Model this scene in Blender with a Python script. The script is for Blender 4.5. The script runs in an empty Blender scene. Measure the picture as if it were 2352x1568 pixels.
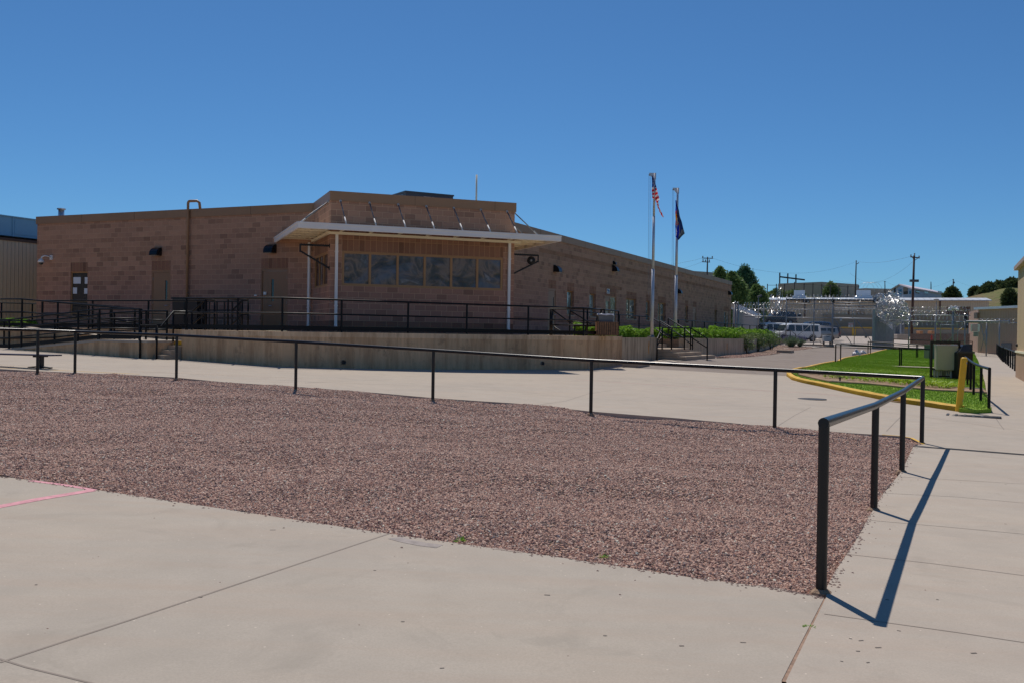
import bpy, bmesh, math, random
import numpy as np
from math import *
from mathutils import Vector, Matrix, noise
from mathutils.geometry import tessellate_polygon
random.seed(7)
SC=bpy.context.scene; COL=SC.collection
PI=math.pi
# ---------------------------------------------------------------- camera solved from the building's lines
F,CX,CY,EYE=2226.7,1176.,784.,1.5
_p,_r=radians(.4535),radians(.8686)
_f=np.array([0,cos(_p),-sin(_p)]); _rt=np.array([1.,0,0]); _up=np.cross(_rt,_f)
RT=cos(_r)*_rt+sin(_r)*_up; UP=-sin(_r)*_rt+cos(_r)*_up
def ray(u,v): return _f+RT*(u-CX)/F-UP*(v-CY)/F
def at(u,v,D): return np.array([0,0,EYE])+ray(u,v)*D
def Z(ox,oy,s): return lambda x,y:((ox+x/s)/1.74149,(oy+y/s)/1.74149)
ZA=Z(0,700,1.96); ZB=Z(1000,700,1.96); ZC=Z(2000,650,1.845); ZD=Z(2900,950,3.136); ZE=Z(3400,950,3.136)
ZF=Z(3100,1300,2.24); ZG=Z(0,1150,3.36); ZH=Z(600,1150,3.36); ZI=Z(2100,1150,3.92); ZJ=Z(2550,1150,3.36)
ZL=Z(1100,700,3.485); ZM=Z(1700,800,3.92); ZN=Z(130,840,3.137); ZO=Z(2800,1050,5.225); ZP=Z(2950,1100,4.9)
ZQ=Z(3250,1100,4.9); ZR=Z(3550,1130,4.9); ZS=Z(3600,1330,3.919); ZT=Z(0,820,3.648); ZU=Z(3100,1330,4.238); ZV=Z(2250,1100,5.2275)
ZK=Z(2550,650,4.48); ZX=Z(3200,1500,3.137); ZW=Z(2000,1350,1.96); ZY=Z(0,1400,1.6786)
cam=bpy.data.cameras.new('camera'); camo=bpy.data.objects.new('camera',cam); COL.objects.link(camo); SC.camera=camo
cam.sensor_fit='HORIZONTAL'; cam.sensor_width=36; cam.lens=F/2352*36; cam.clip_end=6000; cam.clip_start=.1
M=Matrix.Identity(4)
for i,vec in enumerate((RT,UP,-_f)):
    for j in range(3): M[j][i]=vec[j]
M[2][3]=EYE; camo.matrix_world=M
cam.dof.use_dof=False
# ---------------------------------------------------------------- ground height field
CP=[(172,857,23.4),(405,870,22.3),(679,895,20.4),(994,918,19.5),(1357,950,18.1),(1779,985,16.3),(2117,1020,14.6),(2072,1083,12.1),(2007,1172,9.3),(1885,1362,5.72),
(418,827,31.9),(666,842,29.6),(890,851,31.2),(1148,852,33),(1349,852,34.6),(1430,844,38.4),(1512,824.5,43.6),
(2203,943,22.1),(1807,862,35),(1912,833,52),(1998,815,73),(2036,803,90),(1900,794.7,95),(2331,851,51),(2288,815.7,88),(2332,865.7,42),(1850,783.6,118),(2000,765.2,150),(2200,768,150),(1700,770,150),(0,801,33.4),(321,820,30.9),(-700,790,60)]
_P=np.array([at(*c) for c in CP]); _n=len(_P); _xy=_P[:,:2]/20.
_d=np.linalg.norm(_xy[:,None]-_xy[None],axis=2); _K=np.where(_d>0,_d*_d*np.log(_d+1e-12),0)
_A=np.zeros((_n+3,_n+3)); _A[:_n,:_n]=_K+.08*np.eye(_n); _A[:_n,_n]=1; _A[:_n,_n+1:]=_xy; _A[_n,:_n]=1; _A[_n+1:,:_n]=_xy.T
_W=np.linalg.solve(_A,np.r_[_P[:,2],0,0,0])
def g0(x,y):
    q=np.array([x,y])/20.; d=np.linalg.norm(_xy-q,axis=1)
    return float(np.sum(_W[:-3]*np.where(d>0,d*d*np.log(d+1e-12),0))+_W[-3]+_W[-2]*q[0]+_W[-1]*q[1])
def g(x,y):
    R=hypot(x,y); 
    if y<1: y=1+(y-1)*.2
    if R>150:
        k=min(1,(R-150)/60); x2,y2=x*150/R,y*150/R
        z=g0(x2,y2); return max(-1.,min(z,2.6))*(1-k)+1.8*k
    return max(-1.,min(g0(x,y),2.6))
def G(u,v):
    d=ray(u,v); t=prev=1.; E0=np.array([0,0,EYE])
    while t<220:
        P=E0+d*t
        if P[2]<g(P[0],P[1]): break
        prev=t; t*=1.03
    a,b=prev,t
    for _ in range(30):
        m=(a+b)/2; P=E0+d*m
        if P[2]<g(P[0],P[1]): b=m
        else: a=m
    return Vector(E0+d*b)
def GD(u,v):
    P=G(u,v); return P,float(np.dot(np.array(P)-np.array([0,0,EYE]),_f))
def zat(u,v,D): return float(at(u,v,D)[2])
def V(a): return Vector([float(c) for c in a])
# ---------------------------------------------------------------- material helper
class NT:
    def __init__(s,name):
        s.m=bpy.data.materials.new(name); s.m.use_nodes=True; s.t=s.m.node_tree; s.t.nodes.clear()
        s.out=s.n('ShaderNodeOutputMaterial'); s.b=s.n('ShaderNodeBsdfPrincipled'); s.l(s.b.outputs[0],s.out.inputs[0])
    def n(s,ty,**k):
        o=s.t.nodes.new(ty)
        for a,v in k.items(): setattr(o,a,v)
        return o
    def l(s,a,b): s.t.links.new(a,b)
    def tc(s,kind='Object',scale=(1,1,1),loc=(0,0,0)):
        c=s.n('ShaderNodeTexCoord'); mp=s.n('ShaderNodeMapping'); mp.inputs['Scale'].default_value=scale; mp.inputs['Location'].default_value=loc
        s.l(c.outputs[kind],mp.inputs[0]); return mp.outputs[0]
    def noise(s,vec,scale,detail=4,rough=.55,dist=0):
        o=s.n('ShaderNodeTexNoise'); o.inputs['Scale'].default_value=scale; o.inputs['Detail'].default_value=detail
        o.inputs['Roughness'].default_value=rough; o.inputs['Distortion'].default_value=dist; s.l(vec,o.inputs['Vector']); return o
    def ramp(s,fac,stops):
        o=s.n('ShaderNodeValToRGB'); e=o.color_ramp.elements
        while len(e)>1: e.remove(e[-1])
        e[0].position=stops[0][0]; e[0].color=(*stops[0][1],1) if len(stops[0][1])==3 else stops[0][1]
        for p,c in stops[1:]:
            k=e.new(p); k.color=(*c,1)
        s.l(fac,o.inputs[0]); return o.outputs[0]
    def mix(s,fac,a,b,mode='MIX'):
        o=s.n('ShaderNodeMix',data_type='RGBA',blend_type=mode)
        for k,v in ((0,fac),(6,a),(7,b)):
            if hasattr(v,'links') or hasattr(v,'is_linked'): s.l(v,o.inputs[k])
            elif k==0: o.inputs[0].default_value=v
            else: o.inputs[k].default_value=(*v,1)
        return o.outputs[2]
    def math(s,op,a,b=0.,c=None):
        o=s.n('ShaderNodeMath',operation=op)
        for k,v in enumerate((a,b)+((c,) if c is not None else ())):
            if hasattr(v,'is_linked'): s.l(v,o.inputs[k])
            else: o.inputs[k].default_value=v
        return o.outputs[0]
    def bump(s,h,dist=.01,strength=.5):
        o=s.n('ShaderNodeBump'); o.inputs['Distance'].default_value=dist; o.inputs['Strength'].default_value=strength
        s.l(h,o.inputs['Height']); s.l(o.outputs[0],s.b.inputs['Normal']); return o
    def set(s,col=None,rough=None,metal=None,spec=None):
        if col is not None:
            if hasattr(col,'is_linked'): s.l(col,s.b.inputs['Base Color'])
            else: s.b.inputs['Base Color'].default_value=(*col,1)
        if rough is not None:
            if hasattr(rough,'is_linked'): s.l(rough,s.b.inputs['Roughness'])
            else: s.b.inputs['Roughness'].default_value=rough
        if metal is not None: s.b.inputs['Metallic'].default_value=metal
        if spec is not None: s.b.inputs['Specular IOR Level'].default_value=spec
        return s.m
def c3(c,k): return tuple(min(1,x*k) for x in c)
def plain(name,col,rough=.6,metal=0,var=.12,scale=3.,spec=.5,bump=0):
    m=NT(name); v=m.tc(); n=m.noise(v,scale,5,.6)
    c=m.ramp(n.outputs[0],[(.25,c3(col,1-var)),(.75,c3(col,1+var))])
    if bump:
        n2=m.noise(v,scale*12,3,.6); m.bump(n2.outputs[0],bump,.6)
    return m.set(c,rough,metal,spec)
def concrete(name,col,stain=.0,speck=True,wall=False):
    m=NT(name); v=m.tc(); big=m.noise(v,.35,4,.6); mid=m.noise(v,2.2,6,.65); fine=m.noise(v,85,4,.75)
    c=m.ramp(big.outputs[0],[(.3,(col[0]*.86,col[1]*.87,col[2]*.9)),(.5,col),(.7,(col[0]*1.10,col[1]*1.07,col[2]*1.02))])
    c=m.mix(.5,c,m.ramp(mid.outputs[0],[(.3,c3(col,.84)),(.7,c3(col,1.12))]))
    c=m.mix(m.ramp(fine.outputs[0],[(.35,(0,0,0)),(.7,(.55,.55,.55))]),c,c3(col,.70))
    if not wall:
        blot=m.noise(v,.9,7,.72,1.2)
        c=m.mix(m.ramp(blot.outputs[0],[(.55,(0,0,0)),(.66,(.42,.42,.42))]),c,c3(col,.7))
        st=m.noise(m.tc('Object',(.25,3.0,1)),1.4,5,.6); c=m.mix(m.ramp(st.outputs[0],[(.45,(0,0,0)),(.72,(.30,.30,.30))]),c,(col[0]*.95,col[1]*.8,col[2]*.72))
        vo=m.n('ShaderNodeTexVoronoi'); vo.inputs['Scale'].default_value=2.3; m.l(v,vo.inputs['Vector'])
        c=m.mix(m.math('LESS_THAN',vo.outputs['Distance'],.028),c,c3(col,.3))
        vo2=m.n('ShaderNodeTexVoronoi'); vo2.inputs['Scale'].default_value=9; m.l(v,vo2.inputs['Vector'])
        c=m.mix(m.math('MULTIPLY',m.math('LESS_THAN',vo2.outputs['Distance'],.05),.7),c,c3(col,1.5))
    else:
        st=m.noise(m.tc('Object',(1.6,1.6,.22)),1.5,7,.72)
        c=m.mix(m.ramp(st.outputs[0],[(.44,(0,0,0)),(.60,(.85,.85,.85))]),c,(col[0]*.62,col[1]*.55,col[2]*.5))
        st2=m.noise(m.tc('Object',(6,6,.5),(3,1,0)),1.5,5,.7)
        c=m.mix(m.ramp(st2.outputs[0],[(.5,(0,0,0)),(.72,(.5,.5,.5))]),c,(col[0]*1.35,col[1]*1.3,col[2]*1.25))
        st3=m.noise(m.tc('Object',(2.5,2.5,2),(9,4,2)),1.1,6,.75)
        c=m.mix(m.ramp(st3.outputs[0],[(.55,(0,0,0)),(.66,(.6,.6,.6))]),c,(col[0]*.42,col[1]*.4,col[2]*.4))
    h=m.math('ADD',m.math('MULTIPLY',fine.outputs[0],.4),mid.outputs[0]); m.bump(h,.004 if not wall else .01,.5)
    return m.set(c,.88,0,.3)
MT={}
MT['pave']=concrete('concrete_paving',(.47,.40,.325))
MT['slab']=concrete('concrete_slab',(.455,.392,.32))
MT['walk']=concrete('concrete_walk',(.48,.41,.335))
MT['lot']=concrete('concrete_lot',(.50,.43,.37))
MT['cwall']=concrete('stained_concrete',(.64,.43,.255),wall=True)
MT['cstep']=concrete('step_concrete',(.45,.35,.26))
MT['joint']=plain('joint_filler',(.13,.105,.085),.9)
MT['groove']=plain('tooled_groove',(.27,.22,.18),.9)
MT['black']=plain('black_paint',(.007,.007,.010),.22,0,.35,9,.6)
def _rusty():
    m=NT('black_paint_with_rust_chips'); v=m.tc(); n=m.noise(v,26,5,.7); n2=m.noise(v,3,3,.6)
    c=m.ramp(n2.outputs[0],[(.3,(.005,.005,.007)),(.7,(.012,.012,.014))]); c=m.mix(m.ramp(n.outputs[0],[(.70,(0,0,0)),(.73,(.9,.9,.9))]),c,(.30,.10,.04)); m.bump(n.outputs[0],.002,.3)
    return m.set(c,.3,0,.4)
MT['black']=_rusty()  # rust_chips
MT['blackm']=plain('black_matt',(.010,.010,.012),.6,0,.3)
MT['black_far']=plain('black_rail_paint',(.006,.006,.008),.42,0,.3,6,.18)
MT['iron']=plain('dark_iron_grate',(.035,.035,.04),.6,.2,.3,8)
MT['trim']=plain('brown_metal_trim',(.34,.19,.10),.5,0,.08,1.5)
MT['trimside']=plain('brown_frame',(.42,.22,.09),.5,0,.08,2)
MT['door']=plain('brown_door_paint',(.32,.165,.085),.45,0,.06,2)
MT['white']=plain('white_metal',(.84,.80,.77),.42,0,.05,1.2)
MT['cream']=plain('cream_metal',(.88,.80,.62),.5,0,.06,1.5)
MT['steel']=plain('galvanised_steel',(.55,.57,.60),.38,.9,.15,6)
MT['polesteel']=plain('flag_pole_metal',(.62,.62,.66),.4,.35,.1,4)
MT['dullsteel']=plain('dull_galvanised',(.30,.31,.33),.5,.6,.2,5)
MT['razor']=plain('razor_steel',(.66,.65,.65),.33,1,.1,20)
MT['yellow']=NT('yellow_kerb_paint')
_m=MT['yellow']; _v=_m.tc(); _nn=_m.noise(_v,7,8,.75); _n2=_m.noise(_v,1.3,5,.6)
_c=_m.ramp(_n2.outputs[0],[(.3,(.62,.34,.012)),(.7,(.78,.45,.02))]); _c=_m.mix(_m.ramp(_nn.outputs[0],[(.60,(0,0,0)),(.68,(.75,.75,.75))]),_c,(.36,.25,.14)); _m.bump(_nn.outputs[0],.012,.7)
MT['yellow']=_m.set(_c,.65)
MT['bollard']=plain('yellow_bollard_paint',(.78,.43,.008),.45,0,.1,6)
MT['pink']=plain('faded_pink_paint',(.66,.30,.33),.85,0,.3,14)
MT['redline']=plain('faded_red_line',(.50,.30,.26),.85,0,.3,5)
MT['dirt']=plain('planting_soil',(.33,.22,.145),.95,0,.3,4,.2,.02)
MT['earth']=plain('dry_ground',(.20,.17,.10),.95,0,.35,.12,.2)
MT['glass']=plain('dark_glass',(.02,.025,.03),.06,0,.3,2,.8)
MT['carglass']=plain('car_glass',(.03,.045,.05),.08,0,.3,2,.8)
MT['tan']=plain('tan_metal',(.36,.255,.165),.6,0,.05,.4)
MT['paper']=plain('white_paper',(.75,.77,.80),.8,0,.05)
MT['hvacdark']=plain('dark_grey_metal',(.065,.07,.085),.5,0,.1)
MT['grey']=plain('grey_plastic',(.13,.14,.16),.5)
MT['panelgrey']=plain('beige_grey_enamel',(.42,.385,.325),.45,0,.05,3)
MT['utilgreen']=plain('grey_green_metal',(.10,.14,.11),.5)
MT['roofwhite']=plain('white_ribbed_roof',(.74,.76,.80),.4,.1,.06,.4)
MT['rubber']=plain('tyre_rubber',(.012,.012,.012),.8)
MT['wood']=plain('weathered_wood',(.23,.12,.065),.8,0,.5,12)
MT['white_car']=plain('white_car_paint',(.76,.76,.75),.25,0,.03)
MT['dark_car']=plain('dark_car_paint',(.035,.045,.065),.2,.2,.05)
MT['blue_car']=plain('blue_car_paint',(.07,.12,.2),.2,.3,.05)
MT['silver_car']=plain('silver_car_paint',(.33,.32,.31),.3,.6,.05)
MT['cyan_car']=plain('bright_blue_car_paint',(.05,.30,.50),.2,.2,.05)
MT['orange_car']=plain('orange_truck_paint',(.55,.16,.05),.4,0,.05)
MT['red']=plain('red_lamp',(.5,.02,.02),.3)
MT['redtxt']=plain('red_lettering',(.50,.02,.03),.6)
MT['signwhite']=plain('white_sign',(.72,.70,.68),.5)
MT['bluetxt']=plain('blue_lettering',(.03,.09,.25),.6)
MT['polewood']=plain('brown_wood_pole',(.085,.045,.035),.85,0,.2,2)
MT['polegrey']=plain('weathered_pole',(.10,.085,.085),.85,0,.2,2)
MT['housew']=plain('pale_blue_siding',(.50,.56,.68),.6,0,.04)
MT['shade_brown']=plain('brown_boards',(.16,.09,.06),.8)
def ribs(name,col,w=.3,axis=0,depth=.03,rough=.55,metal=0.):
    m=NT(name); uv=m.n('ShaderNodeUVMap'); sx=m.n('ShaderNodeSeparateXYZ'); m.l(uv.outputs[0],sx.inputs[0])
    x=m.math('FRACT',m.math('DIVIDE',sx.outputs[axis],w)); t=m.math('ABSOLUTE',m.math('SUBTRACT',x,.5))
    k=m.ramp(t,[(.0,(1,1,1)),(.10,(1,1,1)),(.17,(0,0,0)),(.5,(0,0,0))])
    n=m.noise(m.tc(),.5,5,.6); c=m.ramp(n.outputs[0],[(.3,c3(col,.93)),(.7,c3(col,1.06))])
    c=m.mix(m.math('MULTIPLY',k,.28),c,c3(col,.6)); m.bump(k,depth,.9)
    return m.set(c,rough,metal)
MT['ribtan']=ribs('tan_ribbed_metal',(.64,.49,.33),.30)
MT['ribpink']=ribs('pinkish_ribbed_metal',(.44,.29,.20),.25)
MT['ribleft']=ribs('beige_ribbed_metal',(.90,.66,.44),.22,0,.04)
MT['ribgrey']=ribs('tan_grey_ribbed_metal',(.56,.45,.34),.22,0,.04)
MT['ribbrown']=ribs('brown_ribbed_metal',(.33,.22,.14),.6)
MT['ribroof']=ribs('white_seamed_roof',(.50,.53,.57),.9,0,.05,.5,.1)
MT['ribblue']=ribs('blue_grey_slats',(.27,.31,.36),.45,0,.05)
def blocks(name,base,mortar,rough_face=False,bw=.4064,bh=.2032,off=.5):
    m=NT(name); uv=m.n('ShaderNodeUVMap')
    br=m.n('ShaderNodeTexBrick'); br.offset=off; br.inputs['Scale'].default_value=1; br.inputs['Brick Width'].default_value=bw; br.inputs['Row Height'].default_value=bh
    br.inputs['Mortar Size'].default_value=.0085; br.inputs['Mortar Smooth'].default_value=.2; br.inputs['Bias'].default_value=0.
    br.inputs['Color1'].default_value=(0,0,0,1); br.inputs['Color2'].default_value=(1,1,1,1); br.inputs['Mortar'].default_value=(.5,.5,.5,1); m.l(uv.outputs[0],br.inputs['Vector'])
    d=[c3(base,k) for k in (.62,.82,1.0,1.1,1.24)]
    c=m.ramp(br.outputs['Color'],[(.0,d[0]),(.14,d[1]),(.35,d[2]),(.7,d[3]),(1,d[4])])
    vv=m.n('ShaderNodeMapping'); m.l(uv.outputs[0],vv.inputs[0])
    lo=m.noise(vv.outputs[0],.22,5,.6); fi=m.noise(vv.outputs[0],16,6,.7)
    c=m.mix(m.ramp(lo.outputs[0],[(.35,(0,0,0)),(.65,(.35,.35,.35))]),c,(base[0]*.98,base[1]*.92,base[2]*1.1))
    # lower courses are tinted mauve, fading out up the wall
    sx=m.n('ShaderNodeSeparateXYZ'); m.l(uv.outputs[0],sx.inputs[0])
    rw=m.math('FLOOR',m.math('DIVIDE',sx.outputs[1],bh)); 
    low=m.ramp(m.math('DIVIDE',m.math('ADD',rw,m.math('MULTIPLY',lo.outputs[0],6)),24),[(.35,(.75,.75,.75)),(.72,(0,0,0))])
    wn=m.n('ShaderNodeTexWhiteNoise',noise_dimensions='1D'); m.l(m.math('ADD',rw,.5),wn.inputs['W']); c=m.mix(m.math('MULTIPLY',wn.outputs['Value'],.55),c,m.mix(1.,c,(.76,.74,.74),'MULTIPLY'))
    c=m.mix(low,c,m.mix(.9,c,(.84,.76,.92),'MULTIPLY'))
    c=m.mix(m.math('MULTIPLY',fi.outputs[0],.5),c,c3(base,.62 if not rough_face else .45))
    c=m.mix(m.math('GREATER_THAN',br.outputs['Fac'],.5),c,mortar)
    h=m.math('ADD',m.math('MULTIPLY',br.outputs['Fac'],-1.),m.math('MULTIPLY',fi.outputs[0],.8 if rough_face else .3)); m.bump(h,.012 if not rough_face else .03,.8)
    return m.set(c,.93,0,.25)
BRK=(.51,.285,.185)
MT['brick']=blocks('brown_block_wall',BRK,(.66,.42,.28))
MT['brickw']=blocks('brown_block_wing_wall',(.47,.275,.185),(.58,.37,.25))
MT['split']=blocks('split_face_blocks',(.38,.205,.125),(.42,.25,.16),True)
MT['soldier']=blocks('upright_soldier_blocks',(.40,.215,.125),(.54,.32,.19),True,.2032,.4064,0.)
def film():
    m=NT('wrinkled_film_painted_reflections'); v=m.tc('Object',(1,1,1)); n=m.noise(v,1.0,8,.6,1.3); n2=m.noise(v,.6,5,.6,1.5); n3=m.noise(v,5,4,.6,1.5)
    c=m.ramp(n.outputs[0],[(.32,(.012,.012,.013)),(.43,(.07,.052,.038)),(.52,(.22,.15,.105)),(.60,(.07,.055,.045)),(.72,(.34,.31,.31))])  # brown and blue swirls in the colour stand in for reflections on the film
    c=m.mix(m.ramp(n2.outputs[0],[(.47,(0,0,0)),(.60,(.7,.7,.7))]),c,(.10,.13,.19))
    m.bump(m.math('ADD',n.outputs[0],m.math('MULTIPLY',n3.outputs[0],.3)),.05,.8)
    return m.set(c,.14,0,.6)
MT['film']=film()
def chain():  # not used as a cut-out: the links are modelled
    return plain('chain_link_wire',(.30,.31,.32),.45,.7)
MT['link']=chain()
def foliage(name,c0,c1,tr=.25):
    m=NT(name); oi=m.n('ShaderNodeObjectInfo'); v=m.tc(); n=m.noise(v,1.2,4,.6); n2=m.noise(v,9,2,.5)
    c=m.ramp(n.outputs[0],[(.3,c0),(.7,c1)]); c=m.mix(m.math('MULTIPLY',n2.outputs[0],.5),c,c3(c1,1.25))
    m.set(c,.6,0,.3)
    tl=m.n('ShaderNodeBsdfTranslucent'); m.l(c,tl.inputs[0]); mx=m.n('ShaderNodeMixShader'); mx.inputs[0].default_value=tr
    m.l(m.b.outputs[0],mx.inputs[1]); m.l(tl.outputs[0],mx.inputs[2]); m.l(mx.outputs[0],m.out.inputs[0]); return m.m
MT['pine']=foliage('pine_needles',(.07,.145,.045),(.21,.30,.10),.3)
MT['pine2']=foliage('dark_needles',(.04,.11,.06),(.10,.20,.10),.25)
MT['herb']=foliage('bright_herb_leaves',(.09,.21,.02),(.26,.44,.05),.35)
MT['sage']=foliage('sage_leaves',(.10,.15,.05),(.24,.30,.12),.2)
MT['lime']=foliage('lime_leaves',(.22,.38,.02),(.42,.55,.04),.35)
MT['silver']=foliage('silver_green_stems',(.10,.17,.08),(.24,.30,.19),.2)
MT['mauve']=plain('mauve_flowers',(.30,.25,.38),.8)
MT['bark']=plain('bark',(.08,.055,.035),.9)
MT['juniper']=foliage('scrub_leaves',(.045,.075,.03),(.13,.16,.06),.2)
# ---------------------------------------------------------------- object helpers
def tag(o,label=None,cat=None,group=None,kind=None):
    if label: o['label']=label
    if cat: o['category']=cat
    if group: o['group']=group
    if kind: o['kind']=kind
    return o
def thing(name,loc,label,cat,group=None,rz=0):
    o=bpy.data.objects.new(name,None); COL.objects.link(o); o.location=V(loc); o.rotation_euler=(0,0,rz); o.empty_display_size=.3

    return tag(o,label,cat,group)
class MB:
    """mesh collector with uv in metres"""
    def __init__(s): s.v=[];s.f=[];s.uv=[];s.mi=[]
    def quad(s,pts,uv=None,mi=0):
        i=len(s.v); s.v+= [tuple(float(c) for c in p) for p in pts]; s.f.append(tuple(range(i,i+len(pts)))); s.uv.append(uv or [(0,0)]*len(pts)); s.mi.append(mi)
    def box(s,c,d,rz=0,mi=0,tilt=None):
        c=Vector(c); hx,hy,hz=d[0]/2,d[1]/2,d[2]/2; R=Matrix.Rotation(rz,3,'Z')
        if tilt is not None: R=R@tilt
        P=[c+R@Vector((sx*hx,sy*hy,sz*hz)) for sz in(-1,1) for sy in(-1,1) for sx in(-1,1)]
        i=len(s.v); s.v+=[tuple(p) for p in P]
        for fc in ((0,2,3,1),(4,5,7,6),(0,1,5,4),(2,6,7,3),(0,4,6,2),(1,3,7,5)):
            s.f.append(tuple(i+k for k in fc)); 
            a=[P[k] for k in fc]; e1=(a[1]-a[0]).length; e2=(a[2]-a[1]).length
            s.uv.append([(0,0),(e1,0),(e1,e2),(0,e2)]); s.mi.append(mi)
    def bar(s,a,b,w,h=None,mi=0):
        a,b=V(a),V(b); h=h or w; d=b-a; L=d.length
        if L<1e-6: return
        x=d.normalized(); up=Vector((0,0,1)); 
        if abs(x.dot(up))>.99: up=Vector((0,1,0))
        y=up.cross(x).normalized(); zz=x.cross(y)
        P=[p+y*sy*w/2+zz*sz*h/2 for p in(a,b) for sy,sz in((-1,-1),(1,-1),(1,1),(-1,1))]
        i=len(s.v); s.v+=[tuple(p) for p in P]
        for fc in((3,2,1,0),(4,5,6,7),(0,1,5,4),(1,2,6,5),(2,3,7,6),(3,0,4,7)):
            s.f.append(tuple(i+k for k in fc)); s.uv.append([(0,0),(w,0),(w,L),(0,L)]); s.mi.append(mi)
    def tube(s,pts,r,n=8,cap=True,mi=0):
        pts=[V(p) for p in pts]; rs=r if isinstance(r,(list,tuple)) else [r]*len(pts); i0=len(s.v); up=None
        for k,p in enumerate(pts):
            t=(pts[min(k+1,len(pts)-1)]-pts[max(k-1,0)]); t=t.normalized() if t.length>1e-9 else Vector((0,0,1))
            if up is None: up=Vector((0,0,1)) if abs(t.z)<.95 else Vector((0,1,0))
            y=up.cross(t)
            if y.length<1e-6: y=Vector((1,0,0)).cross(t)
            y.normalize(); x=t.cross(y); up=x
            for j in range(n):
                a=2*PI*j/n; q=p+y*cos(a)*rs[k]+x*sin(a)*rs[k]; s.v.append(tuple(q))
        for k in range(len(pts)-1):
            for j in range(n):
                a=i0+k*n+j; b=i0+k*n+(j+1)%n; s.f.append((a,b,b+n,a+n)); s.uv.append([(0,0)]*4); s.mi.append(mi)
        if cap:
            s.f.append(tuple(i0+j for j in reversed(range(n)))); s.uv.append([(0,0)]*n); s.mi.append(mi)
            e=i0+(len(pts)-1)*n; s.f.append(tuple(e+j for j in range(n))); s.uv.append([(0,0)]*n); s.mi.append(mi)
    def prism(s,poly,z0,z1,mi=0):
        poly=[V((p[0],p[1],0)) for p in poly]
        if sum(poly[i].x*poly[(i+1)%len(poly)].y-poly[(i+1)%len(poly)].x*poly[i].y for i in range(len(poly)))<0: poly=poly[::-1]
        n=len(poly); i=len(s.v)
        zf=lambda z,p: z(p.x,p.y) if callable(z) else z
        s.v+=[(p.x,p.y,zf(z0,p)) for p in poly]+[(p.x,p.y,zf(z1,p)) for p in poly]
        for t in tessellate_polygon([poly]):
            a,b,c=t
            if (poly[b]-poly[a]).cross(poly[c]-poly[a]).z<0: b,c=c,b
            s.f.append((i+n+a,i+n+b,i+n+c)); s.uv.append([(poly[k].x,poly[k].y) for k in(a,b,c)]); s.mi.append(mi)
            s.f.append((i+c,i+b,i+a)); s.uv.append([(0,0)]*3); s.mi.append(mi)
        acc=0
        for k in range(n):
            q=(k+1)%n; L=(poly[q]-poly[k]).length
            s.f.append((i+k,i+q,i+n+q,i+n+k)); s.uv.append([(acc,0),(acc+L,0),(acc+L,1),(acc,1)]); s.mi.append(mi); acc+=L
    def build(s,name,mats,parent=None,smooth=False,label=None):
        me=bpy.data.meshes.new(name); me.from_pydata(s.v,[],s.f); mats=mats if isinstance(mats,(list,tuple)) else [mats]
        for m in mats: me.materials.append(m)
        uvl=me.uv_layers.new(name='UVMap'); k=0
        flat=[c for u in s.uv for p in u for c in p]; uvl.data.foreach_set('uv',flat)
        me.polygons.foreach_set('material_index',s.mi)
        if smooth: me.polygons.foreach_set('use_smooth',[True]*len(s.f))
        me.update(); o=bpy.data.objects.new(name,me); COL.objects.link(o)
        if parent is not None:
            o.parent=parent; o.matrix_parent_inverse=parent_inv(parent)
        if label: o['label']=label
        return o
def wm(o):
    m=Matrix.LocRotScale(o.location,o.rotation_euler,o.scale)
    return (wm(o.parent)@o.matrix_parent_inverse@m) if o.parent else m
def parent_inv(p): return wm(p).inverted()
def copy_tree(o,parent=None):
    c=o.copy(); COL.objects.link(c); c.parent=parent
    if parent is not None: c.matrix_parent_inverse=o.matrix_parent_inverse.copy()
    for ch in o.children: copy_tree(ch,c)
    return c
def smooth_by_angle(o,a=40):
    bm=bmesh.new(); bm.from_mesh(o.data)
    for f in bm.faces: f.smooth=True
    for e in bm.edges:
        if len(e.link_faces)==2 and e.calc_face_angle(0)>radians(a): e.smooth=False
    bm.to_mesh(o.data); bm.free()
def bevel(o,w=.01,seg=2):
    m=o.modifiers.new('bevel','BEVEL'); m.width=w; m.segments=seg; m.limit_method='ANGLE'; m.angle_limit=radians(35); return o
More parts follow.
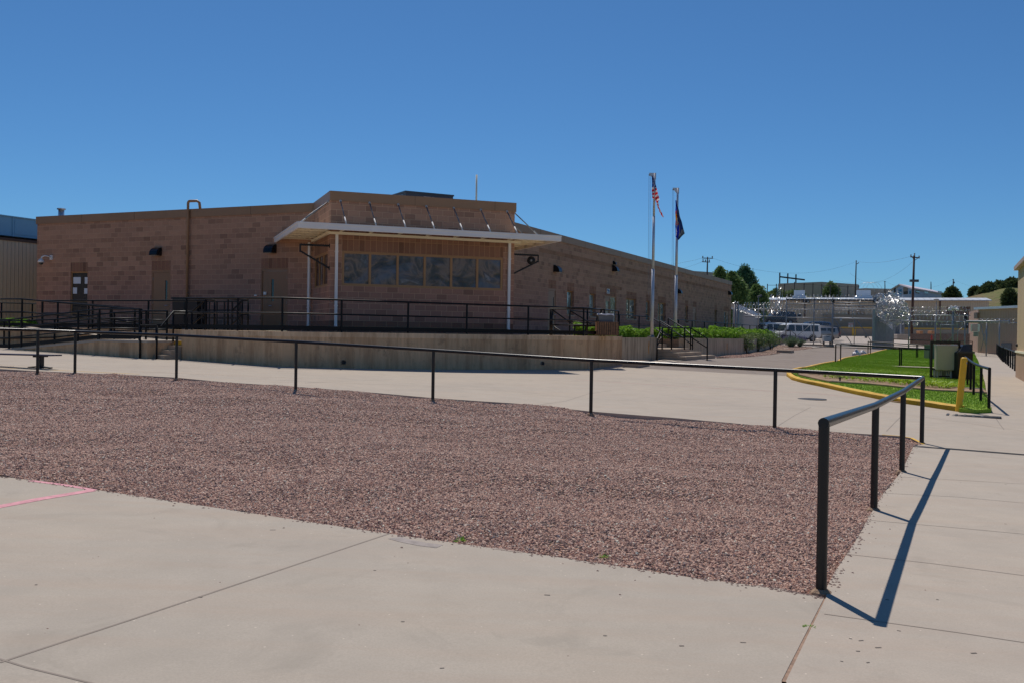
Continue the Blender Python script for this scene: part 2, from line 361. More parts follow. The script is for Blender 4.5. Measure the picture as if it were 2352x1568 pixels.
# draped sheets --------------------------------------------------
def drape(name,poly,zoff,mat,cell=1.5,skirt=.0,parent=None,zf=None):
    """poly = list of world xy ; conforming sheet on the ground height field"""
    zf=zf or g
    pv=[Vector((p[0],p[1],0)) for p in poly]; bm=bmesh.new(); vs=[bm.verts.new(p) for p in pv]
    for t in tessellate_polygon([pv]):
        try: bm.faces.new([vs[i] for i in t])
        except ValueError: pass
    xs=[p.x for p in pv]; ys=[p.y for p in pv]
    for lo,hi,ax in ((min(xs),max(xs),0),(min(ys),max(ys),1)):
        t=math.floor(lo/cell)*cell+cell
        while t<hi:
            co=Vector((t,0,0)) if ax==0 else Vector((0,t,0)); no=Vector((1,0,0)) if ax==0 else Vector((0,1,0))
            bmesh.ops.bisect_plane(bm,geom=bm.verts[:]+bm.edges[:]+bm.faces[:],plane_co=co,plane_no=no,dist=1e-5)
            t+=cell if not(ax==1 and t>60) else cell*3
    bmesh.ops.remove_doubles(bm,verts=bm.verts,dist=1e-4)
    for v in bm.verts: v.co.z=zf(v.co.x,v.co.y)+zoff
    bmesh.ops.recalc_face_normals(bm,faces=bm.faces)
    if sum(f.normal.z for f in bm.faces)<0: bmesh.ops.reverse_faces(bm,faces=bm.faces)
    if skirt:
        be=[e for e in bm.edges if e.is_boundary]; r=bmesh.ops.extrude_edge_only(bm,edges=be)
        for v in r['geom']:
            if isinstance(v,bmesh.types.BMVert): v.co.z-=skirt
        bmesh.ops.recalc_face_normals(bm,faces=bm.faces)
    me=bpy.data.meshes.new(name); bm.to_mesh(me); bm.free(); me.materials.append(mat)
    o=bpy.data.objects.new(name,me); COL.objects.link(o)
    if parent is not None: o.parent=parent; o.matrix_parent_inverse=parent_inv(parent)
    return o
def PX(*uv):
    return [(G(u,v).x,G(u,v).y) for u,v in uv]
def strip(name,uvs,w,zoff,mat,kind='structure'):
    pts=[Vector((G(*q).x,G(*q).y,0)) for q in uvs] if len(uvs[0])==2 else [Vector(q) for q in uvs]
    b=MB(); out=[]
    dense=[]
    for a,c in zip(pts,pts[1:]):
        n=max(1,int((c-a).length/.5))
        for k in range(n): dense.append(a.lerp(c,k/n))
    dense.append(pts[-1])
    L=[];Rr=[]
    for i,p in enumerate(dense):
        t=(dense[min(i+1,len(dense)-1)]-dense[max(i-1,0)]).normalized(); n=Vector((-t.y,t.x,0))
        L.append(p+n*w/2);Rr.append(p-n*w/2)
    for i in range(len(dense)-1):
        q=[Rr[i],Rr[i+1],L[i+1],L[i]]
        b.quad([(p.x,p.y,g(p.x,p.y)+zoff) for p in q])
    o=b.build(name,mat); 
    if kind: o['kind']=kind
    return o
# ================================================================= GROUND
def big_ground():
    b=MB(); rings=[0,3,6,10,15,22,30,40,55,70,90,110,130,150,180,220,300,450,700,1200,2500,5000]; n=72
    P={}
    for i,R in enumerate(rings):
        for j in range(n):
            a=2*PI*j/n; x,y=R*sin(a),R*cos(a); P[i,j]=(x,y,(g(x,y) if R<400 else g(x*.3,y*.3)*0+1.8)-.12 if y>-40 or R>150 else g(x,y)-.12)
    for i in range(len(rings)-1):
        for j in range(n):
            k=(j+1)%n
            b.quad([P[i,j],P[i,k],P[i+1,k],P[i+1,j]] if i else [P[0,0],P[1,k],P[1,j]][::-1] and [P[0,0],P[1,k],P[1,j]])
    o=b.build('ground',MT['earth']); o['kind']='structure'
    bm=bmesh.new(); bm.from_mesh(o.data); bmesh.ops.remove_doubles(bm,verts=bm.verts,dist=.001); bmesh.ops.recalc_face_normals(bm,faces=bm.faces)
    if sum(f.normal.z for f in bm.faces)<0: bmesh.ops.reverse_faces(bm,faces=bm.faces)
    bm.to_mesh(o.data); bm.free()
big_ground()
near_edge=[(-160,1072),(0,1095),(215,1126),(520,1172),(890,1228),(1300,1285),(1600,1331),(1790,1355),(1893,1376)]
far_edge=[(-200,838),(0,848),(85,853),(172,857),(300,862),(405,868),(520,879),(679,889),(850,902),(994,915),(1190,928),(1357,946),(1560,962),(1779,982),(1950,996),(2026,1000.5),(2068,1003.5),(2094,1008),(2112,1017),(2120,1022)]
right_edge=[(2097.6,1027),(2082,1060),(2068,1087),(2030,1133),(1995,1190),(1962,1250),(1915,1320),(1900,1350)]
nearP=PX(*near_edge); farP=PX(*far_edge); rightP=PX(*right_edge)
# near slab: from the gravel edge back under and behind the camera
e0=(-30.,14.)
slab=[nearP[-1]]+nearP[::-1][1:]+[(-9,9.8),(-16,13.5),(-22,6),(-18,-12),(-.2,-12)]
sw0=PX((1795,1568))[0]
slab=slab+[(sw0[0]-.9,0.3),sw0]
o=drape('concrete_slab',slab,.012,MT['slab'],.4,.12); o['kind']='structure'
# right footpath
kerbR=PX((2352,1047))[0]
rp=[rightP[0]]+PX((2182,1033.5))+[kerbR]+PX((2700,1072))+[(20,14),(20,-12),(-.15,-12),(sw0[0]-.86,0.3),(sw0[0]+.02,sw0[1])]+[(nearP[-1][0]+.01,nearP[-1][1])]+rightP[::-1][:-1]
o=drape('footpath',rp,.012,MT['walk'],.4,.12); o['kind']='structure'
# far apron in front of the platform, to the footpath beside the lawn
apron=farP+[(rightP[0][0]+.02,rightP[0][1]+.05)]+PX((2182,1031),(2352,1044.5),(2700,1068),(2900,990),(2700,950),(2560,880),(2420,840),(2352,820),(2300,808),(2285,809),(2236,808))+PX((2236,850),(2271,948),(2260,950),(2203,947),(2113,933),(2049,924),(1985,911),(1934,900),(1882,888),(1844,880),(1819,873),(1806,863.5),(1675.8,857.2),(1459,845.5),(1517.6,836.1),(1646,822.5),(1649,812.5))+[(9.2,50.5),(8.,47.),(6.2,43.),(4.5,40),(0,40),(-12,38),(-24,40),(-34,38)]+PX((-300,810))
o=drape('concrete_apron',apron,.018,MT['pave'],.5,.14); o['kind']='structure'
# road
kerb_in=[(2203,943.4),(2113.4,929.8),(2049,920.8),(1985,908.5),(1933.9,897.7),(1882.6,886.2),(1844,878.5),(1818.6,870.8),(1807,862),(1810.9,855.4),(1830,850),(1857,845.2),(1912,833.1),(1939,823.4),(1990,814.4),(2016,808),(2032.6,803.6)]
kerbP=PX(*kerb_in)
road=PX((1459,845.9),(1675.8,857.6),(1806,863.2))+kerbP[9:]+PX((2034,800.5),(2000,799.5),(1893,797.5),(1867.3,799.2),(1806.4,807.4),(1769.6,815),(1690.5,821.5),(1646,822.8),(1517.6,836.1))
def asphalt():
    m=NT('worn_brown_asphalt'); v=m.tc(); n=m.noise(v,.5,5,.6); f=m.noise(v,70,3,.7); c=m.ramp(n.outputs[0],[(.3,(.27,.215,.175)),(.7,(.34,.28,.235))])
    c=m.mix(m.math('MULTIPLY',f.outputs[0],.6),c,(.12,.09,.075)); cr=m.noise(m.tc('Object',(1,.5,1)),.6,9,.8,.8)
    c=m.mix(m.ramp(cr.outputs[0],[(.40,(.0,.0,.0)),(.425,(.7,.7,.7)),(.44,(0,0,0))]),c,(.10,.085,.08)); 
    c=m.mix(m.ramp(cr.outputs[0],[(.62,(0,0,0)),(.68,(.7,.7,.7))]),c,(.13,.12,.12)); m.bump(f.outputs[0],.006,.6); return m.set(c,.9,0,.3)
MT['asphalt']=asphalt()
o=drape('road',road,.014,MT['asphalt'],2); o['kind']='structure'
# yard beyond the gate
lot=PX((1560,830),(1646,812),(1760,803),(1867,797.5),(1893,795.9),(2000,798),(2034,799),(2140,803))+[(46,84),(60,100),(95,145),(60,149),(30,149),(14,120),(10,70)]
o=drape('parking_lot',lot,.004,MT['lot'],3); o['kind']='structure'
# concrete path far right between lawn and right fence
# ---- markings & joints
for uvs,w in (([(895,1228),(600,1327),(300,1428),(60,1507),(0,1527)],.016),([(-60,1512),(0,1519),(60,1538),(150,1560),(230,1580)],.013)):
    strip('slab_joint',uvs,w,.0135,MT['groove' if w<.02 else 'joint'])
strip('slab_joint',[(1893,1377),(1860,1440),(1823,1510),(1795,1568)],.07,.009,plain('sandy_joint',(.30,.19,.13),.9,0,.4,20))
for uvs in ([(1893,1414),(2050,1436),(2200,1457),(2352,1480)],[(1931,1274),(2140,1297),(2352,1325)],[(1987,1196),(2170,1212),(2352,1229)],[(2028,1134),(2200,1143),(2352,1157)],[(2060,1096),(2200,1104),(2352,1113)]):
    strip('walk_joint',uvs,.010,.0135,MT['groove'])
for uvs in ([(1788,979),(1824,956),(1862,936)],[(2036,992),(2052,975),(2070,957)],[(1238,931),(1300,922),(1352,905),(1405,897)],[(1850,931),(1900,935),(2120,958),(2352,992)],[(1200,905),(1500,925),(1850,940)],[(2285,958),(2296,975),(2306,988)],
            [(0,838),(171,846),(400,858),(700,870)],[(640,873),(760,880),(1000,888),(1240,905)],[(700,880),(900,872)],[(1400,868),(1520,876),(1700,893),(1800,901),(1900,905)],[(2242,910),(2352,911)],[(2268,885),(2352,890)],[(2262,868.8),(2316,871)],[(2252,849),(2318,852)],[(2248,836),(2312,837)]):
    strip('pavement_joint',uvs,.016,.0195,MT['groove'])
strip('red_line',[(1320,872),(1500,884),(1880,905),(2040,921),(2200,938)],.07,.0200,MT['redline'])
strip('pink_line',[(70,1106),(150,1116.5),(218,1128)],.06,.0137,MT['pink'])
strip('pink_line',[(212,1128.5),(100,1147),(0,1166),(-90,1183)],.10,.0142,MT['pink'])
# edge slip of the kerb below the apron (yellow corner)
strip('yellow_line',[(2026,1000),(2068,1003),(2094,1007.5),(2112,1016.5),(2121,1022)],.05,.0205,MT['yellow'])
strip('yellow_line',[(-100,833),(0,838.5),(100,842),(200,847),(330,853)][:0] or [(-60,843),(0,845.5),(90,849),(170,853),(320,860)],.06,.0205,MT['yellow'])
strip('stain',[(905,1238),(935,1246),(970,1253),(1010,1258)],.11,.0137,plain('tar_stain',(.33,.28,.25),.9,0,.3,14))
strip('stain',[(1130,1262),(1200,1272)],.03,.0137,plain('rust_tinted_stain',(.40,.31,.25),.9,0,.3,14))
# ================================================================= GRAVEL
gp=nearP+rightP[::-1]+farP[::-1]+[(-12.6,24.5),(-12.9,18),(-10.8,14.),(-8.,11.)]
def gravel_mat(attr=False):
    m=NT('stone_colours' if attr else 'gravel_bed'); v=m.tc()
    stops=[(.0,(.055,.040,.042)),(.12,(.13,.095,.09)),(.3,(.25,.15,.125)),(.5,(.36,.225,.185)),(.7,(.30,.22,.20)),(.85,(.40,.27,.22)),(.97,(.44,.37,.35)),(1,(.62,.56,.53))]
    if attr:
        a=m.n('ShaderNodeAttribute'); a.attribute_type='INSTANCER'; a.attribute_name='tint'
        c=m.ramp(a.outputs['Fac'],[(p_,(min(1,c_[0]*2.05),c_[1]*1.92,c_[2]*1.62)) for p_,c_ in stops]); n=m.noise(v,.9,5,.7); c=m.mix(.34,c,m.ramp(n.outputs[0],[(.3,(.22,.14,.12)),(.7,(.55,.36,.30))]))
        return m.set(c,.8,0,.35)
    vo=m.n('ShaderNodeTexVoronoi'); vo.inputs['Scale'].default_value=38; m.l(v,vo.inputs['Vector'])
    sx=m.n('ShaderNodeSeparateColor'); m.l(vo.outputs['Color'],sx.inputs[0]); c=m.ramp(sx.outputs[0],[(p_,(min(1,c_[0]*1.6),c_[1]*1.48,c_[2]*1.26)) for p_,c_ in stops])
    c=m.mix(m.ramp(vo.outputs['Distance'],[(.35,(0,0,0)),(.6,(.9,.9,.9))]),c,(.05,.035,.03))
    n=m.noise(v,1.1,5,.7); c=m.mix(m.ramp(n.outputs[0],[(.58,(0,0,0)),(.72,(.6,.6,.6))]),c,(.23,.15,.105))
    m.bump(m.math('MULTIPLY',vo.outputs['Distance'],-1.),.03,.9); return m.set(c,.9,0,.25)
MT['gravel']=gravel_mat(); MT['stone']=gravel_mat(True)
def gz(x,y): return g(x,y)+.075*noise.noise(Vector((x*.7,y*.7,0)))+.035*noise.noise(Vector((x*2.3,y*2.3,5)))
def stone_nodes(o,segs,seed=1,mat=None,rmin=.006,rmax=.015):
    """scatter real stones over the sheet; segs=[(y0,y1,density,scale)] by distance"""
    ng=bpy.data.node_groups.new('scatter','GeometryNodeTree'); ng.interface.new_socket('Geometry',in_out='INPUT',socket_type='NodeSocketGeometry'); ng.interface.new_socket('Geometry',in_out='OUTPUT',socket_type='NodeSocketGeometry')
    N=lambda t:ng.nodes.new(t); L=ng.links.new; gi=N('NodeGroupInput'); go=N('NodeGroupOutput'); jo=N('GeometryNodeJoinGeometry'); L(gi.outputs[0],jo.inputs[0])
    for si,(y0,y1,den,sc) in enumerate(segs):
        pos=N('GeometryNodeInputPosition'); sp=N('ShaderNodeSeparateXYZ'); L(pos.outputs[0],sp.inputs[0])
        a=N('ShaderNodeMath'); a.operation='GREATER_THAN'; L(sp.outputs[1],a.inputs[0]); a.inputs[1].default_value=y0
        c=N('ShaderNodeMath'); c.operation='LESS_THAN'; L(sp.outputs[1],c.inputs[0]); c.inputs[1].default_value=y1
        mu=N('ShaderNodeMath'); mu.operation='MULTIPLY'; L(a.outputs[0],mu.inputs[0]); L(c.outputs[0],mu.inputs[1])
        bb=N('FunctionNodeBooleanMath'); bb.operation='AND'; L(a.outputs[0],bb.inputs[0]); L(c.outputs[0],bb.inputs[1])
        d=N('GeometryNodeDistributePointsOnFaces'); d.inputs['Density'].default_value=den; d.inputs['Seed'].default_value=seed+si*7
        L(gi.outputs[0],d.inputs['Mesh']); 
        dg=N('GeometryNodeDeleteGeometry'); dg.domain='POINT'; nb=N('FunctionNodeBooleanMath'); nb.operation='NOT'; L(bb.outputs[0],nb.inputs[0]); L(d.outputs[0],dg.inputs[0]); L(nb.outputs[0],dg.inputs['Selection'])
        ic=N('GeometryNodeMeshIcoSphere'); ic.inputs['Radius'].default_value=1.; ic.inputs['Subdivisions'].default_value=2 if si==0 else 1
        spn=N('GeometryNodeSetPosition'); no=N('ShaderNodeTexNoise'); no.inputs['Scale'].default_value=1.1; L(ic.outputs[0],spn.inputs[0])
        sb=N('ShaderNodeVectorMath'); sb.operation='SUBTRACT'; L(no.outputs['Color'],sb.inputs[0]); sb.inputs[1].default_value=(.5,.5,.5)
        ms=N('ShaderNodeVectorMath'); ms.operation='SCALE'; L(sb.outputs[0],ms.inputs[0]); ms.inputs['Scale'].default_value=1.5; L(ms.outputs[0],spn.inputs['Offset'])
        sm=N('GeometryNodeSetMaterial'); sm.inputs['Material'].default_value=mat or MT['stone']; L(spn.outputs[0],sm.inputs[0])
        io=N('GeometryNodeInstanceOnPoints'); L(dg.outputs[0],io.inputs[0]); L(sm.outputs[0],io.inputs['Instance'])
        rr=N('FunctionNodeRandomValue'); rr.data_type='FLOAT_VECTOR'; rr.inputs[0].default_value=(0,0,0); rr.inputs[1].default_value=(6.28,6.28,6.28); rr.inputs['Seed'].default_value=3; L(rr.outputs[0],io.inputs['Rotation'])
        rs=N('FunctionNodeRandomValue'); rs.data_type='FLOAT_VECTOR'; rs.inputs[0].default_value=(rmin*sc,rmin*sc,rmin*sc*.8); rs.inputs[1].default_value=(rmax*sc*1.15,rmax*sc,rmax*sc*.8); rs.inputs['Seed'].default_value=9; L(rs.outputs[0],io.inputs['Scale'])
        st=N('GeometryNodeStoreNamedAttribute'); st.data_type='FLOAT'; st.domain='INSTANCE'; st.inputs['Name'].default_value='tint'; L(io.outputs[0],st.inputs[0])
        rv=N('FunctionNodeRandomValue'); rv.data_type='FLOAT'; rv.inputs['Seed'].default_value=21; 
        L(rv.outputs[1],st.inputs['Value']); L(st.outputs[0],jo.inputs[0])
    L(jo.outputs[0],go.inputs[0]); md=o.modifiers.new('scatter','NODES'); md.node_group=ng
o=drape('gravel',gp,-.012,MT['gravel'],.35,0,None,gz); tag(o,'reddish pink and grey gravel bed between the slab and the black rail','gravel',kind='stuff')
stone_nodes(o,[(0,9.5,3300,1.0),(9.5,14.5,2300,1.15),(14.5,30,1300,1.4)])
# gravel strip with shrubs by the far planter wall
g2=PX((1646,821.5),(1652,820),(1696.7,821.3),(1771.9,814.4),(1814.6,806.8),(1866,799.8),(1866,797.5))+[(26.3,95.5),(13.6,59.6),(10.3,50.6),(9.9,49.2)]
o=drape('gravel',g2,.03,MT['gravel'],1.2,.05,None,gz); tag(o,'gravel strip with shrubs at the foot of the far planter wall','gravel',kind='stuff')
stone_nodes(o,[(0,64,300,2.2)],5)
# ================================================================= LAWN
def inset(P,d):
    out=[]
    for i,p in enumerate(P):
        a=Vector(P[max(i-1,0)]);b=Vector(P[min(i+1,len(P)-1)]); t=(b-a).normalized(); out.append((p[0]+(t.y)*d,p[1]-t.x*d))
    return out
kin=inset(kerbP,.22)
lawnR=PX((2140,804),(2236,808.5),(2240,817),(2247,832),(2255,856),(2262,890),(2269,930),(2277,949),(2240,951),(2203,948))
lawn=kin+lawnR
def lz(x,y): return g(x,y)+.05*noise.noise(Vector((x*.25,y*.25,2)))
def lawnmat():
    m=NT('lawn_soil_and_grass'); v=m.tc(); n=m.noise(v,.35,5,.6); n2=m.noise(v,3,5,.7); n3=m.noise(v,40,2,.7)
    c=m.ramp(n.outputs[0],[(.35,(.22,.38,.025)),(.65,(.34,.50,.05))]); c=m.mix(m.ramp(n2.outputs[0],[(.5,(0,0,0)),(.75,(.5,.5,.5))]),c,(.30,.34,.09)); c=m.mix(m.math('MULTIPLY',n3.outputs[0],.55),c,(.08,.18,.015)); m.bump(n3.outputs[0],.02,.7)
    return m.set(c,.85,0,.2)
MT['lawn']=lawnmat()
def grassmat():
    m=NT('grass_blades'); a=m.n('ShaderNodeAttribute'); a.attribute_type='INSTANCER'; a.attribute_name='tint'; v=m.tc(); 
    c=m.ramp(a.outputs['Fac'],[(0,(.17,.30,.025)),(.5,(.36,.52,.05)),(.85,(.52,.64,.10)),(1,(.62,.58,.25))]); m.set(c,.6,0,.3)
    tl=m.n('ShaderNodeBsdfTranslucent'); m.l(c,tl.inputs[0]); mx=m.n('ShaderNodeMixShader'); mx.inputs[0].default_value=.35
    m.l(m.b.outputs[0],mx.inputs[1]); m.l(tl.outputs[0],mx.inputs[2]); m.l(mx.outputs[0],m.out.inputs[0]); return m.m
MT['blade']=grassmat()
o=drape('lawn',lawn,.085,MT['lawn'],1.5,.12,None,lz); tag(o,'bright green mown lawn inside the yellow kerb','lawn',kind='stuff')
def grass_nodes(o,den,h):
    ng=bpy.data.node_groups.new('grass','GeometryNodeTree'); ng.interface.new_socket('Geometry',in_out='INPUT',socket_type='NodeSocketGeometry'); ng.interface.new_socket('Geometry',in_out='OUTPUT',socket_type='NodeSocketGeometry')
    N=lambda t:ng.nodes.new(t); L=ng.links.new; gi=N('NodeGroupInput'); go=N('NodeGroupOutput'); jo=N('GeometryNodeJoinGeometry'); L(gi.outputs[0],jo.inputs[0])
    d=N('GeometryNodeDistributePointsOnFaces'); d.inputs['Density'].default_value=den; L(gi.outputs[0],d.inputs['Mesh'])
    co=N('GeometryNodeMeshCone'); co.inputs['Vertices'].default_value=3; co.inputs['Radius Bottom'].default_value=.5; co.inputs['Depth'].default_value=1.
    sm=N('GeometryNodeSetMaterial'); sm.inputs['Material'].default_value=MT['blade']; L(co.outputs[0],sm.inputs[0])
    io=N('GeometryNodeInstanceOnPoints'); L(d.outputs[0],io.inputs[0]); L(sm.outputs[0],io.inputs['Instance'])
    rr=N('FunctionNodeRandomValue'); rr.data_type='FLOAT_VECTOR'; rr.inputs[0].default_value=(-.5,-.5,0); rr.inputs[1].default_value=(.5,.5,6.28); L(rr.outputs[0],io.inputs['Rotation'])
    rs=N('FunctionNodeRandomValue'); rs.data_type='FLOAT_VECTOR'; rs.inputs[0].default_value=(.007,.007,h*.5); rs.inputs[1].default_value=(.017,.017,h*1.3); L(rs.outputs[0],io.inputs['Scale'])
    st=N('GeometryNodeStoreNamedAttribute'); st.data_type='FLOAT'; st.domain='INSTANCE'; st.inputs['Name'].default_value='tint'; L(io.outputs[0],st.inputs[0])
    rv=N('FunctionNodeRandomValue'); rv.data_type='FLOAT'; L(rv.outputs[1],st.inputs['Value']); L(st.outputs[0],jo.inputs[0]); L(jo.outputs[0],go.inputs[0])
    md=o.modifiers.new('grass','NODES'); md.node_group=ng
grass_nodes(o,480,.04)
# soil bed and timber edging in the lawn
bed=PX((1832,867.5),(1850,865),(1900,869),(1960,876),(2050,884),(2113,888),(2176,897),(2235,900.5),(2262,903.5),(2267,909),(2200,906),(2150,904.5),(2060,897),(1990,890),(1930,886),(1905,884),(1860,873.5))
o=drape('soil_bed',bed,.135,MT['dirt'],1.,.05,None,lz); o['kind']='structure'
for uvs in ([(1836,866.5),(1860,865.5),(1920,871),(1960,875.5),(1996,878.5)],[(1910,884),(1950,886.5)],[(2176,897.5),(2200,898.5),(2260,903)]):
    b=MB(); pts=[G(*q) for q in uvs]
    for a,c in zip(pts,pts[1:]): b.bar(a+Vector((0,0,.12)),c+Vector((0,0,.12)),.06,.07)
    tag(b.build('timber_edging',plain('pale_timber',(.55,.50,.40),.8)),{0:'pale timber edging along the back of the soil bed',1:'short pale timber edging near the front kerb',2:'timber edging beside the yellow bollard'}[len([q for q in bpy.data.objects if q.name.startswith('timber_edging')])-1],'edging')
o=strip('path',[(2062,846),(2110,847.5),(2140,848.5),(2238,853)],.8,.125,MT['walk'])
# kerbs
def kerb(name,P,w,h,mat,label,base=g):
    b=MB(); P=[Vector((p[0],p[1],0)) for p in P]; dn=[]
    for i in range(len(P)-1):
        p0,p1,p2,p3=P[max(i-1,0)],P[i],P[i+1],P[min(i+2,len(P)-1)]
        n=max(2,int((p2-p1).length/.35))
        for k in range(n):
            t=k/n; dn.append(.5*((2*p1)+(-p0+p2)*t+(2*p0-5*p1+4*p2-p3)*t*t+(-p0+3*p1-3*p2+p3)*t**3))
    dn.append(P[-1]); sec=[(0,-.1),(-.0,h*.75),(.035,h),(w-.02,h),(w,h*.7),(w,-.1)]; rows=[]
    for i,p in enumerate(dn):
        t=(dn[min(i+1,len(dn)-1)]-dn[max(i-1,0)]).normalized(); n=Vector((t.y,-t.x,0)); z=base(p.x,p.y); j=.008*noise.noise(p*1.7)
        rows.append([(p.x+n.x*(a+j),p.y+n.y*(a+j),z+c+j) for a,c in sec])
    for a,c in zip(rows,rows[1:]):
        for k in range(len(sec)-1): b.quad([a[k],a[k+1],c[k+1],c[k]])
    b.quad(rows[0]); b.quad(rows[-1][::-1])
    o=b.build(name,mat); bm=bmesh.new(); bm.from_mesh(o.data); bmesh.ops.remove_doubles(bm,verts=bm.verts,dist=.0005); bmesh.ops.recalc_face_normals(bm,faces=bm.faces); bm.to_mesh(o.data); bm.free()
    return tag(o,label,'kerb')
kerb('yellow_kerb',kerbP[:9]+kerbP[9:13],.16,.125,MT['yellow'],'chipped yellow kerb curving round the near tip of the lawn')
kerb('yellow_kerb',PX((1922,832),(1939,824.2),(1990,815.2),(2016,808.6),(2034,804.2)),.16,.125,MT['yellow'],'far stretch of yellow kerb behind the bags of rubbish')
# dark metal edge of the gravel, seen below the apron
# ---- bedding plants
random.seed(3)
def leafy(b,c,n,r,h,w,l,mi=0,up=.5):
    c=Vector(c)
    for k in range(n):
        a=random.uniform(0,2*PI); rr=r*sqrt(random.random()); z=h*random.random()
        p=c+Vector((rr*cos(a),rr*sin(a),z)); d=Vector((cos(a)+random.uniform(-.6,.6),sin(a)+random.uniform(-.6,.6),random.uniform(-.3,1)*up+.2)).normalized()
        s=d.cross(Vector((random.uniform(-1,1),random.uniform(-1,1),1))).normalized(); L=l*random.uniform(.6,1.3); W=w*random.uniform(.6,1.3)
        b.quad([p,p+d*L*.5+s*W,p+d*L,p+d*L*.5-s*W],mi=mi)
b=MB(); leafy(b,(0,0,.05),34,.09,.16,.028,.13); b.tube([(0,0,0),(0,0,.16)],.006,4,mi=0)
bp=b.build('bedding_plant',MT['lime']); tag(bp,'small lime green bedding plant in the soil bed behind the yellow kerb','plant','bedding plants in the lawn bed')
first=True
for row,(ua,va,ub,vb,n) in enumerate([(1870,869,2000,881,11),(1900,876,2040,890,11),(2000,882,2110,893,13),(2045,891,2190,902,15),(2110,891,2215,902,10)]):
    for k in range(n):
        t=(k+random.uniform(-.35,.35))/n; p=G(ua+(ub-ua)*t,va+(vb-va)*t+random.uniform(-2.0,2.0))
        o=bp if first else bp.copy()
        if not first: COL.objects.link(o)
        first=False; s=random.uniform(.6,1.05); o.location=(p.x,p.y,lz(p.x,p.y)+.10); o.scale=(s,s,s); o.rotation_euler=(0,0,random.uniform(0,6.2))
def weed(u,v,s,label):
    b=MB(); p=G(u,v); leafy(b,p,26,.05*s,.03*s,.012*s,.07*s); tag(b.build('weed',MT['herb']),label,'weed')
weed(1056,1243,.5,'small green weed at the slab edge, the leftmost of the two')
weed(1388,1280,.35,'small weed in the gravel right of the other weed')
weed(1859,1444,.38,'tiny weed in the sandy joint near the end post')
# scuff_marks
_r=random.Random(8); _m1=plain('dark_scuff',(.16,.13,.11),.9,0,.3,20)
for (u,v) in ((1950,1470),(1972,1476),(2010,1492),(1966,1500),(1930,1523),(1990,1527),(2060,1452),(80,1347),(858,1313),(1560,1488),(455,1375),(1010,1540),(1700,1480),(1250,1370),(620,1220),(2230,1505),(2150,1380)):
    w=_r.uniform(5,14); strip('stain',[(u,v),(u+w,v+_r.uniform(-1,2))],_r.uniform(.006,.014),.0138,_m1)
# drain grates
p=[G(1866-0,918)]
def grate_round(u,v,ru,label):
    c,D=GD(u,v); r=ru/F*D; t=thing('round_grate',c,label,'drain'); z=c.z+.02
    b=MB(); b.tube([c+Vector((0,0,-.0)),c+Vector((0,0,.021))],r,28); b.build('recess',MT['blackm'],t)
    b=MB(); n=9
    for k in range(-n,n+1):
        x=k/n*r*.95; h=sqrt(max(0,r*r-x*x))*.97; b.box((c.x+x,c.y,c.z+.023),(.03,2*h,.008))
    b.build('bar',MT['iron'],t)
    pts=[c+Vector((r*cos(a)*1.03,r*sin(a)*1.03,.02)) for a in [2*PI*i/28 for i in range(29)]]; b=MB(); b.tube(pts,.009,4); b.build('rim',MT['iron'],t)
grate_round(1865,917.5,31,'round iron drain grate in the apron before the lawn')
a,bb=G(2173,953),G(2300,961.5); t=thing('trench_drain',a.lerp(bb,.5),'long slotted drain grate in the concrete beside the yellow bollard','drain')
d=(bb-a); L=d.length; rz=atan2(d.y,d.x); c=a.lerp(bb,.5); b=MB(); b.box((c.x,c.y,c.z+.011),(L,.5,.02),rz); b.build('recess',MT['blackm'],t)
b=MB()
nrm=Vector((-sin(rz),cos(rz),0))
for k in range(-2,3): b.box(c+nrm*k*.11+Vector((0,0,.023)),(L,.045,.008),rz)
for k in range(-3,4): b.box(c+d.normalized()*k*L/6.4+Vector((0,0,.029)),(.05,.5,.004),rz)
b.build('bar',MT['iron'],t)
# ================================================================= HILLS
def hills():
    b=MB(); us=[1450+i*22 for i in range(62)]; Ds=[172,184,196,210,230,260,310,380]
    def top(u):  # silhouette row in the photograph
        P=[(1400,700),(1640,688),(1750,684),(1800,683),(1960,686),(2035,690),(2200,690),(2215,684),(2235,679),(2252,676),(2275,669),(2300,663),(2345,658),(2450,655),(2850,670)]
        for (a,va),(c,vc) in zip(P,P[1:]):
            if a<=u<=c: return va+(vc-va)*(u-a)/(c-a)
        return 700
    rows=[]
    for D in Ds:
        r=[]
        for u in us:
            zt=zat(u,top(u),215); k=min(1,max(0,(D-172)/43)); k=k*k*(3-2*k); P=at(u,700,D)
            z=1.6+(zt-1.6)*k+.5*noise.noise(Vector((P[0]*.04,P[1]*.04,0)))*k- (max(0,D-230)*.01)
            r.append((P[0],P[1],z-.3*(D<175)))
        rows.append(r)
    for a,c in zip(rows,rows[1:]):
        for i in range(len(us)-1): b.quad([a[i],a[i+1],c[i+1],c[i]])
    m=NT('scrubby_hillside'); v=m.tc(); n=m.noise(v,.12,6,.7); n2=m.noise(v,1.2,5,.7)
    c=m.ramp(n.outputs[0],[(.35,(.20,.15,.09)),(.5,(.17,.17,.07)),(.65,(.10,.15,.035))]); c=m.mix(m.ramp(n2.outputs[0],[(.5,(0,0,0)),(.7,(.7,.7,.7))]),c,(.06,.085,.025)); m.bump(n2.outputs[0],.3,.6)
    o=b.build('hillside',m.set(c,.95,0,.1),None,True); o['kind']='structure'
    bm=bmesh.new(); bm.from_mesh(o.data); bmesh.ops.remove_doubles(bm,verts=bm.verts,dist=.001); bm.to_mesh(o.data); bm.free()
hills()

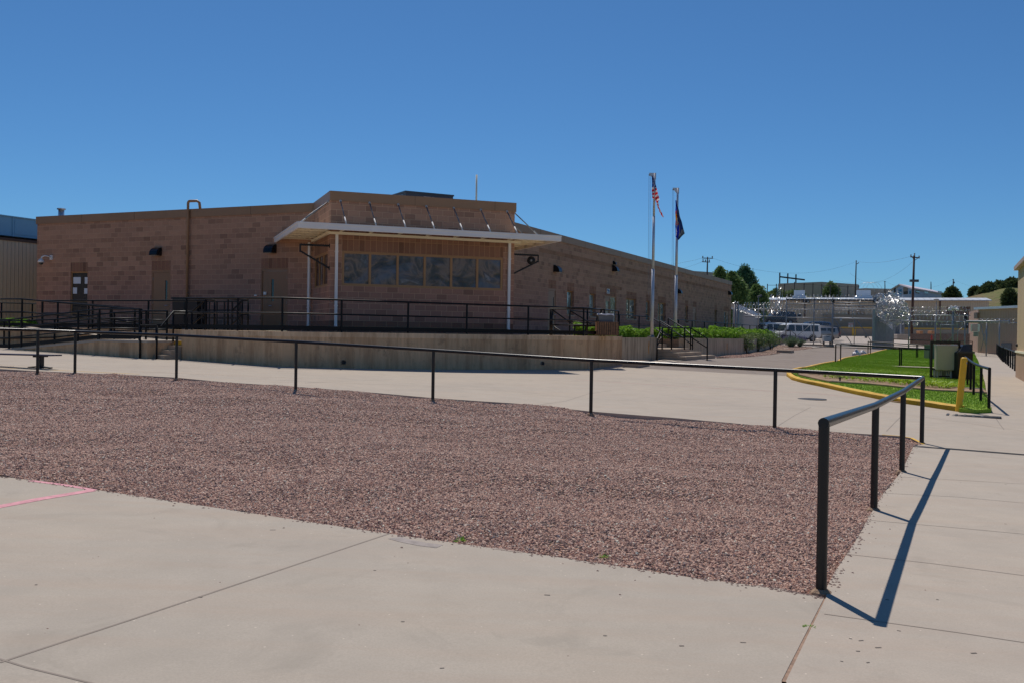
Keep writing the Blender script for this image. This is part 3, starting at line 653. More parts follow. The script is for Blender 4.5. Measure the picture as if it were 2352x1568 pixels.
# stones kicked out of the bed onto the slab and the footpath
def loose():
    rr=random.Random(5); b=MB()
    def stone(p,r):
        i=len(b.v); R=Matrix.Rotation(rr.uniform(0,6.2),3,'Z'); 
        pts=[Vector((1.2,0,.2)),Vector((.3,1,.1)),Vector((-1,.4,.25)),Vector((-.7,-.8,.1)),Vector((.5,-.9,.2)),Vector((.1,.1,1.)),Vector((0,0,-.2))]; b.v+=[tuple(p+R@Vector((q.x*r*rr.uniform(.8,1.2),q.y*r*rr.uniform(.8,1.2),q.z*r*.8))) for q in pts]
        for k in range(5): b.f.append((i+k,i+(k+1)%5,i+5)); b.uv.append([(0,0)]*3); b.mi.append(0)
        for k in range(5): b.f.append((i+(k+1)%5,i+k,i+6)); b.uv.append([(0,0)]*3); b.mi.append(0)
    for P,sg,n in((nearP,1,430),(rightP,1,200),(farP,1,130)):
        seg=[(Vector((*a,0)),Vector((*c,0))) for a,c in zip(P,P[1:])]
        for k in range(n):
            a,c=rr.choice(seg); q=a.lerp(c,rr.random()); d=(c-a).normalized(); nn=Vector((d.y,-d.x,0)); 
            if P is rightP: nn=Vector((abs(nn.x),nn.y,0)) if nn.x>0 else -nn
            off=abs(rr.gauss(0,.03)) if rr.random()<.97 else abs(rr.gauss(0,.35)); q=q+nn*off*(1 if P is not farP else -1)
            stone(Vector((q.x,q.y,g(q.x,q.y)+.011)),rr.uniform(.005,.012))
    for k in range(25): q=Vector((rr.uniform(-4,3.5),rr.uniform(4.2,8),0)); stone(Vector((q.x,q.y,g(q.x,q.y)+.011)),rr.uniform(.003,.006))
    tag(b.build('loose_stones',plain('loose_stone',(.26,.17,.14),.9,0,.7,60)),'loose stones scattered from the gravel bed onto the edge of the slab','stones',kind='stuff')
loose()
# ================================================================= BROWN BLOCK BUILDING
PT=EYE-.04; TOP=PT+24*.2032
def onz(u,v,z):
    d=ray(u,v); t=(z-EYE)/d[2]; return Vector((d[0]*t,d[1]*t,z))
def azv(a): return Vector((sin(radians(a)),cos(radians(a)),0))
class Fr:
    def __init__(s,O,a,n): s.O=Vector((O[0],O[1],0)); s.a=a; s.n=n
    def p(s,S,z,o=0.): q=s.O+s.a*S+s.n*o; return Vector((q.x,q.y,z))
    def off(s,o): return Fr(s.O+s.n*o,s.a,s.n)
    def hit(s,u,v=700.):
        d=Vector([float(c) for c in ray(u,v)]); t=s.O.dot(s.n)/d.dot(s.n); P=Vector((0,0,EYE))+d*t
        return (P-s.O).dot(s.a),P.z
BAZ=69.16
P1=onz(760.5,441.2,TOP); a=azv(BAZ)
BF=Fr(P1,a,azv(BAZ+90)); s2,_=BF.hit(1182.8,469.2); P2=BF.p(s2,0)
BS=Fr(P1,azv(BAZ-90),azv(BAZ+180)); 
P0t=onz(722,470,TOP); sj=BS.hit(722,470)[0]; P0=BS.p(sj,0)
LW=Fr(P0,azv(BAZ-135),azv(BAZ+135)); sL,_=LW.hit(86,500.6)
q=onz(1400,572,TOP) ; q=onz(1180.4,512.9,TOP); q2=onz(1680.4,647.8,TOP)
ra=azv(BAZ-45); rn=azv(BAZ+45)
qm=Vector((q.x,q.y,0)); RW0=Fr(qm,ra,rn)
# P3 = where the bay's right side meets the wing
BRd=azv(BAZ-90); t3=(qm-P2).dot(rn)/BRd.dot(rn); P3=P2+BRd*t3; P3.z=0
RW=Fr(P3,ra,rn); sR,_=RW.hit(1680.4,647.8)
BR=Fr(P2,BRd,azv(BAZ))
print('bay len',s2,'side',sj,'left',sL,'right',sR,'br',t3)
B=thing('block_building',BF.p(s2/2,PT),'low brown concrete block building with a glazed corner bay and two long wings','building')
def wall(name,fr,S0,S1,z0,z1,ops,mat,depth=.2,zones=(),uoff=0):
    """zones: (s0,s1,z0,z1,matindex) ; ops: (s0,s1,z0,z1)"""
    b=MB(); xs=sorted({S0,S1}|{v for o in ops for v in o[:2]}|{v for o in zones for v in o[:2]}); zs=sorted({z0,z1}|{v for o in ops for v in o[2:4]}|{v for o in zones for v in o[2:4]})
    ins=lambda x,z,o: o[0]-1e-6<=x<=o[1]+1e-6 and o[2]-1e-6<=z<=o[3]+1e-6
    flip=fr.a.cross(Vector((0,0,1))).dot(fr.n)<0
    for xa,xb in zip(xs,xs[1:]):
        for za,zb in zip(zs,zs[1:]):
            mx,mz=(xa+xb)/2,(za+zb)/2
            if mx<S0 or mx>S1 or any(ins(mx,mz,o) for o in ops): continue
            mi=next((o[4] for o in zones if ins(mx,mz,o)),0)
            P=[fr.p(xa,za),fr.p(xb,za),fr.p(xb,zb),fr.p(xa,zb)]; U=[(xa+uoff,za-PT),(xb+uoff,za-PT),(xb+uoff,zb-PT),(xa+uoff,zb-PT)]
            if flip: P=P[::-1];U=U[::-1]
            b.quad(P,U,mi)
    for o in ops:
        c=[(o[0],o[2]),(o[1],o[2]),(o[1],o[3]),(o[0],o[3])]
        for k in range(4):
            a1,b1=c[k],c[(k+1)%4]; P=[fr.p(a1[0],a1[1]),fr.p(b1[0],b1[1]),fr.p(b1[0],b1[1],-depth),fr.p(a1[0],a1[1],-depth)]
            U=[(a1[0]+uoff,a1[1]-PT),(b1[0]+uoff,b1[1]-PT),(b1[0]+uoff+.2*(k%2),b1[1]-PT+.1),(a1[0]+uoff+.2*(k%2),a1[1]-PT+.1)]
            b.quad(P if not flip else P[::-1],U if not flip else U[::-1],0)
    return b.build(name,mat,B)
def rect(fr,c0,c1):
    s0,_=fr.hit(*c0); s1,_=fr.hit(*c1); za=fr.hit(*c0)[1]; zb=fr.hit(*c1)[1]; return min(s0,s1),max(s0,s1),min(za,zb),max(za,zb)
def fbox(b,fr,s0,s1,z0,z1,o0,o1,mi=0):
    P=[fr.p(s,z,o) for o in(o0,o1) for z in(z0,z1) for s in(s0,s1)]
    i=len(b.v); b.v+=[tuple(p) for p in P]; L=[abs(s1-s0),abs(z1-z0),abs(o1-o0)]
    fl=fr.a.cross(Vector((0,0,1))).dot(fr.n)<0
    for fc,(l1,l2) in (((4,5,7,6),(0,1)),((0,2,3,1),(1,0)),((0,1,5,4),(0,2)),((2,6,7,3),(2,0)),((0,4,6,2),(2,1)),((1,3,7,5),(1,2))):
        f=[i+k for k in fc]; u=[(0,0),(L[l1],0),(L[l1],L[l2]),(0,L[l2])]
        if fl: f=f[::-1]; u=u[::-1]
        b.f.append(tuple(f)); b.uv.append(u); b.mi.append(mi)
SN=.2032
snap=lambda z: PT+round((z-PT)/SN)*SN
# --- bay front: band of six windows under a soldier course
w0=BF.hit(*ZB(722,575)); w1=BF.hit(*ZB(1985,632)); wz1=PT+13.9*SN; wz0=PT+7.98*SN
zt=BF.hit(*ZB(722,575))[1]; zb=BF.hit(*ZB(722,850))[1]; print('win z',(zt-PT)/SN,(zb-PT)/SN)
wz1,wz0=snap(zt),snap(zb); ws0,ws1=w0[0],w1[0]
soldz=snap(BF.hit(*ZB(1300,505))[1]); sold=(ws0,ws1,wz1,wz1+2*SN,1)
MB1=[MT['brick'],MT['soldier'],MT['split']]
wall('wall',BF,0,s2,PT-.6,TOP,[(ws0,ws1,wz0,wz1)],MB1,.2,[sold,(ws0,ws1,wz1+2*SN,wz1+4*SN,1),(0,s2,PT,PT+2*SN,2)])
# --- bay left side
l0=BS.hit(*ZL(735,1060))[0]; l1=BS.hit(*ZL(553,1120))[0]
wall('wall',BS,0,sj,PT-.6,TOP,[(l0,l1,wz0,wz1)],MB1,.2,[(l0,l1,wz1,wz1+4*SN,1),(0,sj,PT,PT+2*SN,2)],.2)
wall('wall',BR,0,t3,PT-.6,TOP,[],MB1,.2,[(0,t3,PT,PT+2*SN,2)],.1)
# --- left wing openings
def doorrect(fr,x0,x1,ytop,zz): 
    s0=fr.hit(*zz(x0,ytop))[0]; s1=fr.hit(*zz(x1,ytop))[0]; return min(s0,s1),max(s0,s1)
zh=snap(LW.hit(*ZA(1190,768))[1]); print('door head',(zh-PT))
dA=doorrect(LW,1190,1338,768,ZA); dB=doorrect(LW,2045,2200,757,ZA); dB=(min(LW.hit(*ZB(88,757))[0],LW.hit(*ZB(298,757))[0]),max(LW.hit(*ZB(88,757))[0],LW.hit(*ZB(298,757))[0]))
wn=rect(LW,ZN(478,803),ZN(688,1120)); wn=(wn[0],wn[1],PT+.35,zh)
LWz=[(dA[0],dA[1],zh,zh+2*SN,1),(dB[0],dB[1],zh,zh+2*SN,1),(wn[0],wn[1],zh,zh+2*SN,1)]
wall('wall',LW,0,sL,PT-1.2,TOP,[(dA[0],dA[1],PT,zh),(dB[0],dB[1],PT,zh),wn],[MT['brick'],MT['soldier'],MT['split']],.2,LWz,.1)
# --- right wing openings
HZ=snap(RW.hit(*ZC(497,940))[1]); print('RW head',HZ-PT, [round(RW.hit(*ZC(x,y))[1]-PT,2) for x,y in((497,940),(663,962),(935,1003),(1077,1018),(1165,1033),(1367,1055),(1585,1083),(358,920),(778,985))])
rwin=[]
for (xa,xb,ya) in ((497,548,940),(662,709,962),(932,1008,1003),(1077,1110,1018),(1165,1224,1033),(1367,1389,1055),(1585,1602,1083)):
    s0=RW.hit(*ZC(xa,ya))[0]; s1=RW.hit(*ZC(xb,ya))[0]; rwin.append([s0,s1,PT+.72,HZ])
rwin[0][2]=RW.hit(*ZV(100,815))[1]; 
zs_=RW.hit(*ZV(100,818))[1]; print('sill',zs_-PT)
for w in rwin: w[2]=snap(zs_)
rd=[]
for (xa,xb,ya,zz) in ((357,414,925,ZC),(893,1128,430,ZV),(1425,1450,1062,ZC),(500,605,1005,ZO)):
    s0=RW.hit(*zz(xa,ya))[0]; s1=RW.hit(*zz(xb,ya))[0]; rd.append([s0,s1,PT,HZ])
RWops=[tuple(w) for w in rwin+rd]
RWz=[(w[0],w[1],HZ,HZ+2*SN,1) for w in rwin+rd]+[(6,sR,TOP-5*SN,TOP-4*SN,2),(0,sR,PT+3*SN,PT+4*SN,2),(RW.hit(*ZC(740,890))[0],RW.hit(*ZC(900,920))[0],HZ+2*SN,HZ+3*SN,2)]
wall('wall',RW,0,sR,PT-1.2,TOP,RWops,[MT['brickw'],MT['soldier'],MT['split']],.2,RWz)
# end walls, back walls
LE=Fr(LW.p(sL,0),-LW.n,LW.a); wall('wall',LE,0,16,PT-1.2,TOP,[],MT['brick'])
RE=Fr(RW.p(sR,0),-RW.n,RW.a); wall('wall',RE,0,16,PT-1.5,TOP,[],MT['brickw'])
# roof slab
roof=[BF.p(.03,0,-.03),BF.p(s2-.03,0,-.03),RW.p(.0,0,-.1),RW.p(sR-.03,0,-.03),RW.p(sR-.03,0,-16),RW.p(0,0,-24),LW.p(0,0,-24),LW.p(sL-.03,0,-16),LW.p(sL-.03,0,-.03),LW.p(0,0,-.1)]
b=MB(); b.prism([(p.x,p.y) for p in roof],TOP-.4,TOP-.3); b.build('roof',plain('roof_membrane',(.4,.38,.36),.9),B)
# metal coping
b=MB(); ch=.30
def cop(fr,S0,S1): fbox(b,fr,S0,S1,TOP-ch,TOP+.035,.0,.045); fbox(b,fr,S0,S1,TOP+.0,TOP+.035,-.3,.0)
cop(BF,-.045,s2+.045); cop(BS,.001,sj-.02); cop(BR,.001,t3-.03); cop(LW,.03,sL+.045); cop(RW,.03,sR+.045); cop(LE,.0,16); cop(RE,.0,16)
co=b.build('coping',MT['trim'],B); JM=plain('joint_shadow_strip',(.07,.045,.03),.7)
for fr,S0,S1 in((BF,0,s2),(LW,0,sL),(RW,0,sR)):
    s=3.0
    while s<S1: b=MB(); fbox(b,fr,s,s+.012,TOP-ch,TOP+.036,.045,.049); s+=3.05; b.build('coping_joint',JM,co)
# --- windows
def window(fr,s0,s1,z0,z1,n,pane,transom=None,fw=.06,name='window',fm=None,dep=-.07):
    b=MB(); fm=fm or MT['trimside']
    fbox(b,fr,s0,s1,z1-fw,z1-.002,dep-.06,dep); fbox(b,fr,s0,s1,z0+.002,z0+fw,dep-.06,dep)
    W=(s1-s0)
    for k in range(n+1):
        x=s0+W*k/n; hw=fw if k in(0,n) else fw*.75
        xa=x+.002 if k==0 else (x-fw if k==n else x-hw/2-.01); xb=x+fw if k==0 else (x-.002 if k==n else x+hw/2+.01)
        fbox(b,fr,xa,xb,z0+fw,z1-fw,dep-.055,dep+.004)
    if transom: 
        for k in range(n): fbox(b,fr,s0+W*k/n+fw,s0+W*(k+1)/n-fw,transom-.035,transom+.035,dep-.055,dep-.003)
    w=b.build(name,fm,B)
    for k in range(n):
        b=MB(); xa,xb=s0+W*k/n+fw*.4,s0+W*(k+1)/n-fw*.4; q=[fr.p(xa,z0+fw*.5,dep-.03),fr.p(xb,z0+fw*.5,dep-.03),fr.p(xb,z1-fw*.5,dep-.03),fr.p(xa,z1-fw*.5,dep-.03)]
        b.quad(q); b.build('pane',pane,w)
    b=MB(); q=[fr.p(s0-.05,z0-.05,-.21),fr.p(s1+.05,z0-.05,-.21),fr.p(s1+.05,z1+.05,-.21),fr.p(s0-.05,z1+.05,-.21)]; b.quad(q); b.build('blind',MT['blackm'],w)
    return w
window(BF,ws0,ws1,wz0,wz1,6,MT['film'],fw=.085,dep=-.02)
window(BS,l0,l1,wz0,wz1,3,MT['glass'],fw=.085,dep=-.02)
def wingglass():
    m=NT('wing_window_glass'); v=m.tc(); n=m.noise(v,2.2,6,.7,1.); z=m.n('ShaderNodeSeparateXYZ'); m.l(v,z.inputs[0])
    c=m.ramp(n.outputs[0],[(.35,(.04,.06,.06)),(.5,(.14,.19,.18)),(.62,(.42,.46,.46))]); m.bump(n.outputs[0],.01,.3); return m.set(c,.05,0,1.)  # pale mottling in the base colour imitates reflections in the glass
MT['wglass']=wingglass()
for i,w in enumerate(rwin): 
    window(RW,*w,2 if i in(2,4) else 1,MT['wglass'],w[2]+.42 if i>=2 else None,dep=-.13)
    b=MB(); fbox(b,RW,w[0]-.03,w[1]+.03,w[2]-.07,w[2]-.001,-.02,.04); b.build('sill',MT['cstep'],B)
# left wing notice window
ww=window(LW,wn[0],wn[1],wn[2],wn[3],1,MT['glass'],PT+1.18,fw=.05,dep=-.05)
for (xa,ya,xb,yb) in((497,845,588,926),(640,845,676,928),(492,975,542,1052),(633,985,673,1053)):
    r=rect(LW,ZN(xa,ya),ZN(xb,yb)); b=MB(); fbox(b,LW,r[0],r[1],r[2],r[3],-.072,-.068); b.build('notice',MT['paper'],ww)
# doors
def door(fr,s0,s1,z1,split=None,vis='r',glass=False,handle=True):
    b=MB(); fw=.05
    fbox(b,fr,s0+.001,s0+fw,PT+.01,z1-.001,-.10,-.01); fbox(b,fr,s1-fw,s1-.001,PT+.01,z1-.001,-.10,-.01); fbox(b,fr,s0+fw,s1-fw,z1-.10,z1-.001,-.10,-.012)
    d=b.build('door',MT['door'],B); a0,a1=s0+fw+.006,s1-fw-.006
    if split is not None:
        k=a0+(a1-a0)*split; b=MB()
        fbox(b,fr,k+.006,a1,PT+.01,z1-.106,-.09,-.035); b.build('side_panel',MT['door'],d); a1=k
    b=MB(); vs0,vs1=(a0+.14,a0+.26) if vis=='l' else (a1-.26,a1-.14); zt,zb=z1-.42,z1-1.28
    if glass: vs0,vs1,zt,zb=a0+.15,a1-.15,z1-.3,PT+.35
    fbox(b,fr,a0,vs0,PT+.015,z1-.106,-.08,-.03); fbox(b,fr,vs1,a1,PT+.015,z1-.106,-.08,-.03); fbox(b,fr,vs0,vs1,zt,z1-.106,-.08,-.03); fbox(b,fr,vs0,vs1,PT+.015,zb,-.08,-.03)
    b.build('leaf',MT['door'],d)
    b=MB(); fbox(b,fr,vs0,vs1,zb,zt,-.06,-.05); b.build('pane',MT['wglass'] if glass else MT['glass'],d)
    if handle:
        hs=(a1-.08) if vis=='r' else (a0+.08); sg=-1 if vis=='r' else 1
        b=MB(); b.tube([fr.p(hs,PT+.98,-.03),fr.p(hs,PT+.98,.03),fr.p(hs+sg*.13,PT+.98,.035)],.014,6); b.build('handle',MT['steel'],d)
    hh=a0 if vis=='r' else a1
    for zz in(PT+.3,PT+1.1,z1-.35): b=MB(); fbox(b,fr,hh-.012,hh+.012,zz-.06,zz+.06,-.03,-.018); b.build('hinge',MT['dullsteel'],d)
    return d
# LW param runs leftwards: 'l' in s terms is the right in the picture
door(LW,dA[0],dA[1],zh,None,'l')
dd=door(LW,dB[0],dB[1],zh,.76,'r'); 
r=rect(LW,ZH(1530,62),ZH(1565,100)); b=MB(); fbox(b,LW,r[0],r[1],r[2],r[3],-.03,.03); b.build('key_pad',MT['white'],dd)
r=rect(LW,ZH(1408,100),ZH(1438,118)); b=MB(); fbox(b,LW,r[0],r[1],r[2],r[3],.0,.04); b.build('intercom',MT['white'],B)
for i,w in enumerate(rd):
    if i==0: door(RW,w[0],w[1],HZ,None,'r')
    elif i==1: 
        m=w[0]+(w[1]-w[0])*.47; door(RW,w[0],m,HZ,None,'r',True,False); window(RW,m,w[1],PT+.0,HZ,1,MT['wglass'],None,fw=.07,dep=-.03)
    elif i==2: door(RW,w[0],w[1],HZ,None,'r',False,False)
    else:
        m=w[0]+(w[1]-w[0])*.5; door(RW,m,w[1],HZ,None,'r',True,False); window(RW,w[0],m,PT+.0,HZ,1,MT['wglass'],PT+1.2,fw=.07,dep=-.03)
# --- downspouts
def downpipe(fr,S,z1,o=.07,foot=1,w=.095,mat='white',kick=0):
    b=MB(); fbox(b,fr,S-w/2,S+w/2,PT+.2,z1,o-.055,o+.035)
    k=[fr.p(S,PT+.23,o),fr.p(S+kick*.12,PT+.07,o+(.12 if not kick else .03))]; b.bar(k[0],k[1],w*.92,.08)
    fbox(b,fr,S-w/2-.01,S+w/2+.01,z1-.62,z1-.58,.0,o+.045); fbox(b,fr,S-w/2-.01,S+w/2+.01,PT+.9,PT+.94,.0,o+.045)
    b.build('downpipe',MT[mat],B)
BEAM=EYE+3.36  # underside of the awning beam
downpipe(BF,BF.hit(*ZB(675,700))[0],BEAM); downpipe(BF,BF.hit(*ZB(2028,700))[0],BEAM)
sdl=LW.hit(*ZB(492,700))[0]; downpipe(LW,max(.15,sdl),BEAM,kick=1)
# brown gooseneck pipe on the left wing
S=LW.hit(*ZA(1480,900))[0]; b=MB(); r=.055
b.tube([LW.p(S,PT+.2,.1),LW.p(S,TOP+.25,.1)]+[LW.p(S-.08+.08*cos(t),TOP+.25+.1*sin(t),.1) for t in(.5,1.1,1.57)]+[LW.p(S-.42,TOP+.35,.05),LW.p(S-.50,TOP+.28,.0),LW.p(S-.52,TOP+.0,-.03)],r,10)
for zz in(PT+1.45,PT+3): b.tube([LW.p(S,zz,.1),LW.p(S,zz+.04,.1)],r*1.35,10)
b.build('vent_pipe',MT['trim'],B,True)
# roof flue
D=43.6; c=V(at(*ZA(480,330),D+.8)); b=MB(); b.tube([(c.x,c.y,TOP-.3),(c.x,c.y,zat(141,482,D+.8))],.13,14); b.tube([(c.x,c.y,zat(141,482,D+.8)),(c.x,c.y,zat(141,479.5,D+.8))],.19,14)
tag(b.build('roof_flue',MT['steel'],None,True),'short round metal flue on the far left of the roof','flue')
# rooftop unit
def rtu():
    D=37.8; A=V(at(*ZB(1220,125),D)); Bp=V(at(*ZB(1593,143),D+1.0)); t=thing('rooftop_unit',(A.x,A.y,TOP-.3),'dark grey air conditioning unit behind the parapet of the corner bay','air conditioner')
    d=(Bp-A); d.z=0; L=d.length; d.normalize(); n=Vector((d.y,-d.x,0)); z1=A.z
    f=Fr(A,d,n); b=MB(); fbox(b,f,0,L,TOP-.35,z1-.06,-1.6,0); b.build('cabinet',MT['hvacdark'],t)
    b=MB(); fbox(b,f,-.03,L+.03,z1-.06,z1,-1.63,.03); b.build('lid',MT['hvacdark'],t)
    b=MB()
    for k in range(9): fbox(b,f,-.02,-.001,TOP-.2,z1-.1,-1.5+k*.15,-1.42+k*.15)
    b.build('louvre',MT['dullsteel'],t)
    for s0,s1,za,zb in((.52*L-.1,.52*L+.2,.12,.02),(.64*L,.64*L+.12,.08,.02)):
        b=MB(); fbox(b,f,s0-.2,s1-.2,z1-.18-za*2,z1-.16,.001,.006); b.build('decal',plain('label_paper',(.6,.45,.38),.7,0,.5,30),t)
rtu()
# antenna
D=38.5; A=at(*ZB(1777,0),D); b=MB(); b.tube([(A[0],A[1],TOP-.3),(A[0],A[1],A[2])],.035,8); tag(b.build('roof_mast',MT['cream'],None,True),'thin pale mast standing on the roof of the corner bay','mast')
# --- AWNING
E_=1.31; ZF0=EYE+3.39; ZF1=ZF0+.21
aw=MB()
cL=BF.p(-E_,0,E_); cR=BF.p(s2+E_,0,E_)
lenL=(LW.O-cL).dot(LW.n)/BS.a.dot(LW.n); lenR=(RW.O-cR).dot(RW.n)/BR.a.dot(RW.n)
FBs=Fr(cL,BS.a,BS.n); FBr=Fr(cR,BR.a,BR.n)
# roof pan (thin corrugated deck)
deckp=[cL,cR,cR+BR.a*(lenR-.03),BR.p(t3-.02,0),BR.p(0,0),BF.p(0,0),BS.p(sj-.02,0),cL+BS.a*(lenL-.03)]
b=MB(); b.prism([(p.x,p.y) for p in deckp],ZF0+.135,ZF0+.16); A_=b.build('awning',MT['cream'],B); A_['label']='white metal awning hung by rods round the glazed bay'
b=MB()
def fasc(fr,S0,S1,o):
    fbox(b,fr,S0,S1,ZF0+.03,ZF1-.05,o-.02,o+.02); fbox(b,fr,S0,S1,ZF1-.05,ZF1,o-.03,o+.045); fbox(b,fr,S0,S1,ZF0,ZF0+.03,o-.05,o+.005)
fasc(BF,-E_-.02,s2+E_+.02,E_); fasc(FBs,.03,lenL-.08,0); fasc(FBr,.03,lenR-.08,0)
b.build('fascia',MT['white'],A_)
b=MB()
fbox(b,BF,-.1,s2+.22,ZF0-.03,ZF0+.06,.02,.12); fbox(b,BS,-.02,sj-.1,ZF0-.03,ZF0+.06,.02,.12); fbox(b,BR,.0,t3-.1,ZF0-.03,ZF0+.06,.02,.12)
b.build('beam',MT['cream'],A_)
def joist(p,q):
    b=MB(); z0,z1=ZF0+.065,ZF0+.125
    p=Vector((p.x,p.y,0)); q=Vector((q.x,q.y,0)); d=(q-p); L=d.length; d.normalize(); 
    for z in(z0,z1): b.bar(p+Vector((0,0,z)),q+Vector((0,0,z)),.07,.025)
    n=max(2,int(L/.18))
    for k in range(n):
        x0=p+d*L*k/n; x1=p+d*L*(k+1)/n; za,zb=(z0,z1) if k%2 else (z1,z0); b.bar(x0+Vector((0,0,za)),x1+Vector((0,0,zb)),.02)
    b.build('joist',MT['cream'],A_)
rodS=[BF.hit(*ZB(x,y))[0] for x,y in((708,205),(935,218),(1160,238),(1380,250),(1595,262),(1807,275),(2013,290))]; rodz=BF.hit(*ZB(935,218))[1]; print('rods',rodS,rodz-PT)
for S in rodS: joist(BF.p(S,0,.1),BF.p(S,0,E_-.03))
for k in range(6): joist(BS.p(-.9+k*(sj+.9)/5.2,0,.1),BS.p(-.9+k*(sj+.9)/5.2,0,E_-.03))
for k in range(5): joist(BR.p(-.9+k*(t3+1.5)/5,0,.1),BR.p(-.9+k*(t3+1.5)/5,0,E_-.03))
MT['rodgrey']=plain('zinc_grey',(.42,.43,.45),.6,0,.1)
def rod(p,q):
    b=MB(); m=p.lerp(q,.68); b.tube([p,m],.022,8); b.build('rod',MT['grey'],A_,True); b=MB(); b.tube([m,q],.026,8); b.tube([p-(q-p).normalized()*.03,p+(q-p).normalized()*.06],.045,8); b.build('rod_end',MT['rodgrey'],A_,True)
for S in rodS: rod(BF.p(S,rodz,.02),BF.p(S,ZF1-.03,E_-.1))
for k in range(4): rod(BS.p(.25+k*1.0,rodz,.02),BS.p(.25+k*1.0,ZF1-.03,E_-.1))
for k in range(3): rod(BR.p(.15+k*1.1,rodz,.02),BR.p(.15+k*1.1,ZF1-.03,E_-.1))
# --- things fixed to the walls
def wallpack(fr,u,v,label,w=.42,big=1.):
    s,z=fr.hit(u,v); t=thing('wall_lamp',fr.p(s,z,.0),label,'lamp','dark wall lamps on the block building')
    h=.36*big; w=w*big; d=.30*big; b=MB(); n=8; prof=[(0,h/2)]+[(d*sin(a)*1.0,h/2*cos(a)*1.0-(.02)) for a in [PI*.5*k/n for k in range(2,n+1)]]
    prof=[(0.0,h*.5),(.10*big,h*.46),(.20*big,h*.30),(.28*big,.02),(.32*big,-h*.38),(.30*big,-h*.45),(0,-h*.45)]
    L=[fr.p(s-w/2,z+q[1],q[0]) for q in prof]; R=[fr.p(s+w/2,z+q[1],q[0]) for q in prof]; m=len(prof)
    for k in range(m): b.quad([L[k],R[k],R[(k+1)%m],L[(k+1)%m]])
    b.quad(L[::-1]); b.quad(R); o=b.build('housing',MT['black'],t)
    bm=bmesh.new(); bm.from_mesh(o.data); bmesh.ops.remove_doubles(bm,verts=bm.verts,dist=.0005); bmesh.ops.recalc_face_normals(bm,faces=bm.faces); bm.to_mesh(o.data); bm.free(); bevel(o,.012)
    b=MB(); fbox(b,fr,s-w*.4,s+w*.4,z-h*.45-.012,z-h*.45-.001,.05,.28*big); b.build('lens',plain('lamp_lens',(.5,.42,.33),.3),t)
wallpack(LW,*ZA(1240,605),'black wall lamp above the leftmost brown door, beside the brown pipe')
wallpack(LW,*ZB(175,583),'black wall lamp above the brown door under the left end of the awning')
wallpack(RW,*ZC(405,787),'black wall lamp nearest the awning on the right wing')
wallpack(RW,*ZC(836,785),'black wall lamp with a second small lamp above it on the right wing')
wallpack(RW,*ZC(836,743),'small black lamp directly above another wall lamp on the right wing',.3,.6)
wallpack(RW,*ZC(1312,953),'black wall lamp half hidden behind the second flag pole')
wallpack(RW,*ZC(1687,965),'black wall lamp at the far end of the right wing beside the trees')
# dome camera on the left wing
s,z=LW.hit(*ZN(243,600)); t=thing('dome_camera',LW.p(s,z,0),'white dome security camera on a curved arm at the left end of the wall','camera')
b=MB(); fbox(b,LW,s-.07,s+.07,z-.1,z+.1,0,.06); b.build('mount',MT['white'],t)
b=MB(); b.tube([LW.p(s,z,.06),LW.p(s+.05,z+.05,.2),LW.p(s+.1,z+.06,.3),LW.p(s+.17,z+.0,.38),LW.p(s+.19,z-.1,.4)],.03,8); b.build('arm',MT['white'],t,True)
b=MB(); c=LW.p(s+.19,z,.4); b.tube([c+Vector((0,0,-.08)),c+Vector((0,0,-.16)),c+Vector((0,0,-.22)),c+Vector((0,0,-.24))],[.06,.12,.135,.13],14); b.build('shroud',MT['white'],t,True)
b=MB(); b.tube([c+Vector((0,0,-.24)),c+Vector((0,0,-.29)),c+Vector((0,0,-.33)),c+Vector((0,0,-.345))],[.10,.095,.06,.01],12); b.build('dome',MT['glass'],t,True)
# triangular brackets at the bay corners
def bracket(fr,S,zt,zb,L,label,disc):
    t=thing('corner_bracket',fr.p(S,zt,0),label,'bracket'); b=MB()
    b.bar(fr.p(S,zt,0),fr.p(S,zt,L),.06); b.bar(fr.p(S,zb,0),fr.p(S,zt-.22,L),.05); b.bar(fr.p(S,zt+.02,L),fr.p(S,zt-.26,L),.05); b.build('arm',MT['blackm'],t)
    b=MB(); fbox(b,fr,S-.05,S+.05,zt-.07,zt+.07,0,.02); fbox(b,fr,S-.05,S+.05,zb-.07,zb+.07,0,.02); b.build('plate',MT['blackm'],t)
    # barbed tape wound round the arms
    b=MB()
    for (p,q) in((fr.p(S,zt,0),fr.p(S,zt,L)),(fr.p(S,zb,0),fr.p(S,zt-.22,L))):
        n=60; ax=(q-p).normalized(); up=ax.cross(Vector((0,0,1))).normalized() if abs(ax.z)<.9 else Vector((1,0,0)); w=ax.cross(up)
        b.tube([p.lerp(q,k/n)+up*.045*cos(k*1.3)+w*.045*sin(k*1.3) for k in range(n+1)],.007,3)
    b.build('wrap',MT['blackm'],t)
    if disc:
        c=fr.p(S,zt-.2,L*.72); ax=(Vector((0,0,EYE))-c); ax.z=0; ax.normalize(); b=MB(); b.tube([c-ax*.05,c+ax*.0,c+ax*.06],[.15,.16,.145],22); b.build('reel',MT['blackm'],t,True)
        b=MB(); b.tube([c+ax*.06,c+ax*.1],[.05,.03],12); b.build('hub',MT['dullsteel'],t,True)
zt=BS.hit(*ZL(750,997))[1]; zb=BS.hit(*ZL(748,1308))[1]
bracket(BS,.12,zt,zb,1.02,'black triangular bracket at the left corner of the bay',False)
bracket(BR,.12,zt,zb+.05,1.02,'black triangular bracket carrying a round black reel at the right corner of the bay',True)
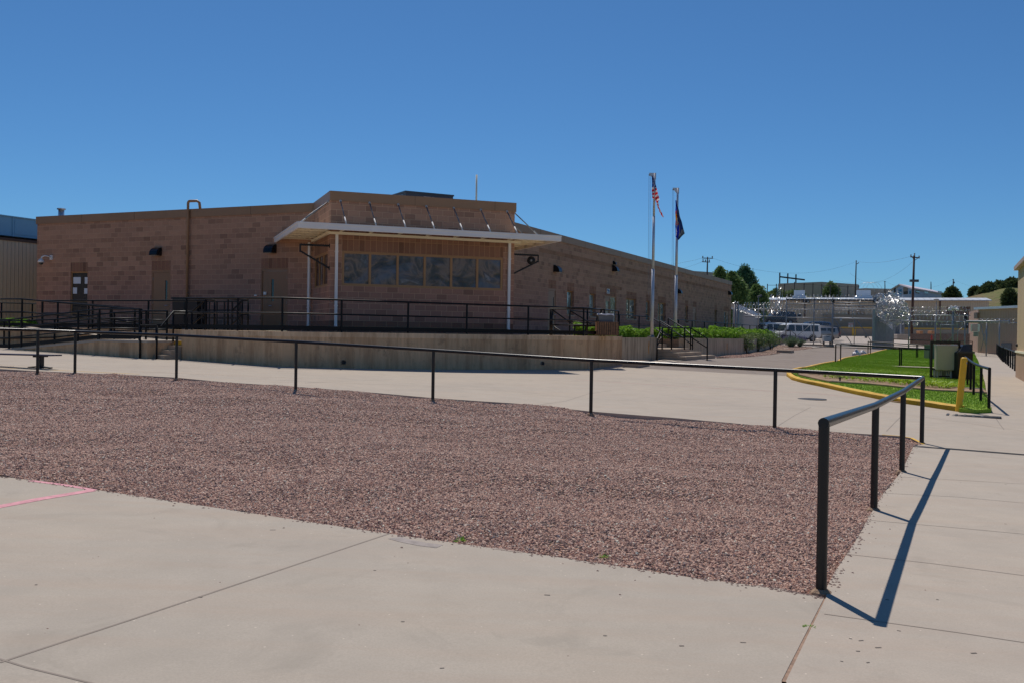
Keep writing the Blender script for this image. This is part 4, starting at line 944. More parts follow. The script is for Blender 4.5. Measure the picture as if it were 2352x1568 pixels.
# door sign on the right wing
r=rect(RW,ZV(925,290),ZV(980,400)); t=thing('wall_sign',RW.p((r[0]+r[1])/2,(r[2]+r[3])/2,0),'small white and blue sign above the glazed door of the right wing','sign')
b=MB(); fbox(b,RW,r[0],r[1],r[2],r[3],.002,.02); b.build('board',MT['signwhite'],t)
b=MB(); w=r[1]-r[0]; h=r[3]-r[2]; fbox(b,RW,r[0]+.1*w,r[0]+.55*w,r[2]+.55*h,r[2]+.9*h,.021,.024); fbox(b,RW,r[0]+.35*w,r[0]+.9*w,r[2]+.42*h,r[2]+.7*h,.021,.0235)
for k in range(3): fbox(b,RW,r[0]+.1*w,r[1]-.1*w,r[2]+(.08+.1*k)*h,r[2]+(.13+.1*k)*h,.021,.024)
b.build('emblem',MT['bluetxt'],t)
# ================================================================= PLATFORM, RAMPS, STEPS
R53=RW.off(5.3)
sA0=LW.off(6.5).hit(418)[0]; sA=LW.off(6.7).hit(645)[0]
A0=LW.p(sA0,0,6.5); A1=V(at(645,757,29.5)); Bp=R53.p(R53.hit(1349)[0],0); Cp=R53.p(R53.hit(1430)[0],0)
s1512=R53.hit(1512)[0]; s1574=R53.hit(1574)[0]; sWend=R53.hit(1785)[0]
low=lambda x,y:g(x,y)-.3
LO=lambda s,o:LW.p(s,0,o)
s472=LW.off(5).hit(472)[0]; s97=LW.off(4.5).hit(97)[0]; s51=LW.off(5.9).hit(51)[0]; s315=LW.off(5.9).hit(315)[0]; s227=LW.off(7.5).hit(227)[0]; s441=LW.off(5).hit(441)[0]
print('s',sA0,s472,s441,s315,s227,s97,s51)
PTH=thing('raised_platform',BF.p(s2/2,low(0,32),2),'raised concrete platform with stained walls wrapping round the brown building','platform')
xy=lambda L:[(p.x,p.y) for p in L]
plat=[A0,A1,Bp,Cp,R53.p(Cp.dot(ra)-R53.O.dot(ra)+.01,0),RW.p((Cp-RW.O).dot(ra),0,.02),RW.p(.05,0,.05),BR.p(t3-.05,0,.03),BR.p(0,0,.03),BF.p(0,0,.03),BS.p(sj-.05,0,.03),LW.p(.05,0,.05),LO(sL+6,.03),LO(sL+6,4.5),LO(s472,4.5),LO(s472,5.6),LO(sA0,5.6)]
plat=[plat[i] for i in range(len(plat)) if i!=4]
b=MB(); b.prism(xy(plat),low,PT-.16); b.build('retaining_wall',MT['cwall'],PTH)
def grow(L,d):
    out=[];n=len(L)
    for i in range(n):
        a_=L[i-1];p=L[i];c=L[(i+1)%n]; out.append(p)
    return out
# slab edge stands 15 mm proud of the wall
lip=[LO(sA0+.015,6.515),Vector((A1.x-.005,A1.y-.017,0)),Vector((Bp.x+.012,Bp.y-.015,0)),Cp+rn*.015]+plat[4:]
b=MB(); b.prism(xy(lip),PT-.16,PT); b.build('slab',concrete('platform_slab',(.74,.53,.34),wall=True),PTH)
# drain pipes in the wall
for (u,v,nm) in((ZB(740,1465)[0],ZB(740,1465)[1],0),(ZI(330,1182)[0],ZI(330,1182)[1],1)):
    fr=Fr(A1,(Bp-A1).normalized(),Vector(((Bp-A1).normalized().y,-(Bp-A1).normalized().x,0))); fr.a.z=0; s,z=fr.hit(u,v); b=MB(); b.tube([fr.p(s,z,-.2),fr.p(s,z,.05)],.07,16,False); b.tube([fr.p(s,z,-.1),fr.p(s,z,.03)],.058,16,False); b.tube([fr.p(s,z,.0),fr.p(s,z,.012)],.057,16); 
    o=b.build('drain_pipe',MT['dullsteel'],PTH); b=MB(); b.tube([fr.p(s,z,.013),fr.p(s,z,.03)],.055,16); b.build('pipe_mouth',MT['blackm'],o)
# landing and ramps
ZLd=EYE-.40
rampS=lambda s:(ZLd if s<s227 else max(ZLd-(s-s227)/11.,g(*LO(s,7)[:2])-.02))
ramp2=lambda s:(ZLd if s<s315 else (PT if s>s51 else ZLd+(PT-ZLd)*(s-s315)/(s51-s315)))
def swept(name,S,o0,o1,zf,mat,parent,zlow=low,zofft=0.):
    b=MB(); 
    for a_,c_ in zip(S,S[1:]):
        p=[LO(a_,o0),LO(c_,o0),LO(c_,o1),LO(a_,o1)]; za,zc=zf(a_)+zofft,zf(c_)+zofft
        T=[(p[0].x,p[0].y,za),(p[1].x,p[1].y,zc),(p[2].x,p[2].y,zc),(p[3].x,p[3].y,za)]; b.quad(T[::-1] if (Vector(T[1])-Vector(T[0])).cross(Vector(T[2])-Vector(T[0])).z<0 else T)
        for i,j in((2,3),(0,1)): 
            b.quad([T[i],T[j],(T[j][0],T[j][1],zlow(T[j][0],T[j][1]) if callable(zlow) else T[j][2]-zlow),(T[i][0],T[i][1],zlow(T[i][0],T[i][1]) if callable(zlow) else T[i][2]-zlow)],[(0,0)]*4)
    for s in(S[0],S[-1]):
        p,q_=LO(s,o0),LO(s,o1); z=zf(s)+zofft; f=lambda w:(zlow(w.x,w.y) if callable(zlow) else z-zlow); b.quad([(p.x,p.y,z),(q_.x,q_.y,z),(q_.x,q_.y,f(q_)),(p.x,p.y,f(p))])
    o=b.build(name,mat,parent); bm=bmesh.new(); bm.from_mesh(o.data); bmesh.ops.remove_doubles(bm,verts=bm.verts,dist=.0005); bmesh.ops.recalc_face_normals(bm,faces=bm.faces); bm.to_mesh(o.data); bm.free(); return o
RT_=thing('access_ramp',LO(s227,7)+Vector((0,0,.5)),'switchback concrete access ramp with low stained walls at the left of the platform','ramp')
sst=LW.off(7.1).hit(362.5)[0]; sr0=LW.off(7.5).hit(340)[0]
L_=lambda a_,b_,n:[a_+(b_-a_)*k/n for k in range(n+1)]
sEnd=s227+6.2
swept('lower_ramp',[sr0]+L_(s227,sEnd,12),6.06,7.5,rampS,MT['cwall'],RT_)
swept('ramp_surface',[sr0-.01]+L_(s227,sEnd,12),6.05,7.52,rampS,MT['pave'],RT_,.07,.012)
swept('upper_ramp',[s472+.02,sA0,s315]+L_(s315,s51,10)[1:]+[sL+6],4.52,6.05,ramp2,MT['cwall'],RT_)
swept('ramp_surface',[s472+.02,sA0,s315]+L_(s315,s51,10)[1:]+[sL+6],4.51,6.045,ramp2,MT['pave'],RT_,.07,.012)
b=MB(); b.prism(xy([LO(sA0+.02,6.05),LO(sr0-.012,6.05),LO(sr0-.012,6.3),LO(sA0+.02,6.3)]),low,ZLd); b.build('landing',MT['cstep'],RT_)
# lower steps beside the platform corner
SL=thing('concrete_steps',LO((sA0+sst)/2,6.8)+Vector((0,0,.5)),'three concrete steps with a yellow top nosing at the left corner of the platform','steps')
gz0=g(*LO(sst,7.)[:2]); n=4
for k in range(3):
    b=MB(); z=gz0+(ZLd-gz0)*(k+1)/n; b.prism(xy([LO(sA0+.02,6.301),LO(sst-.0,6.301),LO(sst-.0,7.25-.3*k),LO(sA0+.02,7.25-.3*k)]),(lambda x,y:g(x,y)-.1) if k==0 else z-(ZLd-gz0)/n+.001,z); b.build('step',MT['cstep'],SL)
b=MB(); b.prism(xy([LO(sA0+.02,6.302),LO(sA0+.75,6.302),LO(sA0+.75,6.345),LO(sA0+.02,6.345)]),ZLd-.13,ZLd+.004); b.build('nosing',MT['yellow'],SL)
# steps from landing up to platform
b=MB()
for k in range(2): b.prism(xy([LO(s472+.021,4.53),LO(s472+.65-.3*k,4.53),LO(s472+.65-.3*k,5.58),LO(s472+.021,5.58)]),ZLd+.13*k+.02,ZLd+.13*(k+1)); 
b.build('upper_step',MT['cstep'],SL)
# planter and walkway along the right wing
PW=thing('planter_wall',R53.p((s1574+sWend)/2,0)+Vector((0,0,.6)),'long board-marked concrete planter wall beyond the steps','wall')
sC=(Cp-R53.O).dot(ra)
def boardwall():
    m=NT('board_marked_concrete'); uv=m.n('ShaderNodeUVMap'); sx=m.n('ShaderNodeSeparateXYZ'); m.l(uv.outputs[0],sx.inputs[0]); v=m.tc(); st=m.noise(m.tc('Object',(9,9,.35)),1.5,6,.7); n=m.noise(v,1.2,5,.6)
    x=m.math('FRACT',m.math('DIVIDE',sx.outputs[0],.42)); ln=m.math('LESS_THAN',x,.03)
    c=m.ramp(n.outputs[0],[(.3,(.46,.36,.25)),(.7,(.58,.46,.33))]); c=m.mix(m.ramp(st.outputs[0],[(.52,(0,0,0)),(.62,(.85,.85,.85))]),c,(.15,.105,.08)); c=m.mix(m.math('MULTIPLY',ln,.7),c,(.13,.09,.07)); m.bump(st.outputs[0],.01,.5)
    return m.set(c,.9,0,.2)
MT['board']=boardwall()
def pwall(t,sa,sb,o1=0.,bend=()):
    P=[R53.p(sa,0,0),R53.p(sb,0,0)]+list(bend); Q=[R53.p(sa,0,-.3),R53.p(sb,0,-.3)]
    if bend: Q=Q+[bend[-1]-rn*.3]
    b=MB(); b.prism(xy(P+Q[::-1]),low,PT-.05); b.build('wall_face',MT['board'],t)
    b=MB(); b.prism(xy([R53.p(sa,0,-.301),R53.p(sb,0,-.301),R53.p(sb,0,-2.3),R53.p(sa,0,-2.3)]),PT-1.2,PT-.12); b.build('soil',MT['dirt'],t)
PW2=thing('planter_wall',R53.p((sC+s1512)/2,0)+Vector((0,0,.6)),'short board-marked planter wall between the platform and the steps, with a rusty spall','wall')
s1703=R53.hit(1703)[0]; pwall(PW2,sC+.02,s1512); pwall(PW,s1574,s1703)
k0=R53.p(s1703,0); e_=V(at(1785,776,96)); e_.z=0; e2=V(at(1813,776,104)); e2.z=0; mid_=k0.lerp(e_,.5)+rn*.35
b=MB(); bp_=[k0+ra*.001,mid_,e_]; b.prism(xy(bp_+[p-rn*.3 for p in bp_[::-1]]),low,PT-.05); b.build('wall_face',MT['board'],PW)
b=MB(); b.prism(xy([p-rn*.301 for p in bp_]+[p-rn*2.4 for p in bp_[::-1]]),PT-1.2,PT-.12); b.build('soil',MT['dirt'],PW)
b.quad([e_+Vector((0,0,low(e_.x,e_.y))),e2+Vector((0,0,low(e2.x,e2.y))),e2+Vector((0,0,g(e2.x,e2.y)+.45)),e_+Vector((0,0,PT-.05))]); b.quad([p-rn*.25 for p in (e_+Vector((0,0,PT-.05)),e2+Vector((0,0,g(e2.x,e2.y)+.45)),e2+Vector((0,0,low(e2.x,e2.y))),e_+Vector((0,0,low(e_.x,e_.y))))])
b.quad([e_+Vector((0,0,PT-.05)),e2+Vector((0,0,g(e2.x,e2.y)+.45)),e2-rn*.25+Vector((0,0,g(e2.x,e2.y)+.45)),e_-rn*.25+Vector((0,0,PT-.05))]); b.quad([e2+Vector((0,0,low(e2.x,e2.y))),e2-rn*.25+Vector((0,0,low(e2.x,e2.y))),e2-rn*.25+Vector((0,0,g(e2.x,e2.y)+.45)),e2+Vector((0,0,g(e2.x,e2.y)+.45))])
b.build('sloping_end',MT['board'],PW)
# rusty spalls
for T_,(u0,v0,h) in((PW2,(*ZI(1940,940),.55)),(PW,(*ZJ(1203,790),.42))):
    s,z=R53.hit(u0,v0); b=MB(); rr=random.Random(int(u0)); L=[];Rr=[]
    for k in range(9): zz=z+h*(.5-k/8.); w=.045*sin(PI*(k+.5)/9)**.5+.02*rr.random(); x=.02*rr.uniform(-1,1); L.append(R53.p(s+x-w,zz,.006));Rr.append(R53.p(s+x+w,zz,.006))
    for k in range(8): b.quad([L[k],Rr[k],Rr[k+1],L[k+1]]); b.quad([L[k]-rn*.007,L[k],L[k+1],L[k+1]-rn*.007])
    b.build('spall',plain('rust_stain',(.78,.30,.07),.95,0,.5,30,.2,.02),T_)
WK=thing('walkway',RW.p(sR/2,PT,1.5),'raised concrete walkway along the foot of the right wing','walkway')
sWk=sR+5
b=MB(); b.prism(xy([RW.p((Cp-RW.O).dot(ra)+.001,0,.02),RW.p(sWk,0,.02),RW.p(sWk,0,3.0),RW.p((Cp-RW.O).dot(ra)+.001,0,3.0)]),low,PT-.002); b.build('slab',MT['pave'],WK)
# main steps
MS=thing('concrete_steps',R53.p((s1512+s1574)/2,0,.6)+Vector((0,0,.5)),'broad concrete steps with black handrails between the two planter walls','steps')
sc=s1512; gS=g(*R53.p(sc+2,0,.8)[:2]); zl=zat(*ZJ(400,810),43.6); zl=gS+.50
print('landing z',zl,gS)
for k,(o1,s1) in enumerate(((1.32,6.1),(.95,4.7),(.62,3.6))):
    b=MB(); z=gS+(zl-gS)*(k+1)/3.; zlow=(lambda x,y:g(x,y)-.1) if k==0 else gS+(zl-gS)*k/3.+.001
    b.prism(xy([R53.p(sc-.0,0,.002),R53.p(sc+s1,0,.002),R53.p(sc+s1,0,o1),R53.p(sc-.0,0,o1)]),zlow,z); o=bevel(b.build('step',MT['cstep'],MS),.015)
b=MB(); b.prism(xy([R53.p(sc+.002,0,-2.3),R53.p(s1574-.002,0,-2.3),R53.p(s1574-.002,0,.0),R53.p(sc+.002,0,.0)]),low,zl-.001); b.build('landing',MT['cstep'],MS)
for k in range(3):
    b=MB(); z=zl+(PT-zl)*(k+1)/3.; b.prism(xy([R53.p(sc+.003,0,-2.299),R53.p(s1574-.003,0,-2.299),R53.p(s1574-.003,0,-.9-.4*k),R53.p(sc+.003,0,-.9-.4*k)]),zl+(PT-zl)*k/3.+.001,z-.001*(k==2)); b.build('riser',MT['cstep'],MS)
# low concrete kerb blocks
for (ua,ub,vt,vb,lab) in((1431,1470,826,843,'low concrete block at the right foot of the platform wall'),(1785,1817,802,809.5,'flat concrete block beside the shrubs at the end of the planter wall')):
    P,D=GD(ua,vb); w=(ub-ua)/F*D; b=MB(); h=(vb-vt)/F*D; c=P+ra*.6+Vector((w*.5,0,h*.5)); b.box((c.x,c.y,P.z+h*.4),(w,1.6,h*.95),-radians(BAZ-45)); tag(bevel(b.build('concrete_block',MT['cstep']),.02),lab,'block')
# ================================================================= RAILINGS
def rail(name,label,tops,r=.028,mids=(),toe=None,base=None,group=None,posts=None,square=False,mat='black_far',ends=(0,0),pr=None,cat='railing',foot=False,caps=True):
    """tops: 3-D points of the top rail; a post under each unless posts gives indices; base(x,y)->z of the foot"""
    tops=[V(p) for p in tops]; base=base or g; m=MT[mat]; posts=range(len(tops)) if posts is None else posts; pr=pr or max(r*.9,.033)
    c=tops[0]; t=thing(name,(c.x,c.y,base(c.x,c.y)),label,cat,group)
    ext=list(tops)
    if ends[0]: ext[0]=ext[0]+(tops[0]-tops[1]).normalized()*ends[0]
    if ends[1]: ext[-1]=ext[-1]+(tops[-1]-tops[-2]).normalized()*ends[1]
    b=MB()
    if square:
        for a_,c_ in zip(ext,ext[1:]): b.bar(a_,c_,r*2)
    else: b.tube(ext,r,12)
    o=b.build('top_rail',m,t,not square); 
    if not square: smooth_by_angle(o,50)
    for i in posts:
        p=tops[i]; z=base(p.x,p.y); b=MB()
        if square: b.bar((p.x,p.y,z-.05),(p.x,p.y,p.z),pr*2)
        else: b.tube([(p.x,p.y,z-.05),(p.x,p.y,p.z)],pr,12)
        q=b.build('post',m,t,not square)
        if not square: smooth_by_angle(q,50)
        if foot: 
            b=MB(); b.tube([(p.x,p.y,z-.02),(p.x,p.y,z+.012),(p.x,p.y,z+.03)],[pr*2.3,pr*1.9,pr*1.15],9); b.build('footing',MT['dirt'],q)
    for dz in mids:
        b=MB(); 
        pts=[Vector((p.x,p.y,p.z-dz)) for p in tops]
        if square: 
            for a_,c_ in zip(pts,pts[1:]): b.bar(a_,c_,r*1.5)
        else: b.tube(pts,r*.8,8)
        b.build('mid_rail',m,t,not square)
    if toe:
        b=MB()
        for a_,c_ in zip(tops,tops[1:]):
            za,zc=base(a_.x,a_.y)+toe/2+.05,base(c_.x,c_.y)+toe/2+.05; b.bar((a_.x,a_.y,za),(c_.x,c_.y,zc),.012,toe)
        b.build('toe_board',m,t)
    return t
def gt(ub,vb,vt,ut=None):
    P,D=GD(ub,vb); q=at(ut or ub,vt,D); return Vector((P.x,P.y,q[2]))
# near pipe rail around the gravel
R_=.033
far=[gt(172,857,762),gt(405,870,770.5),gt(679,896,785),gt(994,919,804),gt(1357,951,827),gt(1779,985,848.5),gt(2117,1019,867)]
a_,b_=far[0],far[1]; bend=gt(86,860,759)
left=[gt(-420,858,748),gt(-190,858,752),bend]
rt=[gt(2071.5,1084,898),gt(2007,1172,930),gt(1886,1362,970)]
t=rail('pipe_railing','long black pipe rail round the gravel bed, turning towards the viewer at its near end',left+far+rt,R_,pr=.033,ends=(0,.03),mat='black',foot=True)
# end disc is the pipe's cut end
# bench
def bench():
    P=G(92,846); t=thing('bench',P,'dark slatted bench on a single post at the left edge behind the rail','bench'); D=GD(92,846)[1]; zt=zat(92,812,D); a_=V(at(-140,809,D+.6)); c_=V(at(129,813.5,D-.3)); a_.z=c_.z=zt
    d=(c_-a_); d.z=0; d.normalize(); n=Vector((-d.y,d.x,0))
    for k in range(4): b=MB(); b.bar(a_+n*(k*.11-.16)-Vector((0,0,.02)),c_+n*(k*.11-.16)-Vector((0,0,.02)),.085,.035); bevel(b.build('slat',MT['blackm'] if 0 else plain('dark_violet_slats',(.035,.03,.06),.5),t),.006)
    b=MB(); b.box((P.x,P.y,(P.z+zt)/2-.02),(.13,.13,zt-P.z-.05),atan2(d.y,d.x)); b.build('leg',MT['dullsteel'] if 0 else MT['blackm'],t)
    b=MB(); q=P+Vector((0,0,.03)); 
    for s in(-1,1): b.bar(q+Vector((0,0,.03)),q+d*s*.33,.10,.03)
    b.build('foot',MT['blackm'],t)
    b=MB(); b.bar(Vector((P.x,P.y,zt-.06))-n*.2,Vector((P.x,P.y,zt-.06))+n*.22,.1,.04); b.build('bracket',MT['blackm'],t)
bench()
# rail on the edge of the platform
def lin(p,q,n): return [p.lerp(q,k/n) for k in range(n+1)]
def up(p,h): return Vector((p.x,p.y,PT+h))
ins_=lambda p,n,d:p+n*d
Af=A1+Vector((.0,.16,0)); A0f=LO(sA0+.0,6.35)+LW.a*-.05
pl=(Bp-A1).normalized(); 
def onl(u): 
    fr=Fr(Af,pl,Vector((pl.y,-pl.x,0))); return fr.p(fr.hit(u)[0],0)
pf=[A0f,A0f.lerp(Af,.55),Af,onl(808),onl(962),onl(1098),onl(1240)]; Bf=onl(1341)
R51=R53.off(-.15); Cf=[R51.p(R51.hit(u)[0],0) for u in(1341,1381,1421)]
H1=1.02
rail('platform_railing','black two-rail railing with a kick board along the front edge of the raised platform',[up(p,H1) for p in pf]+[up(p,H1) for p in Cf],.029,(.46,),.13,lambda x,y:PT)
# return of the rail from the corner back to the wing
Cq=Cf[-1]; rb=[RW.p((Cq-RW.O).dot(ra),0,o) for o in(5.15,3.9)]
# upper walk rail on the left
w0=LW.off(4.62)
wk=[w0.p(s472+.0,0,0),w0.p(w0.hit(400)[0],0),w0.p(w0.hit(340)[0],0),w0.p(w0.hit(213)[0],0),w0.p(s97,0)]
wk=[w0.p(LW.off(4.62).hit(u)[0],0) for u in(471,341,213,97)]
rail('walkway_railing','black railing along the upper walk in front of the left wing',[up(p,1.01) for p in wk],.028,(.46,),.13,lambda x,y:PT)
# rails of the switchback ramp
def sl(o,us): f=LW.off(o); return [f.hit(u)[0] for u in us]
def rrail(label,o,S,zf,h,mids,toe,grp=None):
    P=[Vector((*LO(s,o)[:2],zf(s)+h)) for s in S]; fr=LW
    base=lambda x,y: zf((Vector((x,y,0))-LW.O).dot(LW.a))
    return rail('ramp_railing',label,P,.028,mids,toe,base)
SR1=sl(7.38,(398,372,321,232,183,86,38,-60,-180))
rrail('front black railing of the lower ramp, sloping down to the left',7.38,sl(7.38,(321,229,180,50,22,-90)),rampS,1.0,(.30,.62),.12)
rrail('middle black railing between the lower and the upper ramp',6.14,sl(6.14,(384,336,263,226,126,10,-100)),rampS,.97,(.30,.62),None)
rrail('front black railing of the upper ramp, rising to the left edge',5.95,sl(5.95,(310,257,133,51,-30,-120)),ramp2,1.02,(.46,),.12)
rrail('rear black railing of the upper ramp below the notice window',4.72,sl(4.72,(325,254,204,98)),ramp2,1.0,(.46,),None)
# hand rails of the lower steps
def handrail(label,pts,posts,r=.029,mid=None,name='handrail',m='black_far'):
    """pts [(xyz)], posts: list of (index, base z)"""
    pts=[V(p) for p in pts]; c=pts[0]; t=thing(name,(c.x,c.y,posts[0][1]),label,'handrail'); b=MB(); b.tube(pts,r,10); o=b.build('top_rail',MT[m],t,True); smooth_by_angle(o,50)
    for i,z in posts:
        p=pts[i] if isinstance(i,int) else pts[int(i)].lerp(pts[int(i)+1],i-int(i)); b=MB(); b.tube([(p.x,p.y,z-.03),p],.032,10); b.build('post',MT[m],t,True)
    for dz in (mid or ()):
        b=MB(); b.tube([p-Vector((0,0,dz)) for p in pts],r*.85,8); b.build('mid_rail',MT[m],t,True)
    return t
gl=g(*LO(sst,7.3)[:2])
f71=LW.off(7.3)
pA=V(at(*ZH(85,528),31.0)); pB=V(at(*ZH(150,528),31.0)); pC=V(at(*ZH(315,325),31.6)); pD=V(at(*ZH(660,330),32.3))
handrail('black handrail beside the left steps, bending up from the ground to the landing',[pA,pB,pC,V(at(*ZH(500,328),31.9))],[(0,gl),(2,ZLd),(3,ZLd)])
pA2=V(at(*ZG(1885,515),30.7)); pB2=V(at(*ZG(2110,515),30.7)); 
handrail('short black handrail frame in front of the left steps',[pA2,pB2],[(0,gl),(1,gl)])
p1=V(at(*ZH(565,325),33.6)); p2=V(at(*ZH(745,168),33.6)); p3=V(at(*ZH(1235,168),35.2)); p4=V(at(*ZH(1100,322),35.2))
handrail('black sloping handrail of the short upper steps behind the platform corner',[V(at(*ZH(400,325),33.3)),p1,p2,V(at(*ZH(870,172),33.6))],[(1,ZLd),(2,PT),(3,PT)],mid=(.45,))
handrail('black handrail frame with a sloping end in front of the left wing wall',[V(at(*ZH(1090,325),34.6)),V(at(*ZH(1240,180),34.6)),V(at(*ZH(1320,172),34.6)),V(at(*ZH(1050,155),35.5)),V(at(*ZH(760,150),36.3))],[(1,PT),(2,PT),(3,PT),(4,PT)],mid=(.5,))
# black steel lattice and cabinet by the left wing
def lattice():
    D=36.6; t=thing('steel_rack',V(at(*ZH(900,530),D)),'black open steel rack against the left wing wall','rack'); X=[615,700,800,1000,1060,1200]; zt=zat(*ZH(800,195),D); zm=zat(*ZH(800,310),D)
    L=V(at(*ZH(600,195),D)); R=V(at(*ZH(1210,200),D-1.0)); L.z=R.z=0
    b=MB(); 
    for z in(zt,zm,PT+.45): b.bar(L+Vector((0,0,z)),R+Vector((0,0,z)),.05)
    b.build('rail',MT['blackm'],t)
    for k in range(7): p=L.lerp(R,k/6); b=MB(); b.bar((p.x,p.y,PT),(p.x,p.y,zt),.05); b.build('upright',MT['blackm'],t)
lattice()
D=36.9; A_c=V(at(*ZH(300,135),D)); Bc=V(at(*ZH(605,150),D-.6)); t=thing('steel_cabinet',(A_c.x,A_c.y,PT),'black mesh sided cabinet beside the brown pipe on the left wing','cabinet')
fr=Fr(A_c,LW.a*-1,LW.n); w=(Bc-A_c).dot(fr.a); b=MB(); fbox(b,fr,0,w,PT+.08,A_c.z-.06,-.5,0); b.build('body',MT['blackm'],t); b=MB(); fbox(b,fr,-.03,w+.03,A_c.z-.059,A_c.z,-.53,.03); b.build('lid',MT['black'],t)
b=MB(); fbox(b,fr,w*.48,w*.52,PT+.1,A_c.z-.1,.001,.02)
b.build('door_edge',MT['black'],t)
for k in (0,1):
    b=MB(); s=w*(.05 if k==0 else .9); fbox(b,fr,s,s+.05,PT-.0,PT+.08,-.4,-.05); b.build('leg',MT['blackm'],t)
# rails in the middle of the platform (handrails of the sunken steps)
zP=PT
def Q(z,x,y,D): return V(at(*z(x,y),D))
handrail('black handrail with sloping ends in the middle of the platform, left of the wooden bin',[Q(ZI,400,338,37.6),Q(ZI,980,338,37.6),Q(ZI,1245,342,37.6)],[(0,PT),(1,PT),(2,PT)],mid=(.62,))
handrail('black handrail sloping down to the right behind the platform railing',[Q(ZI,425,350,37.9),Q(ZI,780,603,37.9),Q(ZI,1130,605,37.9)],[(0,PT-.0),(1,PT),(1.5,PT)],mid=(.6,))
handrail('black handrail by the wing wall, starting above the planter and running to the flag pole',[Q(ZI,705,362,41.5),Q(ZI,1130,405,43.5),Q(ZI,1480,430,46),Q(ZI,1790,452,48.5),Q(ZI,1975,462,50)],[(0,PT),(1,PT),(2,PT),(3,PT),(4,PT)],mid=(.46,))
handrail('black stair rail dropping behind the bin and the hedge',[Q(ZI,705,362,41.5),Q(ZI,910,490,41.3),Q(ZI,1060,600,41.2)],[(2,PT-.2)])
# walkway rail along the right wing (at 3 m)
R30=RW.off(2.9); f=lambda u:R30.hit(u)[0]
uu=[(2550+x/3.36)/1.74149 for x in(555,740,903,1048,1178,1300,1410,1515,1608)]
Pw=[R30.p(f(u),PT+1.0) for u in [(2550+415/3.36)/1.74149]+uu]
rail('walkway_railing','long black railing along the walk in front of the right wing, beyond the steps',Pw,.026,(.48,),None,lambda x,y:PT-.05)
rail('walkway_railing','black stepped railing going down at the far end of the right wing walk',[Q(ZP,405,990,84),Q(ZP,610,1130,86),Q(ZP,700,1160,88)],.03,(.5,),None,lambda x,y:g(x,y))
rail('walkway_railing','second far stair railing nearer the parked vans',[Q(ZP,480,995,90),Q(ZP,605,1000,91),Q(ZP,720,1045,92),Q(ZP,830,1080,92.5),Q(ZP,1035,1085,93),Q(ZP,1140,1165,90)],.03,(.5,),None,lambda x,y:g(x,y)+.3)
# main steps handrails
gz=lambda u,v:G(u,v).z
S0_=R53.p(s1512,0,1.25)
D0=43.3
hl=[Q(ZJ,265,690,43.0),Q(ZJ,335,540,43.9),Q(ZJ,460,540,44.3)]
handrail('left handrail of the broad steps, bent over at the top',hl,[(0,G(*ZJ(265,950)).z),(1,zl),(2,zl)],mid=(.33,))
hr=[Q(ZJ,300,450,45.8),Q(ZJ,462,545,44.2),Q(ZJ,715,545,45.2),Q(ZJ,940,688,45.0)]
handrail('right handrail of the broad steps running down to the road side',hr,[(0,PT-.05),(1,zl),(1.68,zl),(2,zl),(3,g(hr[3].x,hr[3].y))],mid=(.42,))
handrail('black handrail of the upper flight leaving the first flag pole',[Q(ZJ,185,400,49.5),Q(ZJ,225,425,49),Q(ZJ,460,570,45.0)],[(0,PT),(2,zl)],mid=(.45,))
handrail('black handrail of the upper flight below the second flag pole',[Q(ZJ,415,415,49),Q(ZJ,620,545,46.0),Q(ZJ,742,650,45.2)],[(0,PT),(2,zl)],mid=(.45,))
# ---- wooden litter bin housing on the platform
def woodbin():
    D=36.9; L=V(at(*ZV(730,1235),D)); R=V(at(*ZV(1150,1235),D)); t=thing('wooden_bin',((L.x+R.x)/2,L.y,PT),'grey litter bin inside a weathered wooden slat housing on the platform','litter bin')
    z1=zat(*ZV(940,978),D); w=(R-L).length; d=(R-L).normalized(); n=Vector((d.y,-d.x,0)); dep=w*.95; fr=Fr(L,d,n)
    k=9
    for side in range(4):
        f2=[fr,Fr(fr.p(w,0,0),-n,d),Fr(fr.p(w,0,-dep),-d,-n),Fr(fr.p(0,0,-dep),n,-d)][side]; ww=w if side%2==0 else dep
        for i in range(k):
            b=MB(); s=ww*(i+.08)/k; fbox(b,f2,s,s+ww/k*.72,PT+.03,z1,.0,.03); b.build('slat',MT['wood'],t)
    b=MB(); fbox(b,fr,.03,w-.03,PT+.05,z1-.03,-dep+.03,-.03); b.build('liner',MT['blackm'],t)
    a0,a1=V(at(*ZV(755,950),D)),V(at(*ZV(1070,950),D)); zt=zat(*ZV(900,850),D); s0=(a0-L).dot(d); s1=(a1-L).dot(d)
    b=MB(); 
    P=[fr.p(s0+.04,z1-.05,-.12),fr.p(s1-.04,z1-.05,-.12),fr.p(s1-.04,z1-.05,-dep+.1),fr.p(s0+.04,z1-.05,-dep+.1)]; T=[fr.p(s0,zt,-.08),fr.p(s1,zt,-.08),fr.p(s1,zt,-dep+.06),fr.p(s0,zt,-dep+.06)]
    for i in range(4): b.quad([P[i],P[(i+1)%4],T[(i+1)%4],T[i]])
    o=b.build('bin',MT['grey'],t); b=MB(); b.tube([p+Vector((0,0,.01)) for p in T+[T[0]]],.025,6); b.build('rim',MT['grey'],o)
    b=MB(); rr=random.Random(2); pts=[]
    for i in range(4):
        for q in range(6):
            p=T[i].lerp(T[(i+1)%4],q/6); pts.append(p+Vector((rr.uniform(-.015,.015),rr.uniform(-.015,.015),.03+rr.uniform(-.02,.03))))
    b.tube(pts+[pts[0]],.03,6); b.build('bag',plain('clear_bag',(.6,.6,.68),.3),t,True)
woodbin()
